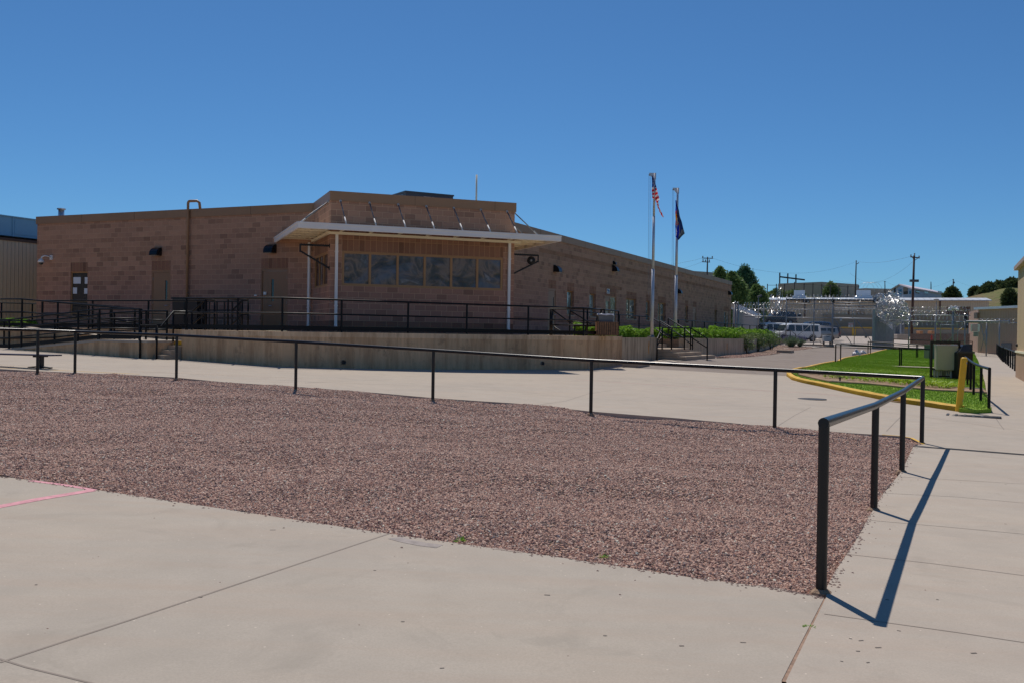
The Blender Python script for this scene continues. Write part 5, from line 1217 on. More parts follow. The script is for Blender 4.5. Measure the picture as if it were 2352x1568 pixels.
# ---- planted beds
def hedge(label,quads,n,h,seed,mat='herb',l=.16):
    random.seed(seed); b=MB()
    for k in range(n):
        q=random.choice(quads) if 0 else quads[0]; s=random.random(); t_=random.random(); p=q[0].lerp(q[1],s).lerp(q[3].lerp(q[2],s),t_)
        hh=h*(.75+.5*noise.noise(Vector((p.x*1.1,p.y*1.1,seed)))); z=hh*random.random()**.5
        for m in range(3):
            a=random.uniform(0,2*PI); d=Vector((cos(a),sin(a),random.uniform(-.1,1.0))).normalized(); s_=d.cross(Vector((random.uniform(-1,1),random.uniform(-1,1),.3))).normalized(); L=l*random.uniform(.5,1.2); W=L*.28; c=Vector((p.x,p.y,p.z+z))
            b.quad([c,c+d*L*.45+s_*W,c+d*L-Vector((0,0,L*.2)),c+d*L*.45-s_*W])
    return tag(b.build('bedding_foliage',MT[mat]),label,'bedding plants',kind='stuff')
def RQ(sa,sb,o0,o1): return [R53.p(sa,PT-.1,o0),R53.p(sb,PT-.1,o0),R53.p(sb,PT-.1,o1),R53.p(sa,PT-.1,o1)]
hedge('bright green leafy plants in the planter left of the steps',[RQ(sC+.1,s1512-.2,-.35,-2.1)],3800,.48,1)
_b0=[p-rn*.35 for p in (R53.p(s1574+.2,0),k0,e_)]; _b1=[p-rn*2.1 for p in (R53.p(s1574+.2,0),k0,e_)]
for p in _b0+_b1: p.z=PT-.1
hedge('bright green leafy plants in the long planter beyond the steps',[[_b0[0],_b0[1],_b1[1],_b1[0]]],5600,.62,2,l=.2)
hedge('bright green leafy plants in the far bend of the long planter',[[_b0[1],_b0[2],_b1[2],_b1[1]]],6500,.75,6,l=.26)
q=[V(at(*ZV(250,1230),38.9)),V(at(*ZV(720,1230),38.3)),V(at(*ZV(720,1230),39.6)),V(at(*ZV(330,1230),40.2))]
for p in q: p.z=PT-.05
hedge('leafy green plants left of the wooden bin on the platform',[q],1300,.62,3)
q=[V(at(-60,740,41)),V(at(81,740,43)),V(at(81,740,45)),V(at(-60,740,44))]
for p in q: p.z=PT+.0
hedge('strip of green plants beside the left end wall',[q],1500,.35,4)
# ---- flag poles
def flagpole(ub,vb,ut,vt,D,label,r=.075):
    base=V(at(ub,vb,D)); base.z=PT-.1; ztop=zat(ut,vt,D); t=thing('flag_pole',base,label,'flag pole'); b=MB(); H=ztop-base.z
    top=Vector((base.x,base.y,ztop)); 
    for k,(za,zb,rr) in enumerate(((0,.42,1),(.42,.74,.85),(.74,1.,.7))):
        b=MB(); b.tube([base+Vector((0,0,H*za)),base+Vector((0,0,H*zb))],r*rr,14); b.build('shaft',MT['polesteel'],t,True)
    b=MB(); b.tube([base+Vector((0,0,.0)),base+Vector((0,0,.14))],r*1.5,14); b.build('collar',MT['dullsteel'],t,True)
    b=MB(); x=-.26; b.quad([top+Vector((.07,.03,0)),top+Vector((x,.03,0)),top+Vector((x+.05,.03,-.05)),top+Vector((-.03,.03,-.26)),top+Vector((.07,.03,-.3))]); b.quad([top+Vector((.07,-.03,0)),top+Vector((.07,-.03,-.3)),top+Vector((-.03,-.03,-.26)),top+Vector((x+.05,-.03,-.05)),top+Vector((x,-.03,0))]); b.box(top+Vector((-.09,0,.005)),(.34,.064,.012)); b.bar(top+Vector((x+.02,0,-.03)),top+Vector((-.05,0,-.26)),.05,.02); b.build('truck_bracket',MT['polesteel'],t)
    b=MB(); c=top+Vector((x+.03,0,-.08)); b.tube([c-Vector((0,.02,0)),c+Vector((0,.02,0))],.045,10); b.build('pulley',MT['dullsteel'],t)
    b=MB(); c=Vector((base.x-r*1.1,base.y-.02,PT+1.1)); b.tube([top+Vector((x+.0,0,-.08)),Vector((base.x-.22,base.y-.03,PT+2.2)),c],.006,4,False); b.tube([top+Vector((x+.06,0,-.08)),Vector((base.x-.14,base.y-.03,PT+2.2)),c],.006,4,False); b.build('halyard',MT['dullsteel'],t)
    b=MB(); b.bar((base.x-r*1.3,base.y-.03,PT+1.0),(base.x-r*1.3,base.y-.03,PT+1.2),.03); b.tube([(base.x-r*1.4,base.y-.05,PT+.7+.03*k) for k in range(10)],[.02+.015*(k%2) for k in range(10)],5); b.build('cleat',MT['dullsteel'],t)
    return top
DA=45.3; DB=50.5
topA=flagpole(1497.5,765,1504,399,DA,'taller metal flag pole carrying the striped flag, rising from the left planter')
topB=flagpole(1551,770,1556,433,DB,'second metal flag pole carrying the dark blue flag, beside the broad steps',.08)
def flagcloth(name,label,rows,D,colfn,n=14,dep=.10,seed=0):
    """rows: list of (v, u_left, u_right) outline in the picture rows, built at distance D with folds in depth"""
    m=len(rows); sub=6; V3=[];
    b=MB(); grid=[]
    for i in range((m-1)*sub+1):
        k=min(i//sub,m-2); f_=(i-k*sub)/sub; r0,r1=rows[k],rows[k+1]; v=r0[0]+(r1[0]-r0[0])*f_; ul=r0[1]+(r1[1]-r0[1])*f_; ur=r0[2]+(r1[2]-r0[2])*f_; row=[]
        for j in range(n+1):
            x=j/n; dd=dep*sin(x*9+i*.16+seed)*min(1,(ur-ul)/18+.15)+.04*sin(i*.5+x*5); p=at(ul+(ur-ul)*x,v,D); row.append((Vector((float(p[0]),float(p[1])+dd,float(p[2]))),v,x))
        grid.append(row)
    mats=[]; idx={}
    for r0,r1 in zip(grid,grid[1:]):
        for j in range(n):
            c=colfn((r0[j][2]+r0[j+1][2])/2,(r0[j][1]+r1[j][1])/2)
            if c not in idx: idx[c]=len(mats); mats.append(MT[c])
            b.quad([r0[j][0],r1[j][0],r1[j+1][0],r0[j+1][0]],mi=idx[c])
    o=b.build(name,mats,None,True); tag(o,label,'flag'); bm=bmesh.new(); bm.from_mesh(o.data); bmesh.ops.remove_doubles(bm,verts=bm.verts,dist=.0005); bm.to_mesh(o.data); bm.free()
    sm=o.modifiers.new('thick','SOLIDIFY'); sm.thickness=.006; return o
def cloth(name,col):
    m=NT(name); m.set(col,.8,0,.2); tl=m.n('ShaderNodeBsdfTranslucent'); tl.inputs[0].default_value=(*col,1); mx=m.n('ShaderNodeMixShader'); mx.inputs[0].default_value=.6; m.l(m.b.outputs[0],mx.inputs[1]); m.l(tl.outputs[0],mx.inputs[2]); m.l(mx.outputs[0],m.out.inputs[0]); MT[name]=m.m
cloth('flag_navy',(.05,.08,.42)); cloth('flag_red',(.9,.02,.05)); cloth('flag_white',(.9,.88,.88)); cloth('flag_maroon',(.75,.01,.16)); cloth('flag_gold',(.98,.58,.01)); cloth('flag_blue',(.04,.09,.75)); cloth('flag_slate',(.07,.13,.32)); cloth('flag_grey',(.38,.40,.42))
def K(x,y): return ZK(x,y)
def usr(pts): return [(K(0,y)[1],K(a_,0)[0],K(c_,0)[0]) for y,a_,c_ in pts]
yk=lambda y:K(0,y)[1]
def usa(x,v):
    y=(v*1.74149-650)*4.48
    if y<455: 
        return 'flag_white' if (int(y/15)+int(x*7+y/30))%3==0 and 300<y and x>.25 and x<.9 else 'flag_navy'
    if x<.40: return 'flag_red' if int((y-455)/32)%2==1 else 'flag_white'
    if y<570 and x<.62: return 'flag_white' if (int(y/14)+int(x*20))%4==0 else 'flag_navy'
    k=int((y+ (x-.4)*55-455)/36)
    return 'flag_white' if k%2==0 else 'flag_red'
flagcloth('flag','red and white striped flag with a starred blue corner, hanging limp on the taller pole',usr([(240,262,266),(330,262,300),(450,261,332),(560,260,365),(650,259,392),(665,300,396),(700,332,370),(800,362,385),(900,400,425),(985,455,472)]),DA-.12,usa,20,.10)
def colo(x,v):
    y=(v*1.74149-650)*4.48
    if x<.42:
        if 925<y<1045 and x<.34: return 'flag_gold'
        if 860<y<1125: return 'flag_maroon'
        return 'flag_blue'
    if x<.5: return 'flag_slate' if y<1080 else 'flag_grey'
    if y>1205 and x>.5+ (1290-y)*.004 and y<1330 and x<.98: return 'flag_grey'
    return 'flag_slate'
flagcloth('flag','limp dark blue flag with a maroon and gold emblem, on the second pole',usr([(680,683,690),(740,683,705),(850,676,738),(960,675,765),(1060,680,792),(1160,683,815),(1280,685,838),(1330,686,790),(1388,728,742)]),DB-.14,colo,22,.10,2)
# ---- lawn and walk rails
rail('pipe_railing','near black rail of the paired rails crossing the lawn behind the yellow kerb',[gt(1919,835,790),gt(2066,844,798.5),gt(2136,846,802)],.033)
rail('pipe_railing','far black rail of the nearer pair crossing the lawn, one pace behind its twin',[gt(1930.5,832,789.5),gt(2070,843,798),gt(2136,845,801.5)],.033)
rail('pipe_railing','near rail of the farther pair crossing the lawn',[gt(1993.5,815.5,784.5),gt(2104.5,823.5,791),gt(2135,825,792.5)],.036)
rail('pipe_railing','far rail of the farther pair crossing the lawn',[gt(1999,814.8,784.3),gt(2107.5,823,791),gt(2135,824.5,792.5)],.036)
rail('pipe_railing','black rail along the far end of the lawn before the fence',[gt(2052,803.5,779),gt(2086,805,780.5),gt(2160,808,782.5),gt(2233,808,784)],.036,(.55,))
wr=[gt(2271,948.5,846,2272.5),gt(2252.5,928.5,841),gt(2236,913,834),gt(2229,904,829.5),gt(2222,889,824),gt(2215.5,879,819)]
rail('pipe_railing','black pipe rail between the lawn and the footpath, nearest end by the yellow bollard',wr,.034,ends=(.03,0))
zb=lambda x,y:ZS(x,y)
def rr_(pts): return [gt(*ZS(x,yb),ZS(x,yt)[1]) for x,yb,yt in pts]
rail('pipe_railing','nearer black rail beside the right footpath, ending at the tan building',rr_([(1800,602,298),(1765,572,285),(1730,550,272),(1700,524,262),(1680,503,254),(1655,487,246),(1632,466,238)]),.036,pr=.045)
rail('pipe_railing','farther black rail beside the right footpath, bending back to the fence',rr_([(1613,460,232),(1598,445,226),(1580,425,216),(1562,402,205),(1547,382,195),(1530,360,183),(1515,345,172)]),.036,pr=.045)
rail('pipe_railing','short black rail at the far end of the right footpath',[gt(*ZS(1520,340),ZS(0,168)[1]),gt(*ZS(1745,345),ZS(0,172)[1])],.04,pr=.06)
# bollard
def bollard():
    P,D=GD(2201.5,946); T=V(at(2215,820,D)); t=thing('bollard',P,'chipped yellow steel bollard leaning slightly at the corner of the lawn','bollard'); b=MB(); ax=(T-P); L=ax.length; ax.normalize(); r=.070
    sq=[P-ax*.05]+[P+ax*L*k for k in(.3,.6,.9,.965,.985)]+[T]
    b.tube(sq,[r,r,r,r,r,r*.93,r*.55],16); o=b.build('post',MT['bollard'],t,True); smooth_by_angle(o,40)
    rr=random.Random(4); b=MB()
    for (x,y,w,h) in((1058,480,10,24),(993,885,12,12),(988,1052,9,7),(1005,1082,5,5),(1012,623,6,5)):
        q=V(at(*ZS(x,y),D)); k=(q-P).dot(ax); ctr=P+ax*k; view=(Vector((0,0,EYE))-ctr); view.z=0; view.normalize(); side=Vector((view.y,-view.x,0)); off=(q-ctr).dot(side); off=max(-.058,min(.058,off)); dn=sqrt(r*r-off*off)+.002; W=w/3.919/1.741/F*D; H=h/3.919/1.741/F*D
        c=ctr+side*off+view*dn; pts=[c+side*W*rr.uniform(.6,1)*cos(a_)+Vector((0,0,1))*H*rr.uniform(.6,1)*sin(a_)+view*0 for a_ in [k2*PI/4 for k2 in range(8)]]; b.quad(pts)
    b.build('paint_chip',MT['dullsteel'],t)
bollard()
# electrical panel on a frame
def panel():
    P,D=GD(2138,872); a_=P; c_=G(2198,877); d=(c_-a_); d.z=0; d=Vector((1,-.12,0)).normalized(); fr=Fr(a_,d,Vector((d.y,-d.x,0))); t=thing('electrical_panel',a_,'large beige grey electrical panel on a black post frame standing on the lawn','electrical panel'); W=(2198-2138)/F*D*1.0; zt=zat(2150,786,D); zb_=a_.z+.07
    for s in(0,W): b=MB(); b.bar(fr.p(s,zb_),fr.p(s,zt),.075); b.build('post',MT['blackm'],t)
    b=MB(); b.bar(fr.p(-.04,zt),fr.p(W+.04,zt),.08); b.bar(fr.p(0,zb_+.08),fr.p(W,zb_+.08),.05); z2=zat(2150,847.5,D); b.bar(fr.p(0,z2),fr.p(W,z2),.05); b.build('cross_bar',MT['blackm'],t)
    x0=(2146.5-2138)/60*W; x1=(2194-2138)/60*W; z1=zat(2170,792,D); z0=zat(2170,849,D); b=MB(); fbox(b,fr,x0,x1,z0,z1,-.12,.16); o=bevel(b.build('cabinet',MT['panelgrey'],t),.015)
    b=MB(); fbox(b,fr,x0+.03,x1-.03,z0+.03,z1-.03,.16,.172); bevel(b.build('door',MT['panelgrey'],t),.004)
    for x in(535,578,615,637,718,742,783,812):
        s=((ZS(x,0)[0])-2138)/60*W; w=.05 if x in(535,578,783,812) else .022; b=MB(); b.tube([fr.p(s,zb_-.15,.0),fr.p(s,z0,.0)],w,8); b.build('conduit',MT['panelgrey'],t,True)
panel()
def util():
    P,D=GD(*ZS(452,425)); fr=Fr(P,Vector((1,0,0)),Vector((0,-1,0))); t=thing('utility_box',P,'grey green utility cabinet half hidden behind the electrical panel','utility box'); h=(425-185)/3.919/1.741/F*D; b=MB(); fbox(b,fr,0,1.25,P.z,P.z+h-.06,-.8,0); b.build('body',MT['utilgreen'],t); b=MB(); fbox(b,fr,-.04,1.29,P.z+h-.059,P.z+h,-.84,.04); b.build('lid',MT['utilgreen'],t)
util()
def dumpster():
    P,D=GD(2199,876); fr=Fr(P,Vector((1,.05,0)).normalized(),Vector((.05,-1,0)).normalized()); t=thing('compactor_bin',P,'black steel bin with a sloping lid behind the yellow bollard','bin'); W=(2235-2199)/F*D; zt=zat(2210,808.5,D); b=MB(); fbox(b,fr,0,W,P.z+.1,zt,-1.4,0); bevel(b.build('body',MT['blackm'],t),.02)
    b=MB(); z1=zat(2210,791.5,D); 
    L=[fr.p(.05,zt,0),fr.p(.35,z1,-.3),fr.p(.35,z1,-1.2),fr.p(.05,zt,-1.4)]; R=[fr.p(W,zt,0),fr.p(W,z1,-.3),fr.p(W,z1,-1.2),fr.p(W,zt,-1.4)]
    for i in range(3): b.quad([L[i],R[i],R[i+1],L[i+1]])
    b.quad(L[::-1]); b.quad(R); b.build('lid',MT['black'],t)
    b=MB(); fbox(b,fr,-.04,W+.04,zt-.03,zt+.03,-.02,.05); b.build('rim',MT['dark_car'],t)
    for s in(.05,W-.15): b=MB(); fbox(b,fr,s,s+.1,P.z+.05,P.z+.1,-1.3,-.1); b.build('skid',MT['utilgreen'],t)
dumpster()
# post mounted litter bin and dark box by the right path
for (x,yb,yt,w,lab) in((1422,318,150,80,'black litter bin on a short yellow post at the far end of the footpath'),):
    P,D=GD(*ZS(x,yb)); k=1/3.919/1.741/F*D; t=thing('litter_bin',P,lab,'litter bin'); b=MB(); b.tube([P,P+Vector((0,0,(yb-245)*k))],.13,12); b.build('post',MT['bollard'],t,True); b=MB(); b.tube([P+Vector((0,0,(yb-248)*k)),P+Vector((0,0,(yb-238)*k)),P+Vector((0,0,(yb-158)*k)),P+Vector((0,0,(yb-150)*k))],[w/2.6*k,w/2*k,w/2.1*k,w/2.6*k],14); b.build('drum',MT['blackm'],t,True)
    b=MB(); b.tube([P+Vector((0,0,(yb-238)*k)),P+Vector((0,0,(yb-230)*k))],w/1.9*k,14); b.build('rim',MT['dullsteel'],t)
P,D=GD(*ZS(1090,325)); k=1/3.919/1.741/F*D; t=thing('smoking_bin',P,'narrow black box standing behind the steel bin','bin'); b=MB(); b.box(P+Vector((-.1,0,(325-185)*k/2)),((1122-1045)*k,.5,(325-190)*k)); bevel(b.build('body',MT['blackm'],t),.03); b=MB(); b.box(P+Vector((-.1,0,(325-183)*k)),((1128-1040)*k,.56,8*k)); b.build('lid',MT['dark_car'],t)
P,D=GD(*ZS(1000,325)); t=thing('black_box',P,'low black box left of the narrow black bin','box'); b=MB(); b.box(P+Vector((0,0,(325-250)*k/2)),(60*k,.5,(325-250)*k)); bevel(b.build('body',MT['blackm'],t),.03); b=MB(); b.box(P+Vector((0,0,(325-246)*k)),(64*k,.54,.04)); b.build('lid',MT['dark_car'],t)
# rubbish bags
def bags():
    m=NT('translucent_plastic_bag'); v=m.tc(); n=m.noise(v,6,5,.65,1.); c=m.ramp(n.outputs[0],[(.35,(.30,.29,.33)),(.5,(.62,.60,.64)),(.7,(.80,.78,.82))]); m.bump(n.outputs[0],.08,.9); mt=m.set(c,.25,0,.6)
    for i,(x,yb,rx,h,lab) in enumerate(((1378,405,68,118,'larger clear bag of rubbish leaning on the far yellow kerb'),(1487,382,60,88,'smaller clear bag of rubbish right of the larger one'))):
        P,D=GD(*ZU(x,yb)); k=1/4.238/1.741/F*D; me=bpy.data.meshes.new('rubbish_bag'); bm=bmesh.new(); bmesh.ops.create_icosphere(bm,subdivisions=4,radius=1)
        for w in bm.verts:
            q=w.co.copy(); d=1+.22*noise.noise(q*2.2+Vector((i*7,0,0)))+.10*noise.noise(q*6); w.co=Vector((q.x*rx*k*d,q.y*rx*k*.8*d,max(-.25,q.z)*h*k*.62*d+h*k*.30))
            if q.z>.9: w.co.z+=h*k*.15
        bm.to_mesh(me); bm.free(); me.materials.append(mt); me.polygons.foreach_set('use_smooth',[True]*len(me.polygons)); o=bpy.data.objects.new('rubbish_bag',me); COL.objects.link(o); o.location=P+Vector((0,0,-.02)); tag(o,lab,'rubbish bag')
bags()
# low sprinkler head in the bed
P=G(*ZU(1100,893)); t=thing('sprinkler',P+Vector((0,0,.1)),'small dark sprinkler head in the soil bed','sprinkler'); b=MB(); b.tube([P+Vector((0,0,.08)),P+Vector((0,0,.22))],.025,8); b.build('riser',MT['blackm'],t); b=MB(); b.tube([P+Vector((0,0,.2)),P+Vector((0,0,.27))],[.03,.06],8); b.build('head',MT['blackm'],t)
# ---- right hand tan building
def right_building():
    pN=G(2352,875); pF=G(2332.3,865.7); n=Vector((-ra.y,ra.x,0)); O=pF.copy(); fr=Fr(O,ra,n); zt=zat(2339.6,622,GD(2332.3,865.7)[1])
    t=thing('tan_building',(O.x,O.y,O.z),'tan building with a lower dado at the right edge of the picture','building'); zl_=zat(2333,808.4,GD(2332.3,865.7)[1])
    b=MB(); fbox(b,fr,-16,0,O.z-.5,zl_,-8,0.0); b.build('dado',plain('tan_dado',(.40,.27,.18),.9,0,.1,.6,.2,.01),t)
    b=MB(); fbox(b,fr,-16,0,zl_+.08,zt,-8,-.03); b.build('wall',plain('tan_stucco',(.50,.36,.235),.9,0,.08,.4,.2,.004),t)
    b=MB(); fbox(b,fr,-16,.03,zl_,zl_+.08,-8,.04); b.build('ledge',MT['cream'],t)
    b=MB(); fbox(b,fr,-16,.10,zt+.001,zt+.16,-8.1,.14); b.build('eave',plain('pink_fascia',(.42,.29,.24),.6),t)
    b=MB(); q=fr.p(-.6,zl_+.3,-.0); b.tube([q-n*.03,q+n*.05],.07,10); b.build('outlet',MT['blackm'],t)
right_building()
# ================================================================= BACKGROUND BUILDINGS
def shed(name,label,A,Bv,z0,z1,depth,wallmat,roofmat,zr=None,over=.3,roofd=4.,fascia=.12,uvs=True,cat='building'):
    """A,B front bottom corners left to right (world xy)"""
    A=Vector((A[0],A[1],0));Bv=Vector((Bv[0],Bv[1],0)); d=(Bv-A); W=d.length; d.normalize(); n=Vector((d.y,-d.x,0)); fr=Fr(A,d,n); t=thing(name,fr.p(W/2,z0),label,cat)
    b=MB(); fbox(b,fr,0,W,z0-1,z1,-depth,0); b.build('wall',wallmat,t)
    if zr is not None:
        b=MB(); P=[fr.p(-over,z1,over),fr.p(W+over,z1,over),fr.p(W+over,zr,-roofd),fr.p(-over,zr,-roofd)]; b.quad(P,[(0,0),(W,0),(W,roofd),(0,roofd)])
        P2=[fr.p(W+over,z1,-2*roofd-over),fr.p(-over,z1,-2*roofd-over),fr.p(-over,zr,-roofd),fr.p(W+over,zr,-roofd)]; b.quad(P2,[(0,0),(W,0),(W,roofd),(0,roofd)])
        b.quad([fr.p(-over,z1-fascia,over),fr.p(W+over,z1-fascia,over),fr.p(W+over,z1,over),fr.p(-over,z1,over)],[(0,0),(W,0),(W,.1),(0,.1)])
        for s in(0,W): b.quad([fr.p(s,z1,0),fr.p(s,z1,-2*roofd),fr.p(s,zr,-roofd)] if s else [fr.p(s,z1,-2*roofd),fr.p(s,z1,0),fr.p(s,zr,-roofd)])
        b.build('roof',roofmat,t)
    return t,fr,W
# long shed behind the yard
A=at(1749.5,765,150); Bq=at(2270,768,139); z1=zat(1749.5,688.7,150); zb0=2.3
T1,F1,W1=shed('long_metal_shed','long tan metal shed with a white seamed roof behind the yard fence',A,Bq,zb0,z1,14,MT['ribtan'],MT['ribroof'],z1+.6,.35,7.)
def onf(fr,z,x,y,dx=0): s,zz=fr.hit(*z(x,y)); return s,zz
for (xa,ya,xb,yb) in((955,760,1040,840),(1172,768,1262,835),(1690,775,1715,840)):
    r=rect(F1,ZP(xa,ya),ZP(xb,yb)); b=MB(); fbox(b,F1,r[0],r[1],r[2],r[3],.0,.05); w=b.build('window',MT['dullsteel'],T1); b=MB(); fbox(b,F1,r[0]+.12,r[1]-.12,r[2]+.12,r[3]-.12,.05,.06); b.build('pane',MT['glass'],w)
r=rect(F1,ZQ(205,772),ZQ(300,845)); b=MB(); fbox(b,F1,r[0],r[1],r[2],r[3],.0,.05); w=b.build('window',MT['dullsteel'],T1); b=MB(); fbox(b,F1,r[0]+.12,r[1]-.12,r[2]+.12,r[3]-.12,.05,.06); b.build('pane',MT['glass'],w)
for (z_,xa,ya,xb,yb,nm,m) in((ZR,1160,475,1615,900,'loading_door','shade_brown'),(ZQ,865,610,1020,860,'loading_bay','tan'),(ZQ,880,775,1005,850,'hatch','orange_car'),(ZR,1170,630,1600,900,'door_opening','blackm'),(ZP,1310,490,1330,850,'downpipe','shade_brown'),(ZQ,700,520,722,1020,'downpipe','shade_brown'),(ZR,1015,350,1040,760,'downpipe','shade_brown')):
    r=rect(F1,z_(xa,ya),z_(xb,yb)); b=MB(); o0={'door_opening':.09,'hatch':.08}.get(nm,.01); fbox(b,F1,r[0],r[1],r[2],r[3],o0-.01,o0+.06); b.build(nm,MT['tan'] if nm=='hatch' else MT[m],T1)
for (x,y) in((1350,520),(1020+1700,480)):
    s,z=F1.hit(*ZP(x,y)); b=MB(); fbox(b,F1,s-.5,s+.5,z-.25,z+.25,0,.6); b.build('wall_lamp',MT['blackm'],T1)
for (z_,x,y,sz) in((ZP,1170,395,1.0),(ZQ,995,385,1.3)):
    s,z=F1.hit(*z_(x,y)); z=z1+.9; b=MB(); fbox(b,F1,s-sz,s+sz,z-.9,z-.1,-5,-4.2); fbox(b,F1,s-sz*.8,s+sz*.8,z-.1,z+.75,-4.9,-4.3); b.build('roof_vent',MT['roofwhite'],T1)
r=rect(F1,ZP(515,530),ZP(572,558)); b=MB(); fbox(b,F1,r[0],r[1],r[2],r[3],.02,.08); b.build('wall_sign',MT['grey'],T1)
# loading dock with yellow nosing in front of the shed
LD=thing('loading_dock',F1.p(W1*.6,2.2,8),'concrete loading dock with a yellow edge in front of the long shed','dock')
D1=F1.off(5.); sA_=D1.hit(ZQ(190,1000)[0])[0]; sB_=D1.hit(ZR(1560,1000)[0])[0]; zy=D1.hit(*ZQ(700,1022))[1]
b=MB(); fbox(b,D1,sA_,sB_,.5,zy-.25,-4.8,0); b.build('dock_wall',plain('dock_concrete',(.34,.27,.2),.9,0,.2,.5),LD)
b=MB(); fbox(b,D1,sA_,sB_,zy-.2,zy+.02,-.3,.04); b.build('edge',plain('faded_yellow_edge',(.55,.34,.05),.7),LD)
s,_=D1.hit(*ZQ(812,1080)); b=MB(); fbox(b,D1,s-.25,s+.25,1.,zy-.25,.01,.08); b.build('marker',MT['bollard'],LD)
b=MB(); fbox(b,D1,sA_,sB_,zy-.02,zy+1.9,-4.7,-4.6); b.build('wall_shade_board',plain('shed_wall_shade',(.34,.27,.19),.9),LD)  # added board, its dark brown stands for shade low on the shed wall
# brown building on the hill
A=at(1787,690,232); Bq=at(1887,690,222); zt=zat(1787,653,232)
T,Fh,Wh=shed('hill_building','flat roofed brown metal building on the hill, left of the tall bare pole',A,Bq,zat(1850,690,228)-2,zat(1830,651.5,230),14,MT['ribgrey'],MT['ribroof'])
b=MB(); s0=Fh.hit(*ZP(720,150))[0]; s1=Fh.hit(*ZP(1205,175))[0]; z=zat(1840,649,230)+.6
b.bar(Fh.p(s0,z+.9,-2),Fh.p(s1,z-.1,-2),.35); 
for k in range(3): b.bar(Fh.p(s0+(s1-s0)*(k*.33),z-1.4,-2),Fh.p(s0+(s1-s0)*k*.33,z+1.9-k*.3,-2),.25)
b.build('roof_beam',MT['blackm'],T)
r=rect(Fh,ZP(480,225),ZP(533,268)); b=MB(); fbox(b,Fh,r[0],r[1],r[2],r[3],0,.3); b.build('side_hood',MT['white'],T)
A=at(1940,685,236); Bq=at(1974,686,234); shed('hill_building','small flat brown building on the hill beside the tall bare pole',at(1946,690,240),at(1986,690,232),7,zat(1960,664,236),9,MT['ribgrey'],MT['ribroof'])
A=at(1640,650,205); T,Fx,Wx=shed('hill_building','tan metal building partly hidden behind the pine trees',at(1590,700,215),at(1712,700,225),6,zat(1640,625,217),12,MT['ribgrey'],MT['roofwhite'])
# pale house on the hill
def house():
    Dl,Dr=215,205; A=Vector(at(*ZR(12,270),Dl)); Bm=Vector(at(*ZR(490,290),200)); C_=Vector(at(*ZR(1112,290),222)); t=thing('pale_house',Bm,'pale blue house with a low white gable roof on the hill','house')
    z0=zat(*ZR(490,300),200)-2; ze=zat(*ZR(490,103),200); zg=zat(*ZR(255,48),208); A.z=Bm.z=C_.z=0
    m=A.lerp(Bm,.5); b=MB(); off=(C_-Bm)
    q=[A,Bm,C_,A+off]
    b.quad([(A.x,A.y,z0),(Bm.x,Bm.y,z0),(Bm.x,Bm.y,ze),(m.x,m.y,zg),(A.x,A.y,ze)]); b.quad([(Bm.x,Bm.y,z0),(C_.x,C_.y,z0),(C_.x,C_.y,ze),(Bm.x,Bm.y,ze)]); q=A+off; b.quad([(q.x,q.y,z0),(A.x,A.y,z0),(A.x,A.y,ze),(q.x,q.y,ze)])
    b.build('wall',MT['housew'],t)
    b=MB(); q=m+off; ov=Vector((0,0,.12)); o2=(Bm-A).normalized()*.5; e1=Bm+o2; e2=C_+o2; dz=-.25
    of=off.normalized()*.6
    b.quad([(e1-of).to_tuple()[:2]+(ze+.12+dz,),(e2+of).to_tuple()[:2]+(ze+.12+dz,),(q+of).to_tuple()[:2]+(zg+.14,),(m-of).to_tuple()[:2]+(zg+.14,)])
    w1=A-o2; w2=A+off-o2; b.quad([(w2+of).to_tuple()[:2]+(ze+.12+dz,),(w1-of).to_tuple()[:2]+(ze+.12+dz,),(m-of).to_tuple()[:2]+(zg+.14,),(q+of).to_tuple()[:2]+(zg+.14,)]); o=b.build('roof',plain('pinkish_white_roof',(.62,.55,.60),.7,0,.05),t); sm=o.modifiers.new('t','SOLIDIFY'); sm.thickness=.25
    fl=Fr(Bm,(C_-Bm).normalized(),Vector(((C_-Bm).y,-(C_-Bm).x,0)).normalized()); ff=Fr(A,(Bm-A).normalized(),Vector(((Bm-A).y,-(Bm-A).x,0)).normalized())
    for (f_,x0,y0,x1,y1,mm) in((fl,552,150,620,222,'shade_brown'),(fl,714,150,790,238,'housew'),(fl,985,168,1062,245,'white'),(ff,218,145,275,240,'cyan_car'),(ff,315,95,400,178,'tan'),(ff,320,180,400,228,'glass'),(ff,432,172,462,228,'cyan_car'),(ff,130,100,160,215,'dark_car')):
        r=rect(f_,ZR(x0,y0),ZR(x1,y1)); b=MB(); fbox(b,f_,r[0],r[1],r[2],r[3],.0,.08); w=b.build('door' if (x0==218) else 'window',MT[mm],t)
        if mm in('shade_brown','white','housew'):
            mx=(r[0]+r[1])/2
            for q0,q1 in((r[0]+.15,mx-.08),(mx+.08,r[1]-.15)): b=MB(); fbox(b,f_,q0,q1,r[2]+.15,r[3]-.15,.08,.1); b.build('pane',MT['wglass'],w)
house()
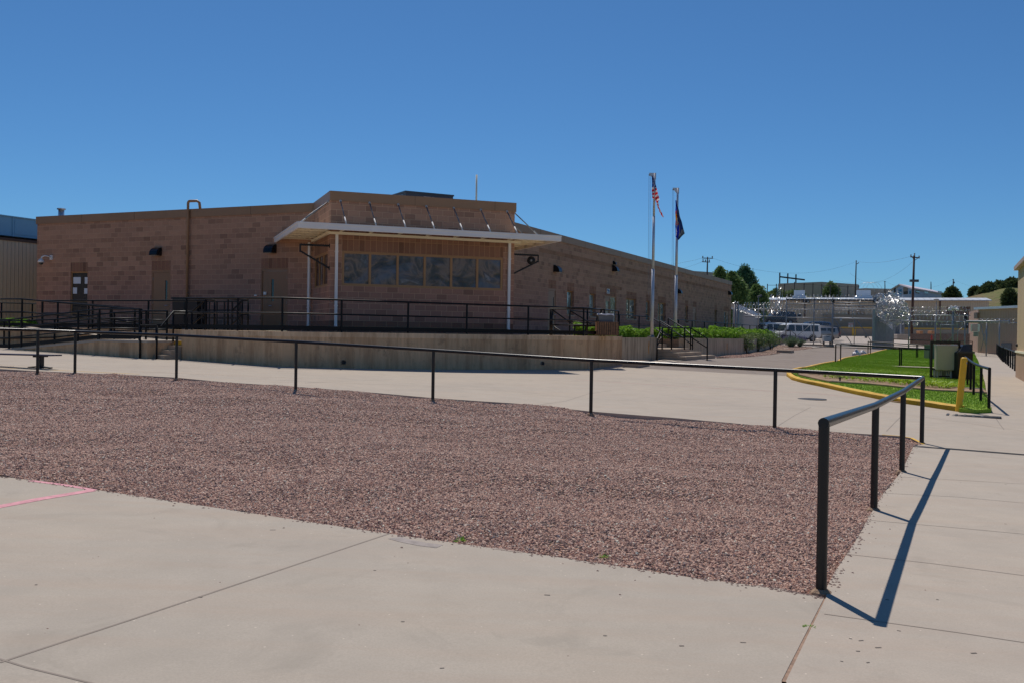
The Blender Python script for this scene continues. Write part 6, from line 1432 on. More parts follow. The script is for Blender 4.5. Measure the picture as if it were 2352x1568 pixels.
# pinkish shed on the right by the fence
T,F3,W3=shed('pink_metal_shed','pinkish tan ribbed metal shed with a white roof edge at the end of the footpath',at(2246,805,93),at(2352,812,86),-.2,zat(2246,711.5,93),9,MT['ribpink'],MT['ribroof'])
zt=zat(2246,711.5,93)
b=MB(); fbox(b,F3,-.35,W3+1,zt,zt+.22,-9,.3); b.build('roof_edge',MT['roofwhite'],T)
e0=V(at(2224,805,101)); e1=F3.p(0,0,0); fr=Fr(e0,(Vector((e1.x,e1.y,0))-Vector((e0.x,e0.y,0))).normalized(),Vector((-.9,-.4,0)).normalized()); b=MB(); L=(Vector((e1.x,e1.y,0))-Vector((e0.x,e0.y,0))).length
b.quad([(e0.x,e0.y,-.3),(e1.x,e1.y,-.3),(e1.x,e1.y,zt),(e0.x,e0.y,zt)],[(0,0),(L,0),(L,5),(0,5)]); b.build('end_wall',MT['ribpink'],T)
r=rect(F3,ZE(1580,945),ZE(1620,1020)); b=MB(); fbox(b,F3,r[0],r[1],r[2],r[3],.0,.2); b.build('wall_vent',plain('vent_metal',(.25,.18,.14),.5),T)
r=rect(F3,ZE(1905,1325),ZE(2030,1400)); b=MB(); fbox(b,F3,r[0],r[1],r[2],r[3],.0,.08); b.build('hatch',MT['grey'],T)
# left corrugated building with the blue grey roof unit
def leftb():
    O=V(at(85,752,50)); fr=Fr(O,ra,rn); zt=zat(85,560.5,50); t=thing('corrugated_building',(O.x,O.y,PT),'tan corrugated metal building at the left edge, under the blue grey duct unit','building'); s0=-16
    b=MB(); fbox(b,fr,s0,6,PT-1,zt,-10,0); b.build('wall',MT['ribleft'],t)
    b=MB(); fbox(b,fr,s0,6.1,zt,zt+.13,-10.05,.06); b.build('eave_trim',MT['shade_brown'],t)
    for z_,x,s in((ZG,215,0),):
        pass
    z=zat(60,741,49); b=MB(); fbox(b,fr,s0,5,PT+.02,PT+.3,.01,.05); b.build('base_trim',MT['shade_brown'],t)
    O2=V(at(85,600,50.8)); f2=Fr(O2,ra,rn); z0,z1=zat(85,(820+500/3.648)/1.7415,50.8),zat(85,(820+230/3.648)/1.7415,50.8); u=thing('roof_duct_unit',(O2.x,O2.y,zt),'large blue grey steel air handling unit on the roof at the left edge','air handling unit')
    b=MB(); fbox(b,f2,s0,3,z0,z1,-2.4,0); m=plain('blue_grey_sheet_metal',(.30,.52,.66),.45,0,.08,.7); b.build('casing',m,u)
    for k in range(-7,2):
        s=k*1.9+.4; b=MB(); fbox(b,f2,s,s+.05,z0-.02,z1+.05,.0,.05); b.build('seam',m,u)
        if k%2: 
            b=MB(); fbox(b,f2,s+.15,s+1.75,z0+.12,z1-.12,.0,.025); d=b.build('access_panel',m,u); b=MB(); fbox(b,f2,s+1.55,s+1.65,z1-.55,z1-.4,.026,.07); b.build('latch',MT['blackm'],d)
    b=MB(); fbox(b,f2,s0,3,z1,z1+.05,-2.5,.08); b.build('top_flange',m,u)
    for k in range(-8,2): b=MB(); s=k*1.8; fbox(b,f2,s,s+.15,zt+.1,z0,-.5,-.35); b.build('support',MT['blackm'],u)
    b=MB(); fbox(b,f2,s0,3,zt+.2,zt+.3,-.45,-.38); b.build('support_beam',MT['blackm'],u)
    b=MB(); c=f2.p(-3.5,z0,.15); b.tube([c+Vector((0,0,-.5)),c+Vector((0,0,.25)),c+ra*.35+Vector((0,0,.25)),c+ra*.35+Vector((0,0,-.3)),c+ra*1.6+Vector((0,0,-.45)),c+ra*3.2+Vector((0,0,-.35))],.035,6); b.build('pipework',MT['dullsteel'],u)
leftb()
rail('walkway_railing','far railing in front of the corrugated building at the left edge',[V(at(*ZG(x,y),D)) for x,y,D in((-260,205,40),(20,208,42),(295,215,43.5),(435,220,45),(560,224,46))],.024,(.42,),None,lambda x,y:PT-.1)
# ================================================================= FENCES
def tubes_panel(name,fr,s0,s1,z0f,z1f,parent,step=.16,r=.0045,mat='link'):
    """woven wire: two sets of diagonals inside the panel"""
    b=MB(); W=s1-s0; z0,z1=z0f,z1f; H=z1-z0
    for sg in(1,-1):
        c=-H
        while c<W:
            a0=max(0,c);a1=min(W,c+H)
            if a1>a0+.02:
                h0=(a0-c);h1=(a1-c)
                if sg>0: p,q=fr.p(s0+a0,z0+h0),fr.p(s0+a1,z0+h1)
                else: p,q=fr.p(s1-a0,z0+h0),fr.p(s1-a1,z0+h1)
                b.tube([p,q],r,3,False)
            c+=step
    return b.build(name,MT[mat],parent)
def coil(b,fr,s0,s1,z,R,pitch,o=0.,r=.012,seed=0,n=14,jit=.0):
    rr=random.Random(seed); pts=[]; L=s1-s0; N=int(abs(L)/pitch*n)
    for k in range(N+1):
        t=2*PI*k/n; R_=R*(1+jit*sin(k*.13+seed)); pts.append(fr.p(s0+L*k/N,z+R_*sin(t)+jit*.1*sin(k*.37),o+R_*cos(t)))
    b.tube(pts,r,3,False)
    # barbs : short flat blades along the tape
    for k in range(0,N,1):
        if rr.random()<.6:
            p=pts[k]; d=Vector((rr.uniform(-1,1),rr.uniform(-1,1),rr.uniform(-1,1))).normalized()*.07; e=Vector((rr.uniform(-1,1),rr.uniform(-1,1),rr.uniform(-1,1))).normalized()*.028; b.quad([p-d,p+e,p+d,p-e])
def frame(uA,vA,DA,uB,vB,DB):
    A=V(at(uA,vA,DA));Bv=V(at(uB,vB,DB)); d=Bv-A; d.z=0; L=d.length; d.normalize(); return Fr(A,d,Vector((d.y,-d.x,0))),L
# slatted screen fence beyond the wing
frS,LS=frame(1684,760,87,1747,765,128); tS=thing('slatted_fence',frS.p(LS/2,1),'tall grey slatted screen fence running away from the end of the right wing','fence')
zs0=PT-.6; 
for k in range(9):
    s=LS*k/8; b=MB(); zt=lambda s:zat(1684,711,87)+(zat(1747,734.5,128)-zat(1684,711,87))*s/LS; b.bar(frS.p(s,zs0),frS.p(s,zt(s)+.05),.09); b.build('post',MT['dullsteel'],tS)
b=MB(); N=96
for k in range(N): s=LS*(k+.1)/N; s2=LS*(k+.86)/N; b.quad([frS.p(s,zs0,.05),frS.p(s2,zs0,.05),frS.p(s2,zt(s2),.05),frS.p(s,zt(s),.05)])
o=b.build('slats',plain('grey_privacy_slats',(.30,.285,.28),.7,0,.1),tS); sm=o.modifiers.new('t','SOLIDIFY'); sm.thickness=.02
b=MB(); b.tube([frS.p(0,zt(0)),frS.p(LS,zt(LS))],.05,6); b.build('top_rail',MT['dullsteel'],tS,True)
b=MB(); coil(b,frS,0,LS,zt(LS/2)+.35,.3,.35,0,.012,3); b.build('razor_coil',MT['razor'],tS)
for k,x in enumerate((123,155)):
    D=86; p=V(at(*ZD(x,1180),D)); z=zat(*ZD(x,830+10*k),D); b=MB(); b.tube([(p.x,p.y,PT-.8),(p.x,p.y,z)],.09,10); b.tube([(p.x,p.y,z),(p.x,p.y,z+.12),(p.x,p.y,z+.2)],[.11,.10,.03],10); tag(b.build('gate_post',MT['dullsteel'],None,True),['left one of the two close galvanised posts by the slatted fence','right one of the two close galvanised posts by the slatted fence'][k],'post')
# main gate line
frG,LG=frame(*ZP(400,1380),97,*ZQ(1270,1400),93); 
def sG(z_,x): return frG.hit(z_(x,0)[0])[0]
def zG(z_,x,y): return frG.hit(*z_(x,y))[1]
tG=thing('yard_fence',frG.p(6,.8),'tall chain link fence with steel posts and razor coils left of the sliding gate','fence')
posts=[(ZP,515,560),(ZP,960,435),(ZP,1503,430)]; zg=G(1862,796).z
gpost=[(sG(z_,x),zG(z_,x,y)) for z_,x,y in posts]+[(sG(ZQ,393),zG(ZQ,393,425))]
for s,z in gpost: b=MB(); b.tube([frG.p(s,zg-.2),frG.p(s,z)],.06,10); b.build('post',MT['dullsteel'],tG,True)
zh1=[zG(ZP,1200,565),zG(ZP,1200,680),zG(ZP,1200,840)]
for z in zh1: b=MB(); b.tube([frG.p(gpost[1][0],z),frG.p(gpost[3][0],z)],.045,8); b.build('rail',MT['dullsteel'],tG,True)
for z in (zG(ZP,600,675),zG(ZP,600,815)): b=MB(); b.tube([frG.p(sG(ZP,140),z),frG.p(gpost[1][0],z)],.045,8); b.build('rail',MT['dullsteel'],tG,True)
tubes_panel('mesh_panel',frG,gpost[1][0],gpost[2][0],zg+.05,zh1[0],tG); tubes_panel('mesh_panel',frG,gpost[2][0],gpost[3][0],zg+.05,zh1[0],tG); tubes_panel('mesh_panel',frG,sG(ZP,420),gpost[1][0],zg+.05,zh1[1],tG)
b=MB(); b.tube([frG.p(sG(ZP,1190),zG(ZP,1190,1190)),frG.p(sG(ZP,1500),zG(ZP,1500,930))],.03,6); b.build('brace',MT['dullsteel'],tG,True)
b=MB(); fbox(b,frG,sG(ZP,1260),gpost[3][0]+.2,zg-.1,zg+.22,-.12,.12); b.build('kerb',MT['cstep'],tG)
for (s0,s1,z,R,o,sd,p) in((gpost[1][0],gpost[3][0],zG(ZP,1200,480),.30,.1,1,.36),(gpost[1][0],gpost[3][0],zG(ZP,1200,665),.28,.45,2,.34),(gpost[1][0],gpost[3][0],zG(ZP,1200,720),.26,.75,3,.5),(sG(ZP,140),gpost[1][0],zG(ZP,500,600),.3,.0,4,.28),(sG(ZP,20),gpost[1][0],zG(ZP,500,645),.32,.45,5,.3),(sG(ZP,400),gpost[1][0],zG(ZP,500,750),.28,.7,6,.5)):
    b=MB(); coil(b,frG,s0,s1,z,R,p,o,.011,sd); b.build('razor_coil',MT['razor'],tG)
for (x,y,R) in((830,400,.75),(690,560,.85),(800,580,.7),(790,650,.6),(1010,300,.0),(800,505,.5)):
    if R: 
        b=MB(); s=sG(ZP,x)
        coil(b,frG,s-.25*R,s+.25*R,zG(ZP,x,y),R,.14,.2,.013,int(x),22,.15); b.build('razor_coil',MT['razor'],tG)
# sliding gate
tg=thing('sliding_gate',frG.p((gpost[3][0]+LG)/2,.8),'wide chain link sliding gate with diagonal braces and red lettered gate sign','gate')
fg=frG.off(.25); s0=gpost[3][0]+.15; s1=sG(ZQ,1258); s0i=fg.hit(ZQ(405,0)[0])[0]; s1i=fg.hit(ZQ(1250,0)[0])[0]
zz=lambda y: fg.hit(*ZQ(800,y))[1]
for y,w in((545,.05),(597,.05),(655,.04),(690,.035),(848,.06),(1330,.03),(1385,.05)): b=MB(); b.tube([fg.p(s0i,zz(y)),fg.p(s1i,zz(y+ (8 if y<900 else 10)))],w,8); b.build('rail',MT['dullsteel'] if y not in(848,655) else MT['white'],tg,True)
for x,y0,y1 in((405,545,1390),(830,850,1385),(1250,545,1400),(650,545,600),(928,545,600),(1205,570,600),(790,690,850)): s=fg.hit(ZQ(x,0)[0])[0]; b=MB(); b.tube([fg.p(s,zz(y1)),fg.p(s,zz(y0))],.05 if x in(405,1250) else .035,8); b.build('upright',MT['dullsteel'],tg,True)
for x0,y0,x1,y1 in((430,860,800,1370),(865,870,1225,1380)): b=MB(); b.tube([fg.p(fg.hit(ZQ(x0,0)[0])[0],zz(y0)),fg.p(fg.hit(ZQ(x1,0)[0])[0],zz(y1))],.04,6); b.build('brace',MT['dullsteel'],tg,True)
tubes_panel('mesh_panel',fg,s0i,s1i,zz(1390),zz(600),tg)
fk=frG.off(.3); b=MB(); s_b=fk.hit(ZQ(0,0)[0])[0]; b.bar(fk.p(gpost[1][0],zG(ZQ,400,490)),fk.p(fk.hit(ZQ(1290,0)[0])[0],zG(ZQ,400,500)),.16); b.build('track_beam',MT['hvacdark'],tg)
for x in(400,1205): s=fk.hit(ZQ(x,0)[0])[0]; b=MB(); b.tube([fk.p(s,zG(ZQ,400,510)-.02,-.1),fk.p(s,zG(ZQ,400,510)-.02,.15)],.14,12); b.build('roller',MT['blackm'],tg)
for (s0c,s1c,y,R,sd) in((gpost[1][0],LG,445,.24,11),(gpost[3][0],LG,520,.22,12),(gpost[3][0],LG,665,.24,13),(gpost[3][0],LG,725,.22,14)): b=MB(); coil(b,fk,s0c,s1c,zG(ZQ,800,y),R,.36,.1,.010,sd); b.build('razor_coil',MT['razor'],tg)
# arches of wire above the far end
for x in(1050,1130,1200): s=frG.hit(ZQ(x,0)[0])[0]; b=MB(); c0=zG(ZQ,x,330); b.tube([frG.p(s+.75*cos(a_),c0+.9*sin(a_)) for a_ in [PI*k/14 for k in range(15)]],.012,3,False); b.build('wire_arch',MT['razor'],tg)
def text(s,size,fr,S,z,o,mat,parent,name='lettering',align='CENTER',sp=1.):
    cu=bpy.data.curves.new('t','FONT'); cu.body=s; cu.size=size; cu.align_x=align; cu.align_y='CENTER'; cu.extrude=.004; cu.offset=size*.018; cu.space_line=sp; tmp=bpy.data.objects.new('t',cu); COL.objects.link(tmp)
    dg=bpy.context.evaluated_depsgraph_get(); me=bpy.data.meshes.new_from_object(tmp.evaluated_get(dg)); bpy.data.objects.remove(tmp); me.name=name; me.materials.clear(); me.materials.append(mat)
    x=fr.a; y=Vector((0,0,1)); n=x.cross(y); Mx=Matrix((( x.x,y.x,n.x,0),(x.y,y.y,n.y,0),(x.z,y.z,n.z,0),(0,0,0,1))); Mx.translation=fr.p(S,z,o); me.transform(Mx)
    ob=bpy.data.objects.new(name,me); COL.objects.link(ob); ob.parent=parent
    if parent: ob.matrix_parent_inverse=parent_inv(parent)
    return ob
def sign(fr,z_,x0,y0,x1,y1,label,txt=None,mat='signwhite',o=.1,tm='redtxt',sz=None,sp=1.):
    r=rect(fr,z_(x0,y0),z_(x1,y1)); t=thing('sign',fr.p((r[0]+r[1])/2,r[2],o),label,'sign'); b=MB(); fbox(b,fr,r[0],r[1],r[2],r[3],o,o+.02); b.build('board',MT[mat],t)
    w=r[1]-r[0];h=r[3]-r[2]
    if txt: text(txt,sz or h*.45,fr,(r[0]+r[1])/2,(r[2]+r[3])/2,o+.024,MT[tm],t,sp=sp)
    return t,r
t,r=sign(fg,ZQ,703,940,796,1030,'white gate sign with red lettering on the sliding gate','GATE\n2',o=.06,sp=.85)
def lines(t,fr,r,n,o,mat):
    rr=random.Random(n); 
    b=MB(); w=r[1]-r[0];h=r[3]-r[2]
    for k in range(n): z=r[3]-h*(k+.7)/(n+.4); fbox(b,fr,r[0]+w*rr.uniform(.08,.2),r[1]-w*rr.uniform(.08,.25),z-h*.18/n,z+h*.18/n,o,o+.004)
    b.build('lettering',MT[mat],t)
t,r=sign(fg,ZQ,540,853,578,905,'small white notice high on the sliding gate',o=.06); lines(t,fg,r,4,.082,'bluetxt')
t,r=sign(fg,ZQ,1022,1178,1075,1238,'small grey notice low on the sliding gate',mat='panelgrey',o=.06); lines(t,fg,r,3,.082,'grey')
t,r=sign(frG,ZP,660,740,712,785,'small white sign on the fence above the parked vans',o=.1); lines(t,frG,r,2,.122,'redtxt')
t,r=sign(frG,ZP,362,712,402,752,'faded white sign beside the light pole behind the fence',o=.1); lines(t,frG,r,2,.122,'redtxt')
# slatted gatehouse leaf (blue grey) and tangled razor wire
frP,LP=frame(2005.5,805,91.5,2052,804,97); tP=thing('slatted_gate_leaf',frP.p(LP/2,.6),'blue grey slatted steel enclosure beside the sliding gate','enclosure'); z0p=.45
prof=lambda s: zat(2010,726,92)-(zat(2010,726,92)-zat(2045,760,96))*max(0,(s-1.3)/(LP-1.3))
b=MB(); N=26
for k in range(N): s=LP*(k+.18)/N; s2=LP*(k+.78)/N; b.quad([frP.p(s,z0p,0),frP.p(s2,z0p,0),frP.p(s2,prof(s2),.0),frP.p(s,prof(s),.0)])
o=b.build('slats',plain('blue_grey_slat_metal',(.22,.25,.29),.5,.2,.2,2),tP); sm=o.modifiers.new('t','SOLIDIFY'); sm.thickness=.05
b=MB(); fbox(b,frP,-.1,LP+.1,z0p-.3,z0p+.1,-.1,.1); b.build('sill',MT['hvacdark'],tP)
for s in (0,.35,LP*.55,LP): b=MB(); b.bar(frP.p(s,z0p-.2,-.05),frP.p(s,zat(2006,712,92),-.05),.12); b.build('post',MT['dullsteel'],tP)
# big tangle
tW=thing('razor_wire_tangle',V(at(2045,740,93)),'big glittering tangle of razor wire heaped above the slatted enclosure','razor wire')
rr=random.Random(12)
blob=[(ZR,(-150,120),(200,700)),]
def inpoly(x,y,P):
    c=False; n=len(P)
    for i in range(n):
        x1,y1=P[i];x2,y2=P[i-1]
        if (y1>y)!=(y2>y) and x<(x2-x1)*(y-y1)/(y2-y1)+x1: c=not c
    return c
poly=[ZE(*p) for p in((365,720),(395,680),(450,690),(500,730),(560,715),(620,750),(660,810),(720,880),(740,960),(720,1030),(620,1050),(560,1080),(470,1075),(400,1050),(350,1020),(350,800))]
cnt=0
while cnt<110:
    u=rr.uniform(2010,2085); v=rr.uniform(680,795)
    if not inpoly(u,v,poly): continue
    D=93+rr.uniform(-1.2,1.8); c=V(at(u,v,D)); R=rr.uniform(.22,.55); ax=Vector((rr.uniform(-1,1),rr.uniform(-1,1),rr.uniform(-.6,.6))).normalized(); e1=ax.cross(Vector((0,0,1))).normalized(); e2=ax.cross(e1); b=MB(); turns=rr.choice((2,3,4)); n=18
    pts=[c+ax*(k/n-turns/2)*rr.uniform(.10,.13)+(e1*cos(2*PI*k/n)+e2*sin(2*PI*k/n))*R*(1+.12*sin(k*.7)) for k in range(turns*n)]
    b.tube(pts,.011,3,False)
    for p in pts[::1]:
        if rr.random()<.7: d=Vector((rr.uniform(-1,1),rr.uniform(-1,1),rr.uniform(-1,1))).normalized()*.08; e=Vector((rr.uniform(-1,1),rr.uniform(-1,1),rr.uniform(-1,1))).normalized()*.035; b.quad([p-d,p+e,p+d,p-e])
    b.build('coil',MT['razor'],tW); cnt+=1
# fence right of the enclosure
frR,LR=frame(2040,803,92,2352,811,80.5); tR=thing('yard_fence',frR.p(LR*.4,.4),'chain link fence with razor wire running to the right edge behind the lawn','fence')
hR=lambda z_,x,y:frR.hit(*z_(x,y))[1]
for z_,x,yt in((ZR,945,640),(ZR,1290,530),(ZR,1527,720),(ZE,1720,1035),(ZE,1880,1020),(ZR,430,640)):
    s=frR.hit(z_(x,0)[0])[0]; b=MB(); b.tube([frR.p(s,-.1),frR.p(s,hR(z_,x,yt))],.055 if x!=1290 else .09,10); b.build('post',MT['dullsteel'],tR,True)
for z_,xa,ya,zb_,xb,yb,r in((ZR,0,748,ZR,1290,775,.045),(ZR,1290,775,ZE,2090,1072,.05),(ZR,500,640,ZR,1620,650,.04),(ZE,1460,1055,ZE,2000,1055,.09)):
    a_=frR.hit(*z_(xa,ya)); c_=frR.hit(*zb_(xb,yb)); b=MB(); b.tube([frR.p(*a_),frR.p(*c_)],r,8); b.build('rail',MT['dullsteel'],tR,True)
a_=frR.hit(*ZR(500,640)); c_=frR.hit(*ZR(1620,650)); sE=frR.hit(2337)[0]
tubes_panel('mesh_panel',frR,a_[0],frR.hit(*ZR(1527,720))[0],.4,hR(ZR,1000,770),tR); tubes_panel('mesh_panel',frR,frR.hit(*ZR(1527,720))[0],sE,.2,hR(ZE,1720,1070),tR)
for (xa,xb,y,R,sd,p) in((400,1640,525,.2,21,.28),(400,1640,600,.22,22,.25),(400,1640,690,.18,23,.4),(200,1640,800,.18,24,.5)):
    s0,s1=frR.hit(ZR(xa,0)[0])[0],frR.hit(ZR(xb,0)[0])[0]; b=MB(); coil(b,frR,s0,s1,hR(ZR,900,y),R,p,.3,.006,sd); b.build('razor_coil',MT['razor'],tR)
s0,s1=frR.hit(ZE(1640,0)[0])[0],sE; b=MB(); coil(b,frR,s0,s1,hR(ZE,1900,1050),.22,.4,.2,.009,31); b.build('razor_coil',MT['razor'],tR)
for (x0,y0,x1,y1) in((1640,1090,1720,1420),(1640,1420,1720,1090)): b=MB(); p=frR.hit(*ZE(x0,y0)); q=frR.hit(*ZE(x1,y1)); b.tube([frR.p(*p),frR.p(*q)],.03,6); b.build('brace',MT['dullsteel'],tR,True)
for (x0,y0,x1,y1) in((1165,1150,1530,830),): b=MB(); p=frR.hit(*ZR(x0,y0)); q=frR.hit(*ZR(x1,y1)); b.tube([frR.p(*p),frR.p(*q)],.03,6); b.build('brace',MT['dullsteel'],tR,True)
t,r=sign(frR,ZE,1527,1090,1638,1182,'large white notice with several red lines on the fence by the pink shed',o=.12); lines(t,frR,r,6,.142,'redtxt')
t,r=sign(frR,ZE,1560,1185,1622,1243,'grey notice below the large white notice',mat='panelgrey',o=.12); lines(t,frR,r,3,.142,'grey')
t,r=sign(frR,ZR,520,795,587,860,'white sign with red letters on the fence right of the brown pole',o=.12); lines(t,frR,r,2,.142,'redtxt')
# small gate leaf in the right fence
tq=thing('pedestrian_gate',frR.p(frR.hit(*ZR(1200,900))[0],.4,.4),'small chain link pedestrian gate left of the twin dome camera pole','gate'); fq=frR.off(.4); b=MB(); P=[fq.hit(*ZR(x,y)) for x,y in((1040,1165),(1040,832),(1385,838),(1370,1180))]; pts=[fq.p(*p) for p in P]; b.tube(pts+[pts[0]],.045,6); b.build('frame',MT['dullsteel'],tq,True); tubes_panel('mesh_panel',fq,P[0][0],P[3][0],P[0][1],P[1][1],tq,.12)
# twin dome camera pole (head on the fence post)
D=frR.p(frR.hit(ZR(1290,0)[0])[0],0).y; t=thing('camera_head',V(at(*ZR(1297,530),D)),'white twin dome camera head with a middle lamp on a fence post','camera')
for sg,x in((-1,1222),(1,1368)):
    b=MB(); q0=V(at(*ZR(1297,500),D)); q1=V(at(*ZR(x,480),D)); q2=V(at(*ZR(x,505),D)); b.tube([q0,q0.lerp(q1,.5)+Vector((0,0,.12)),q1,q2],.05,8); a_=b.build('arm',MT['white'],t,True); b=MB(); b.tube([q2+Vector((0,0,.05)),q2,q2-Vector((0,0,.15)),q2-Vector((0,0,.22))],[.05,.14,.17,.13],12); b.build('dome',MT['white'],a_,True)
b=MB(); b.tube([V(at(*ZR(1297,475),D)),V(at(*ZR(1297,530),D))],.17,12); b.build('hub',MT['white'],t,True)
# hill-top fence
frH,LH=frame(*ZP(400,420),190,*ZQ(910,430),184); tH=thing('hilltop_fence',frH.p(LH/2,8),'tall thin posted wire fence along the hill top','fence')
tops=[(ZP,587,180),(ZP,763,180),(ZP,922,175),(ZP,1118,140),(ZP,1305,165),(ZP,1480,165),(ZP,1652,180),(ZQ,183,180),(ZQ,352,190),(ZQ,520,203),(ZQ,693,210),(ZQ,905,203)]
tt=[]
for z_,x,y in tops: s,z=frH.hit(*z_(x,y)); tt.append((s,z)); b=MB(); b.tube([frH.p(s,zat(1900,694,187)-.8),frH.p(s,z)],.09,5); b.build('post',MT['polegrey'],tH)
b=MB(); b.tube([frH.p(s,z-.25) for s,z in tt],.04,4,False); b.build('top_wire',MT['polegrey'],tH); b=MB(); b.tube([frH.p(s,z-2.2) for s,z in tt],.025,4,False); b.build('lower_wire',MT['polegrey'],tH)
# ================================================================= POLES AND WIRES
def pole(name,label,ub,vb,ut,vt,D,r,mat,arms=(),cat='utility pole'):
    A=V(at(ub,vb,D)); T=V(at(ut,vt,D)); t=thing(name,A,label,cat); b=MB(); b.tube([A-Vector((0,0,1)),A.lerp(T,.5),T],[r,r*.85,r*.65],10); b.build('shaft',MT[mat],t,True)
    for (ua,va,uc,vc,th) in arms: p,q=V(at(ua,va,D)),V(at(uc,vc,D)); b=MB(); b.bar(p-Vector((0,.15,0)),q-Vector((0,.15,0)),th); b.build('cross_arm',MT[mat],t)
    return t,D
def insul(t,D,pts,s=.12):
    for (u,v) in pts: p=V(at(u,v,D)); b=MB(); b.tube([p-Vector((0,.15,.1)),p+Vector((0,-.15,s*1.6))],[s*.4,s*.7],6); b.build('insulator',MT['dullsteel'],t)
ce=ZE(803,225); t,D=pole('utility_pole','tall reddish brown utility pole with one cross arm behind the right fence',*ZR(470,1085),*ZE(805,228),112,.17,'polewood',[(*ZE(752,246),*ZE(865,262),.12),(*ZE(775,255),*ZE(803,290),.05),(*ZE(845,262),*ZE(808,290),.05)])
insul(t,D,[ZE(758,240),ZE(803,222),ZE(860,255)]); p=V(at(*ZE(787,548),D)); b=MB(); b.box(p-Vector((0,.4,0)),(.95,.35,.28)); b.build('floodlight',MT['hvacdark'],t)
t,D=pole('utility_pole','tall bare leaning brown pole rising from the hill top',*ZQ(838,430),*ZQ(857,0)[:1],(950+290/3.136)/1.7415,187,.15,'polegrey'); 
b=MB(); p,q=V(at(*ZD(1655,335),D)),V(at(*ZD(1680,318),D)); b.bar(p,q,.12); b.build('side_arm',MT['polegrey'],t)
cc=lambda x,y:((2000+x/1.845)/1.74149,(650+y/1.845)/1.74149)
t,D=pole('utility_pole','utility pole with two cross arms rising behind the right wing roof',*cc(1528,860),*cc(1532,698),135,.12,'polegrey',[(*cc(1490,708),*cc(1570,710),.11),(*cc(1488,735),*cc(1548,738),.11)]); insul(t,D,[cc(1497,728),cc(1515,730),cc(1543,730),cc(1495,704),cc(1565,705)],.13)
pole('utility_pole','small distant pole left of the pale house',*ZE(440,690),*ZE(437,550),230,.13,'polegrey',[(*ZE(425,556),*ZE(443,553),.15)])
pole('utility_pole','small distant pole rising behind the roof of the pale house',*ZE(1017,640),*ZE(1015,558),260,.14,'polegrey')
pole('utility_pole','small distant pole with a side box right of the pale house',*ZE(1292,700),*ZE(1296,525),225,.17,'polegrey',[(*ZE(1282,530),*ZE(1298,527),.12),(*ZE(1296,570),*ZE(1306,568),.4)])
t,D=pole('street_lamp','distant curved street lamp on the scrubby hill at the right',*ZE(1690,700),*ZE(1690,628),215,.12,'dullsteel',(),'street lamp'); b=MB(); b.tube([V(at(*ZE(1690,628),D)),V(at(*ZE(1715,616),D)),V(at(*ZE(1748,608),D))],.08,5); b.build('arm',MT['dullsteel'],t)
t,D=pole('lamp_post','slim lamp post with a flat square head in front of the long shed',*ZR(950,1000),*ZR(957,370),120,.06,'dullsteel',(),'lamp post'); p=V(at(*ZR(955,345),D)); b=MB(); b.box(p,(.5,.4,.22)); b.build('lamp_head',MT['panelgrey'],t)
t,D=pole('lamp_post','slim lamp post with a tilted floodlight before the pine trees',*ZP(408,900),*ZP(410,440),112,.06,'dullsteel',(),'lamp post'); p=V(at(*ZP(435,420),D)); b=MB(); b.box(p,(.5,.35,.2),0,0,Matrix.Rotation(-.4,3,'Y')); b.build('lamp_head',MT['hvacdark'],t)
def wire(label,P,r=.011):
    b=MB(); pts=[]
    for (u,v,D),(u2,v2,D2),sag in P:
        A,Bv=V(at(u,v,D)),V(at(u2,v2,D2))
        for k in range(17): q=A.lerp(Bv,k/16); q.z-=sag*4*(k/16)*(1-k/16); pts.append(q)
    b.tube(pts,r,3,False); tag(b.build('overhead_wire',MT['polegrey']),label,'wire')
wire('overhead wire from the double armed pole to the bare hill pole',[((*cc(1570,709),135),(*ZD(1655,300),187),2.2)])
wire('overhead wire from the bare hill pole to the brown pole',[((*ZD(1655,300),187),(*ZE(758,240),112),.5)])
wire('overhead wire running left from the double armed pole above the wing roof',[((*cc(1490,708),135),(1390,606,150),.8)])
wire('lower overhead wire running left from the double armed pole',[((*cc(1490,736),135),(1400,616,150),1.2)])
wire('thin wire passing over the pale house to the box pole',[((*ZE(-200,540),235),(*ZE(437,553),230),.6),((*ZE(437,553),230),(*ZE(1296,530),225),2.0),((*ZE(1296,530),225),(2362,664,215),1.5)])
wire('slack wire rising to the brown pole from the left',[((*ZE(0,450),170),(*ZE(795,300),112),2.)])
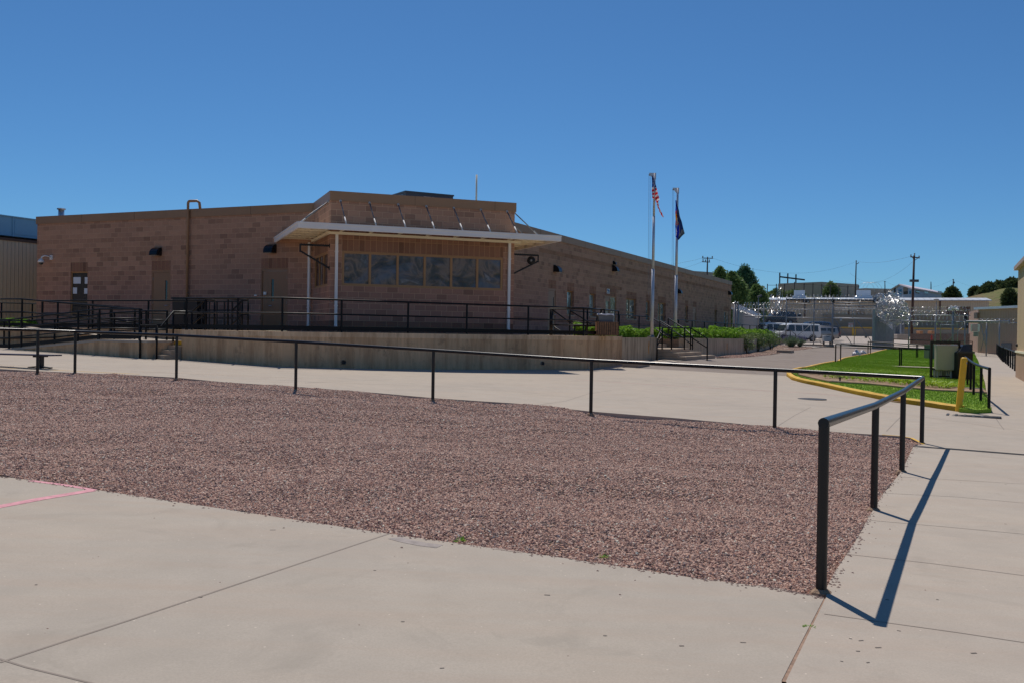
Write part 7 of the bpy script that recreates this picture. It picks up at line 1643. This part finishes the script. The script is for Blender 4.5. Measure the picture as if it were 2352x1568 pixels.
# ================================================================= VEHICLES
def vehicle(name,label,ub,vb,D,head,L,W,H,body,kind='van',group=None,zoff=0,cat='van',base=None):
    """local x forward, y left, z up; wheels touch z=0"""
    P=V(at(ub,vb,D)); 
    if base is None: P.z=g(P.x,P.y)+zoff
    else: P.z=base
    t=bpy.data.objects.new(name,None); COL.objects.link(t); t.location=P; t.rotation_euler=(0,0,head); tag(t,label,cat,group)
    if kind=='van': st=[(-.5,.28,.50,.90,.97),(-.485,.22,.50,.98,1.),(-.2,.2,.5,1.,1.),(.17,.2,.5,1.,1.),(.26,.2,.49,.93,.98),(.345,.2,.51,.555,.97),(.48,.2,.46,.47,.93),(.5,.24,.36,.40,.85)]; wh=(-.31,.34); wr=.37; win=[(.10,.225),(-.07,.08),(-.26,-.09),(-.44,-.28)]
    elif kind=='suv': st=[(-.5,.28,.55,.62,.93),(-.47,.22,.58,.95,.97),(-.3,.2,.58,1.,1.),(.05,.2,.58,.99,1.),(.13,.2,.58,.93,1.),(.24,.2,.57,.60,.98),(.46,.2,.52,.53,.93),(.5,.26,.42,.45,.85)]; wh=(-.30,.33); wr=.38; win=[(-.02,.12),(-.22,-.04),(-.42,-.25)]
    else: st=[(-.5,.3,.56,.57,.95),(-.2,.28,.56,.57,.98),(-.17,.24,.56,.95,.98),(-.05,.2,.56,1.,1.),(.08,.2,.56,.97,1.),(.19,.2,.56,.60,.98),(.46,.22,.52,.53,.93),(.5,.28,.42,.45,.86)]; wh=(-.31,.32); wr=.38; win=[(-.02,.1),(-.14,-.04)]
    b=MB(); rows=[]
    for x,zb_,zbelt,ztop,wd in st:
        w=W/2*wd; tb=.80 if ztop-zbelt>.2 else .96; row=[(x*L,-w*.94,zb_*H),(x*L,-w,(zb_+.12)*H),(x*L,-w,zbelt*H),(x*L,-w*(tb+.06),(ztop-.05 if ztop-zbelt>.1 else ztop-.01)*H),(x*L,-w*(tb-.1),ztop*H)]
        row=row+[(a_,-c_,d_) for a_,c_,d_ in row[::-1]]; rows.append(row)
    n=len(rows[0])
    for r0,r1 in zip(rows,rows[1:]):
        for k in range(n): b.quad([r0[k],r0[(k+1)%n],r1[(k+1)%n],r1[k]])
    b.quad(rows[0][::-1]); b.quad(rows[-1])
    def add(bb,nm,mt,par=t,sm=False):
        o=bb.build(nm,mt); o.parent=par; 
        if sm: smooth_by_angle(o,35)
        return o
    o=add(b,'body',MT[body]); bm=bmesh.new(); bm.from_mesh(o.data); bmesh.ops.remove_doubles(bm,verts=bm.verts,dist=.001); bmesh.ops.recalc_face_normals(bm,faces=bm.faces); bm.to_mesh(o.data); bm.free(); smooth_by_angle(o,28); bevel(o,.03,2)
    def side(x,z,sg):  # y on the body side at height z
        f_=(z/H); return sg*(W/2*(1.0 if f_<.52 else 1.0-.14*(f_-.52)/.43)+.012)
    zt_=.90 if kind!='truck' else .88; zb_=.56 if kind=='van' else .62
    for sg in(-1,1):
        for xa,xb in win:
            b=MB(); x0,x1=xa*L,xb*L; sl=.0; q=[(x0,side(0,zb_*H,sg),zb_*H),(x1+(.04*L if xb==max(w[1] for w in win) else 0),side(0,zb_*H,sg),zb_*H),(x1,side(0,zt_*H,sg),zt_*H),(x0,side(0,zt_*H,sg),zt_*H)]; b.quad(q if sg<0 else q[::-1]); add(b,'window',MT['carglass'])
        b=MB(); xd=win[0][0]*L; b.bar((xd-.02,sg*(W/2+.006),.3*H),(xd-.02,sg*(W/2+.006),.53*H),.015,.01); add(b,'door_seam',MT['blackm'])
        b=MB(); b.box((win[0][1]*L+.06*L,sg*(W/2+.14),.60*H),(.12,.22,.2)); add(bevel(b.build('x',MT['blackm']),.03) and b,'mirror',MT['blackm']) if 0 else add(b,'mirror',MT['blackm'])
    # windscreen and rear window
    xs=[s_ for s_ in st]
    i1=max(i for i,s_ in enumerate(st) if s_[3]>.88); a0,a1=st[i1],st[i1+1]
    def wq(f_,s0,s1): x=(s0[0]+(s1[0]-s0[0])*f_)*L; z=(s0[3]+(s1[3]-s0[3])*f_)*H; return x,z
    xA,zA=wq(.10,a0,a1); xB,zB=wq(.95,a0,a1); w0=W*.37; w1=W*.44
    b=MB(); b.quad([(xB+.03,-w1,zB+.02),(xB+.03,w1,zB+.02),(xA+.03,w0,zA+.02),(xA+.03,-w0,zA+.02)]); add(b,'windscreen',MT['carglass'])
    if kind!='truck': b=MB(); b.quad([(-.5*L-.012,w0,.60*H),(-.5*L-.012,-w0,.60*H),(-.494*L-.03,-w0*.95,.86*H),(-.494*L-.03,w0*.95,.86*H)]); add(b,'rear_window',MT['carglass'])
    for x in wh:
        for sg in(-1,1):
            b=MB(); y=sg*(W/2-.10); b.tube([(x*L,y-.11,wr),(x*L,y+.11,wr)],wr,20); w=add(b,'wheel',MT['rubber']); b=MB(); ys=y+sg*.105; b.tube([(x*L,ys,wr),(x*L,ys+sg*.02,wr)],wr*.58,14); r_=b.build('rim',MT['dullsteel']); r_.parent=w
            b=MB(); b.tube([(x*L+ (wr+.09)*cos(a_),sg*(W/2+.004),wr+(wr+.09)*sin(a_)) for a_ in [PI*k/10 for k in range(11)]],.035,6); add(b,'wheel_arch',MT['blackm'])
    for sg in(-1,1):
        b=MB(); b.box((.5*L-.02,sg*W*.34,.38*H),(.06,.26,.16)); add(b,'headlight',MT['signwhite']); b=MB(); b.box((-.5*L,sg*W*.43,.48*H),(.06,.12,.3)); add(b,'tail_light',MT['red'])
    b=MB(); b.box((.5*L+.03,0,.23*H),(.14,W*.9,.2)); add(b,'bumper',MT['blackm']); b=MB(); b.box((-.5*L-.03,0,.25*H),(.14,W*.9,.2)); add(b,'bumper',MT['blackm'] if kind!='truck' else MT['silver_car'])
    b=MB(); b.box((.5*L,0,.36*H),(.05,W*.45,.18)); add(b,'grille',MT['blackm'])
    return t
dg=radians
vehicle('passenger_van','white passenger van nearest the fence, side windows facing the viewer',*ZP(1120,1275),116,dg(196),5.9,2.0,2.12,'white_car','van','white vans parked behind the fence')
vehicle('passenger_van','white van left of and behind the nearest white van, beside the slatted fence',*ZP(680,1240),124,dg(200),5.9,2.0,2.15,'white_car','van','white vans parked behind the fence')
vehicle('parked_car','white sport utility car parked behind the two white vans',*ZP(910,1150),142,dg(196),4.8,1.9,1.85,'white_car','suv',cat='car')
vehicle('pickup_truck','grey pickup truck with a canopy right of the nearest white van',*ZP(1525,1265),119,dg(170),5.2,1.9,1.75,'silver_car','suv',cat='pickup truck')
vehicle('parked_car','dark grey sport utility car parked right of the pickup',*ZQ(150,1220),124,dg(160),4.8,1.95,1.85,'dark_car','suv',cat='car')
vehicle('parked_car','dark blue sport utility car behind the nearest van, only its roof and windows showing',*ZP(1440,1150),136,dg(186),5.3,2.0,1.95,'blue_car','suv',cat='car',zoff=.25)
vehicle('pickup_truck','dark truck parked against the long shed, high in the yard',*ZP(780,1010),143,dg(190),5.2,2.0,2.0,'dark_car','suv',cat='pickup truck',zoff=1.6)
hz_=lambda u,v,D:zat(u,v,D)
vehicle('parked_car','bright blue car on the hill above the pink shed',*ZE(1825,880),215,dg(190),4.9,1.9,1.8,'cyan_car','suv',cat='car',base=zat(*ZE(1825,890),215))
vehicle('dump_truck','orange brown truck on the hill at the right edge',*ZE(2060,880),215,dg(185),6.0,2.2,2.4,'orange_car','suv',cat='truck',base=zat(*ZE(2060,892),215))
# parking blocks
for (x0,y0,x1,y1,lab,D) in((300,1158,528,1168,'far orange parking block beside the dark grey car',None),(110,1240,450,1243,'near orange parking block beside the gate post',None)):
    a_,c_=G(*ZQ(x0,y0+8)),G(*ZQ(x1,y1+8)); b=MB(); b.bar(a_+Vector((0,0,.1)),c_+Vector((0,0,.1)),.2,.2); tag(b.build('parking_block',plain('orange_block_paint',(.45,.20,.08),.8)),lab,'parking block')
# gate operator
P,D=GD(*ZU(880,232)); k=1/4.238/1.741/F*D; t=thing('gate_operator',P,'pale grey gate motor box on a short black stand before the fence','gate motor'); fr=Fr(P,Vector((1,0,0)),Vector((0,-1,0)))
b=MB(); fbox(b,fr,-68*k,62*k,P.z+(232-152)*k,P.z+(232-56)*k,-.3,.3); bevel(b.build('case',MT['white'] if 0 else plain('pale_grey_case',(.45,.47,.49),.5),t),.04)
b=MB(); fbox(b,fr,-85*k,70*k,P.z,P.z+22*k,-.5,.5); b.build('pad',MT['cstep'],t)
for s in(-60*k,48*k): b=MB(); fbox(b,fr,s,s+10*k,P.z+22*k,P.z+80*k,-.2,.2); b.build('leg',MT['blackm'],t)
b=MB(); fbox(b,fr,-25*k,25*k,P.z+(232-76)*k,P.z+(232-66)*k,.3,.31); b.build('label_strip',MT['blue_car'],t)
b=MB(); b.tube([fr.p(-68*k,P.z+55*k,.1),fr.p(-115*k,P.z+60*k,.1),fr.p(-125*k,P.z+95*k,.1)],.03,6); b.build('conduit',MT['blackm'],t)
# container and clutter beyond the enclosure
def cont(x0,y0,x1,y1,D,label,mat,dep=2.4):
    a_=V(at(*ZR(x0,y1),D)); c_=V(at(*ZR(x1,y1),D)); z0,z1=a_.z,zat(*ZR(x0,y0),D); t=thing('storage_container',((a_.x+c_.x)/2,a_.y,z0),label,'container'); d=(c_-a_); d.z=0; w=d.length; d.normalize(); fr=Fr(a_,d,Vector((d.y,-d.x,0))); b=MB(); fbox(b,fr,0,w,z0,z1,-dep,0); b.build('shell',mat,t)
    b=MB(); fbox(b,fr,-.03,w+.03,z1-.1,z1+.02,.001,.05); b.build('top_rail',MT['dullsteel'],t)
    for s in(w*.08,w*.5,w*.92-.08): b=MB(); fbox(b,fr,s,s+.06,z0+.1,z1-.15,.001,.06); b.build('lock_bar',MT['dullsteel'],t)
cont(132,790,245,1015,101,'white ribbed container right of the slatted enclosure',MT['ribblue']); cont(262,730,330,1005,108,'narrow blue grey container behind the white one',MT['ribblue'])
def blocks_():
    for i,(x0,y0,x1,y1,D,lab,mt) in enumerate(((190,1015,430,1110,100,'large pale concrete block beyond the enclosure','lot'),(640,950,700,1003,118,'left orange crate on the low brown wall','orange_car'),(865,950,945,1003,118,'right orange crate on the low brown wall','orange_car'))):
        a_=V(at(*ZR(x0,y1),D)); c_=V(at(*ZR(x1,y1),D)); z1=zat(*ZR(x0,y0),D); b=MB(); b.box(((a_.x+c_.x)/2,a_.y+.6,(a_.z+z1)/2),(c_.x-a_.x,1.2,z1-a_.z)); o=bevel(b.build(('concrete_block','crate','crate')[i],MT[mt] if mt=='lot' else plain('orange_wood',(.5,.22,.08),.8)),.05); tag(o,lab,('block','crate','crate')[i])
    a_=V(at(*ZR(480,1090),112)); c_=V(at(*ZR(1640,1160),100)); b=MB(); d=c_-a_; z1=zat(*ZR(480,1005),112); b.bar((a_.x,a_.y,.9),(c_.x,c_.y,.9),.4,z1+.4); tag(b.build('low_wall',plain('brown_timber_wall',(.13,.075,.05),.9,0,.3,1)),'long low brown wall behind the right hand fence','wall')
blocks_()
# dark car parked inside by the shed door
P=V(at(*ZR(862,1145),98)); b=MB(); b.tube([P,P+Vector((0,0,.45)),P+Vector((0,0,.55)),P+Vector((0,0,.6))],[.09,.09,.07,.03],10); tag(b.build('red_drum',MT['red']),'small red cylinder standing behind the right fence','cylinder')
# ================================================================= TREES AND SHRUBS
def clump(b,c,r,n,l,w,rnd,up=.4):
    for k in range(n):
        d=Vector((rnd.gauss(0,1),rnd.gauss(0,1),rnd.gauss(0,1)+.15)).normalized(); p=c+d*r*rnd.uniform(.55,1.0); q=(d+Vector((rnd.uniform(-.8,.8),rnd.uniform(-.8,.8),rnd.uniform(-.3,1)*up))).normalized(); s=q.cross(Vector((rnd.uniform(-1,1),rnd.uniform(-1,1),rnd.uniform(-1,1)))).normalized(); L=l*rnd.uniform(.6,1.3); W=w*rnd.uniform(.6,1.3)
        b.quad([p-s*W*.5,p+q*L*.5+s*W*.0-s*W,p+q*L,p+q*L*.5+s*W])
def tree(name,label,prof,D,seed,mat='pine',dens=1.,cr=.75,leaf=(.30,.09),base=None,group=None,cat='tree'):
    """prof: outline rows (v, u_left, u_right) from the top down in the picture; crown built in the round"""
    rnd=random.Random(seed); uc=(prof[-1][1]+prof[-1][2])/2; P=V(at(uc,prof[-1][0],D)); z0=base if base is not None else P.z-1; t=thing(name,(P.x,P.y,z0),label,cat,group)
    rows=[(zat(uc,v,D),float(at(ul,v,D)[0]),float(at(ur,v,D)[0])) for v,ul,ur in prof]
    b=MB(); top=rows[0][0]; bot=rows[-1][0]; n=int(150*dens); H=top-bot
    for k in range(n):
        z=bot+H*rnd.random()
        for (za,l0,r0),(zb_,l1,r1) in zip(rows,rows[1:]):
            if zb_<=z<=za: f_=(za-z)/(za-zb_+1e-9); xl=l0+(l1-l0)*f_; xr=r0+(r1-r0)*f_; break
        cx=(xl+xr)/2; R=(xr-xl)/2; a_=rnd.uniform(0,2*PI); rr_=max(0,R-cr*.6)*rnd.uniform(.55,1.0)**.5 if rnd.random()<.8 else R*.4*rnd.random(); c=Vector((cx+rr_*cos(a_),P.y+rr_*sin(a_)*.9,z+rnd.uniform(-.2,.2)))
        clump(b,c,cr*rnd.uniform(.6,1.15)*min(1,.45+R/3),int(58),leaf[0],leaf[1],rnd)
    b.build('crown',MT[mat],t)
    b=MB(); m=Vector((P.x,P.y,z0)); tr=.16+.02*H; b.tube([m-Vector((0,0,1.5)),m+Vector((.1,0,(top-z0)*.4)),m+Vector((0,0,(top-z0)*.85))],[tr,tr*.7,tr*.2],8)
    for k in range(7): a_=k*2.4; zz=(top-z0)*(.2+.09*k); b.tube([m+Vector((0,0,zz)),m+Vector((cos(a_)*H*.16,sin(a_)*H*.16,zz+H*.07)),m+Vector((cos(a_)*H*.24,sin(a_)*H*.24,zz+H*.16))],[tr*.4,tr*.25,.03],5)
    b.build('trunk',MT['bark'],t); return t
Tz=lambda x,y:(Z(2800,1050,5.225)(x,y))
tree('pine_tree','tallest pine tree with a rounded dark blue green crown',[(618,1703,1715),(626,1694,1726),(640,1686,1738),(660,1684,1740),(690,1690,1738),(725,1690,1735)],132,1,'pine2',1.5,.8)
tree('pine_tree','broad green pine tree touching the end of the right wing',[(634,1676,1684),(645,1666,1700),(662,1664,1716),(685,1666,1722),(712,1668,1720),(748,1670,1716)],122,2,'pine',1.9,.75)
tree('pine_tree','pine tree top showing above the wing roof, left of the broad pine',[(620,1651,1658),(628,1640,1668),(640,1636,1674),(656,1638,1678),(690,1640,1680)],130,3,'pine',.9,.7)
tree('pine_tree','lower rounded pine right of the broad pine, before the hill building',[(662,1732,1742),(672,1722,1756),(690,1716,1766),(712,1716,1764),(738,1720,1750)],126,4,'pine',1.1,.7)
# hill bushes
tree('hill_bush','round green bush on the hill top by the tall bare pole',[(658,1903,1915),(664,1897,1922),(674,1892,1927),(686,1894,1920)],205,5,'sage',.8,1.0,(.5,.18),cat='bush')
tree('hill_bush','small dark tree beside the box pole right of the pale house',[(667,2182,2190),(676,2174,2200),(686,2170,2206),(692,2172,2204)],205,6,'juniper',.6,1.1,(.6,.2),cat='bush')
for i,(rows,D,lab) in enumerate((([(659,2268,2274),(665,2256,2284),(675,2246,2290),(684,2240,2288)],212,'leftmost scrub bush on the right hill'),([(656,2290,2300),(662,2280,2316),(672,2276,2322),(680,2278,2320)],214,'middle scrub bush on the right hill crest'),([(650,2318,2330),(656,2304,2345),(668,2302,2350),(680,2306,2348)],212,'highest scrub bush on the right hill beside the tan building'),([(672,2316,2322),(682,2306,2332),(694,2304,2334),(705,2310,2330)],196,'dark juniper standing lower on the right hill slope'),([(668,2236,2240),(674,2230,2248),(682,2228,2250)],215,'smallest scrub bush at the left foot of the right hill'),([(678,1778,1792),(683,1768,1806),(692,1764,1812)],190,'green bush at the foot of the brown hill building'),([(681,1818,1834),(685,1808,1846),(693,1806,1850)],190,'second green bush on the slope above the shed roof'))):
    tree('hill_bush',lab,rows,D,20+i,'juniper' if i<5 else 'sage',.9,1.2,(.6,.2),cat='bush')
def shrub(name,label,u,vb,vt,w,seed,mat,kind='round',group=None):
    P,D=GD(u,vb); k=1/F*D; H=(vb-vt)*k; R=w/2*k; rnd=random.Random(seed); t=thing(name,P,label,'shrub',group); b=MB()
    if kind=='round':
        for q in range(34):
            a_=rnd.uniform(0,2*PI); z=H*rnd.uniform(.28,.95); rr_=R*.75*rnd.random()**.5*sqrt(max(.1,1-((z/H-.5)/.62)**2)); clump(b,P+Vector((rr_*cos(a_),rr_*sin(a_),z)),.22*R+.06,42,.10,.028,rnd)
        b.build('foliage',MT[mat],t); b=MB()
        for q in range(9): a_=rnd.uniform(0,2*PI); b.tube([P+Vector((.04*cos(a_),.04*sin(a_),0)),P+Vector((R*.5*cos(a_),R*.5*sin(a_),H*.6))],[.018,.008],5)
        b.build('stems',MT['bark'],t)
    else:
        for q in range(520):
            a_=rnd.uniform(0,2*PI); el=rnd.uniform(.0,1.0); x=R*el*cos(a_);y=R*el*sin(a_); h=H*(1-.35*el*el)*rnd.uniform(.6,1.); p0=P+Vector((x*.18,y*.18,0)); p1=P+Vector((x*.55,y*.55,h*.55)); p2=P+Vector((x,y,h)); s=Vector((-sin(a_),cos(a_),0))*.012
            b.quad([p0-s,p0+s,p1+s,p1-s]); b.quad([p1-s,p1+s,p2+s*.3,p2-s*.3])
            for m in range(3): f_=rnd.uniform(.5,1); pp=p1.lerp(p2,f_); d=Vector((rnd.uniform(-1,1),rnd.uniform(-1,1),1)).normalized()*.09; e=d.cross(Vector((rnd.uniform(-1,1),1,0))).normalized()*.016; b.quad([pp,pp+d*.5+e,pp+d,pp+d*.5-e])
        b.build('foliage',MT[mat],t); b=MB()
        for q in range(120): a_=rnd.uniform(0,2*PI); el=rnd.uniform(.5,1.15); pp=P+Vector((R*el*cos(a_),R*el*sin(a_),H*(1.1-.4*el)*rnd.uniform(.85,1.15))); b.tube([pp,pp+Vector((.03*cos(a_),0,.16))],[.012,.006],4)
        b.build('flower_spikes',MT['mauve'],t)
    return t
shrub('sage_shrub','pale grey green shrub, leftmost of the three before the long planter wall',ZJ(1480,878)[0],812.5,ZJ(0,640)[1],44,1,'sage')
shrub('sage_shrub','middle green shrub of the three before the long planter wall',ZJ(1620,860)[0],807,ZJ(0,640)[1],36,2,'sage')
shrub('sage_shrub','darker leafy shrub, rightmost of the three before the planter wall',ZJ(1800,838)[0],804.,ZJ(0,610)[1],44,3,'pine')
shrub('lavender_shrub','larger feathery shrub with mauve spikes near the gate',*ZJ(2065,800),ZJ(0,645)[1],50,4,'silver','spray')
shrub('lavender_shrub','smaller feathery shrub with mauve spikes, nearer the gate motor',*ZJ(2180,795),ZJ(0,665)[1],30,5,'silver','spray')
weed(*ZJ(1130,900),2.2,'low green weed in the gravel by the foot of the steps'); weed(*ZJ(1258,890),1.5,'small upright weed in the gravel before the planter wall')
# ================================================================= LIGHT
def light():
    w=bpy.data.worlds.new('World'); SC.world=w; w.use_nodes=True; nt=w.node_tree; bg=nt.nodes['Background']
    sk=nt.nodes.new('ShaderNodeTexSky'); sk.sky_type='NISHITA'; sk.sun_disc=False; el,az=radians(57),radians(-9.5)
    sk.sun_elevation=el; sk.sun_rotation=az; sk.altitude=1700; sk.air_density=1.; sk.dust_density=.7; sk.ozone_density=6.
    s_=.095; sp=nt.nodes.new('ShaderNodeSeparateColor'); cb=nt.nodes.new('ShaderNodeCombineColor'); nt.links.new(sk.outputs[0],sp.inputs[0])
    for i,(k_,p_) in enumerate(((.42,1.0),(.68,1.0),(.83,1.0))):
        a=nt.nodes.new('ShaderNodeMath'); a.operation='POWER'; nt.links.new(sp.outputs[i],a.inputs[0]); a.inputs[1].default_value=p_
        c=nt.nodes.new('ShaderNodeMath'); c.operation='MULTIPLY'; nt.links.new(a.outputs[0],c.inputs[0]); c.inputs[1].default_value=k_*s_**(p_-1); nt.links.new(c.outputs[0],cb.inputs[i])
    nt.links.new(cb.outputs[0],bg.inputs[0]); bg.inputs[1].default_value=s_
    L=bpy.data.lights.new('sun','SUN'); L.energy=3.6; L.angle=radians(.5); L.color=(1,.94,.86); o=bpy.data.objects.new('sun',L); COL.objects.link(o)
    d=Vector((sin(az)*cos(el),cos(az)*cos(el),sin(el))); o.rotation_euler=d.to_track_quat('Z','Y').to_euler(); o.location=(0,0,30)
light()
SC.view_settings.view_transform='Standard'; SC.view_settings.look='None'; SC.view_settings.exposure=0; SC.view_settings.gamma=1; SC.view_settings.use_curve_mapping=False
SC.cycles.max_bounces=6
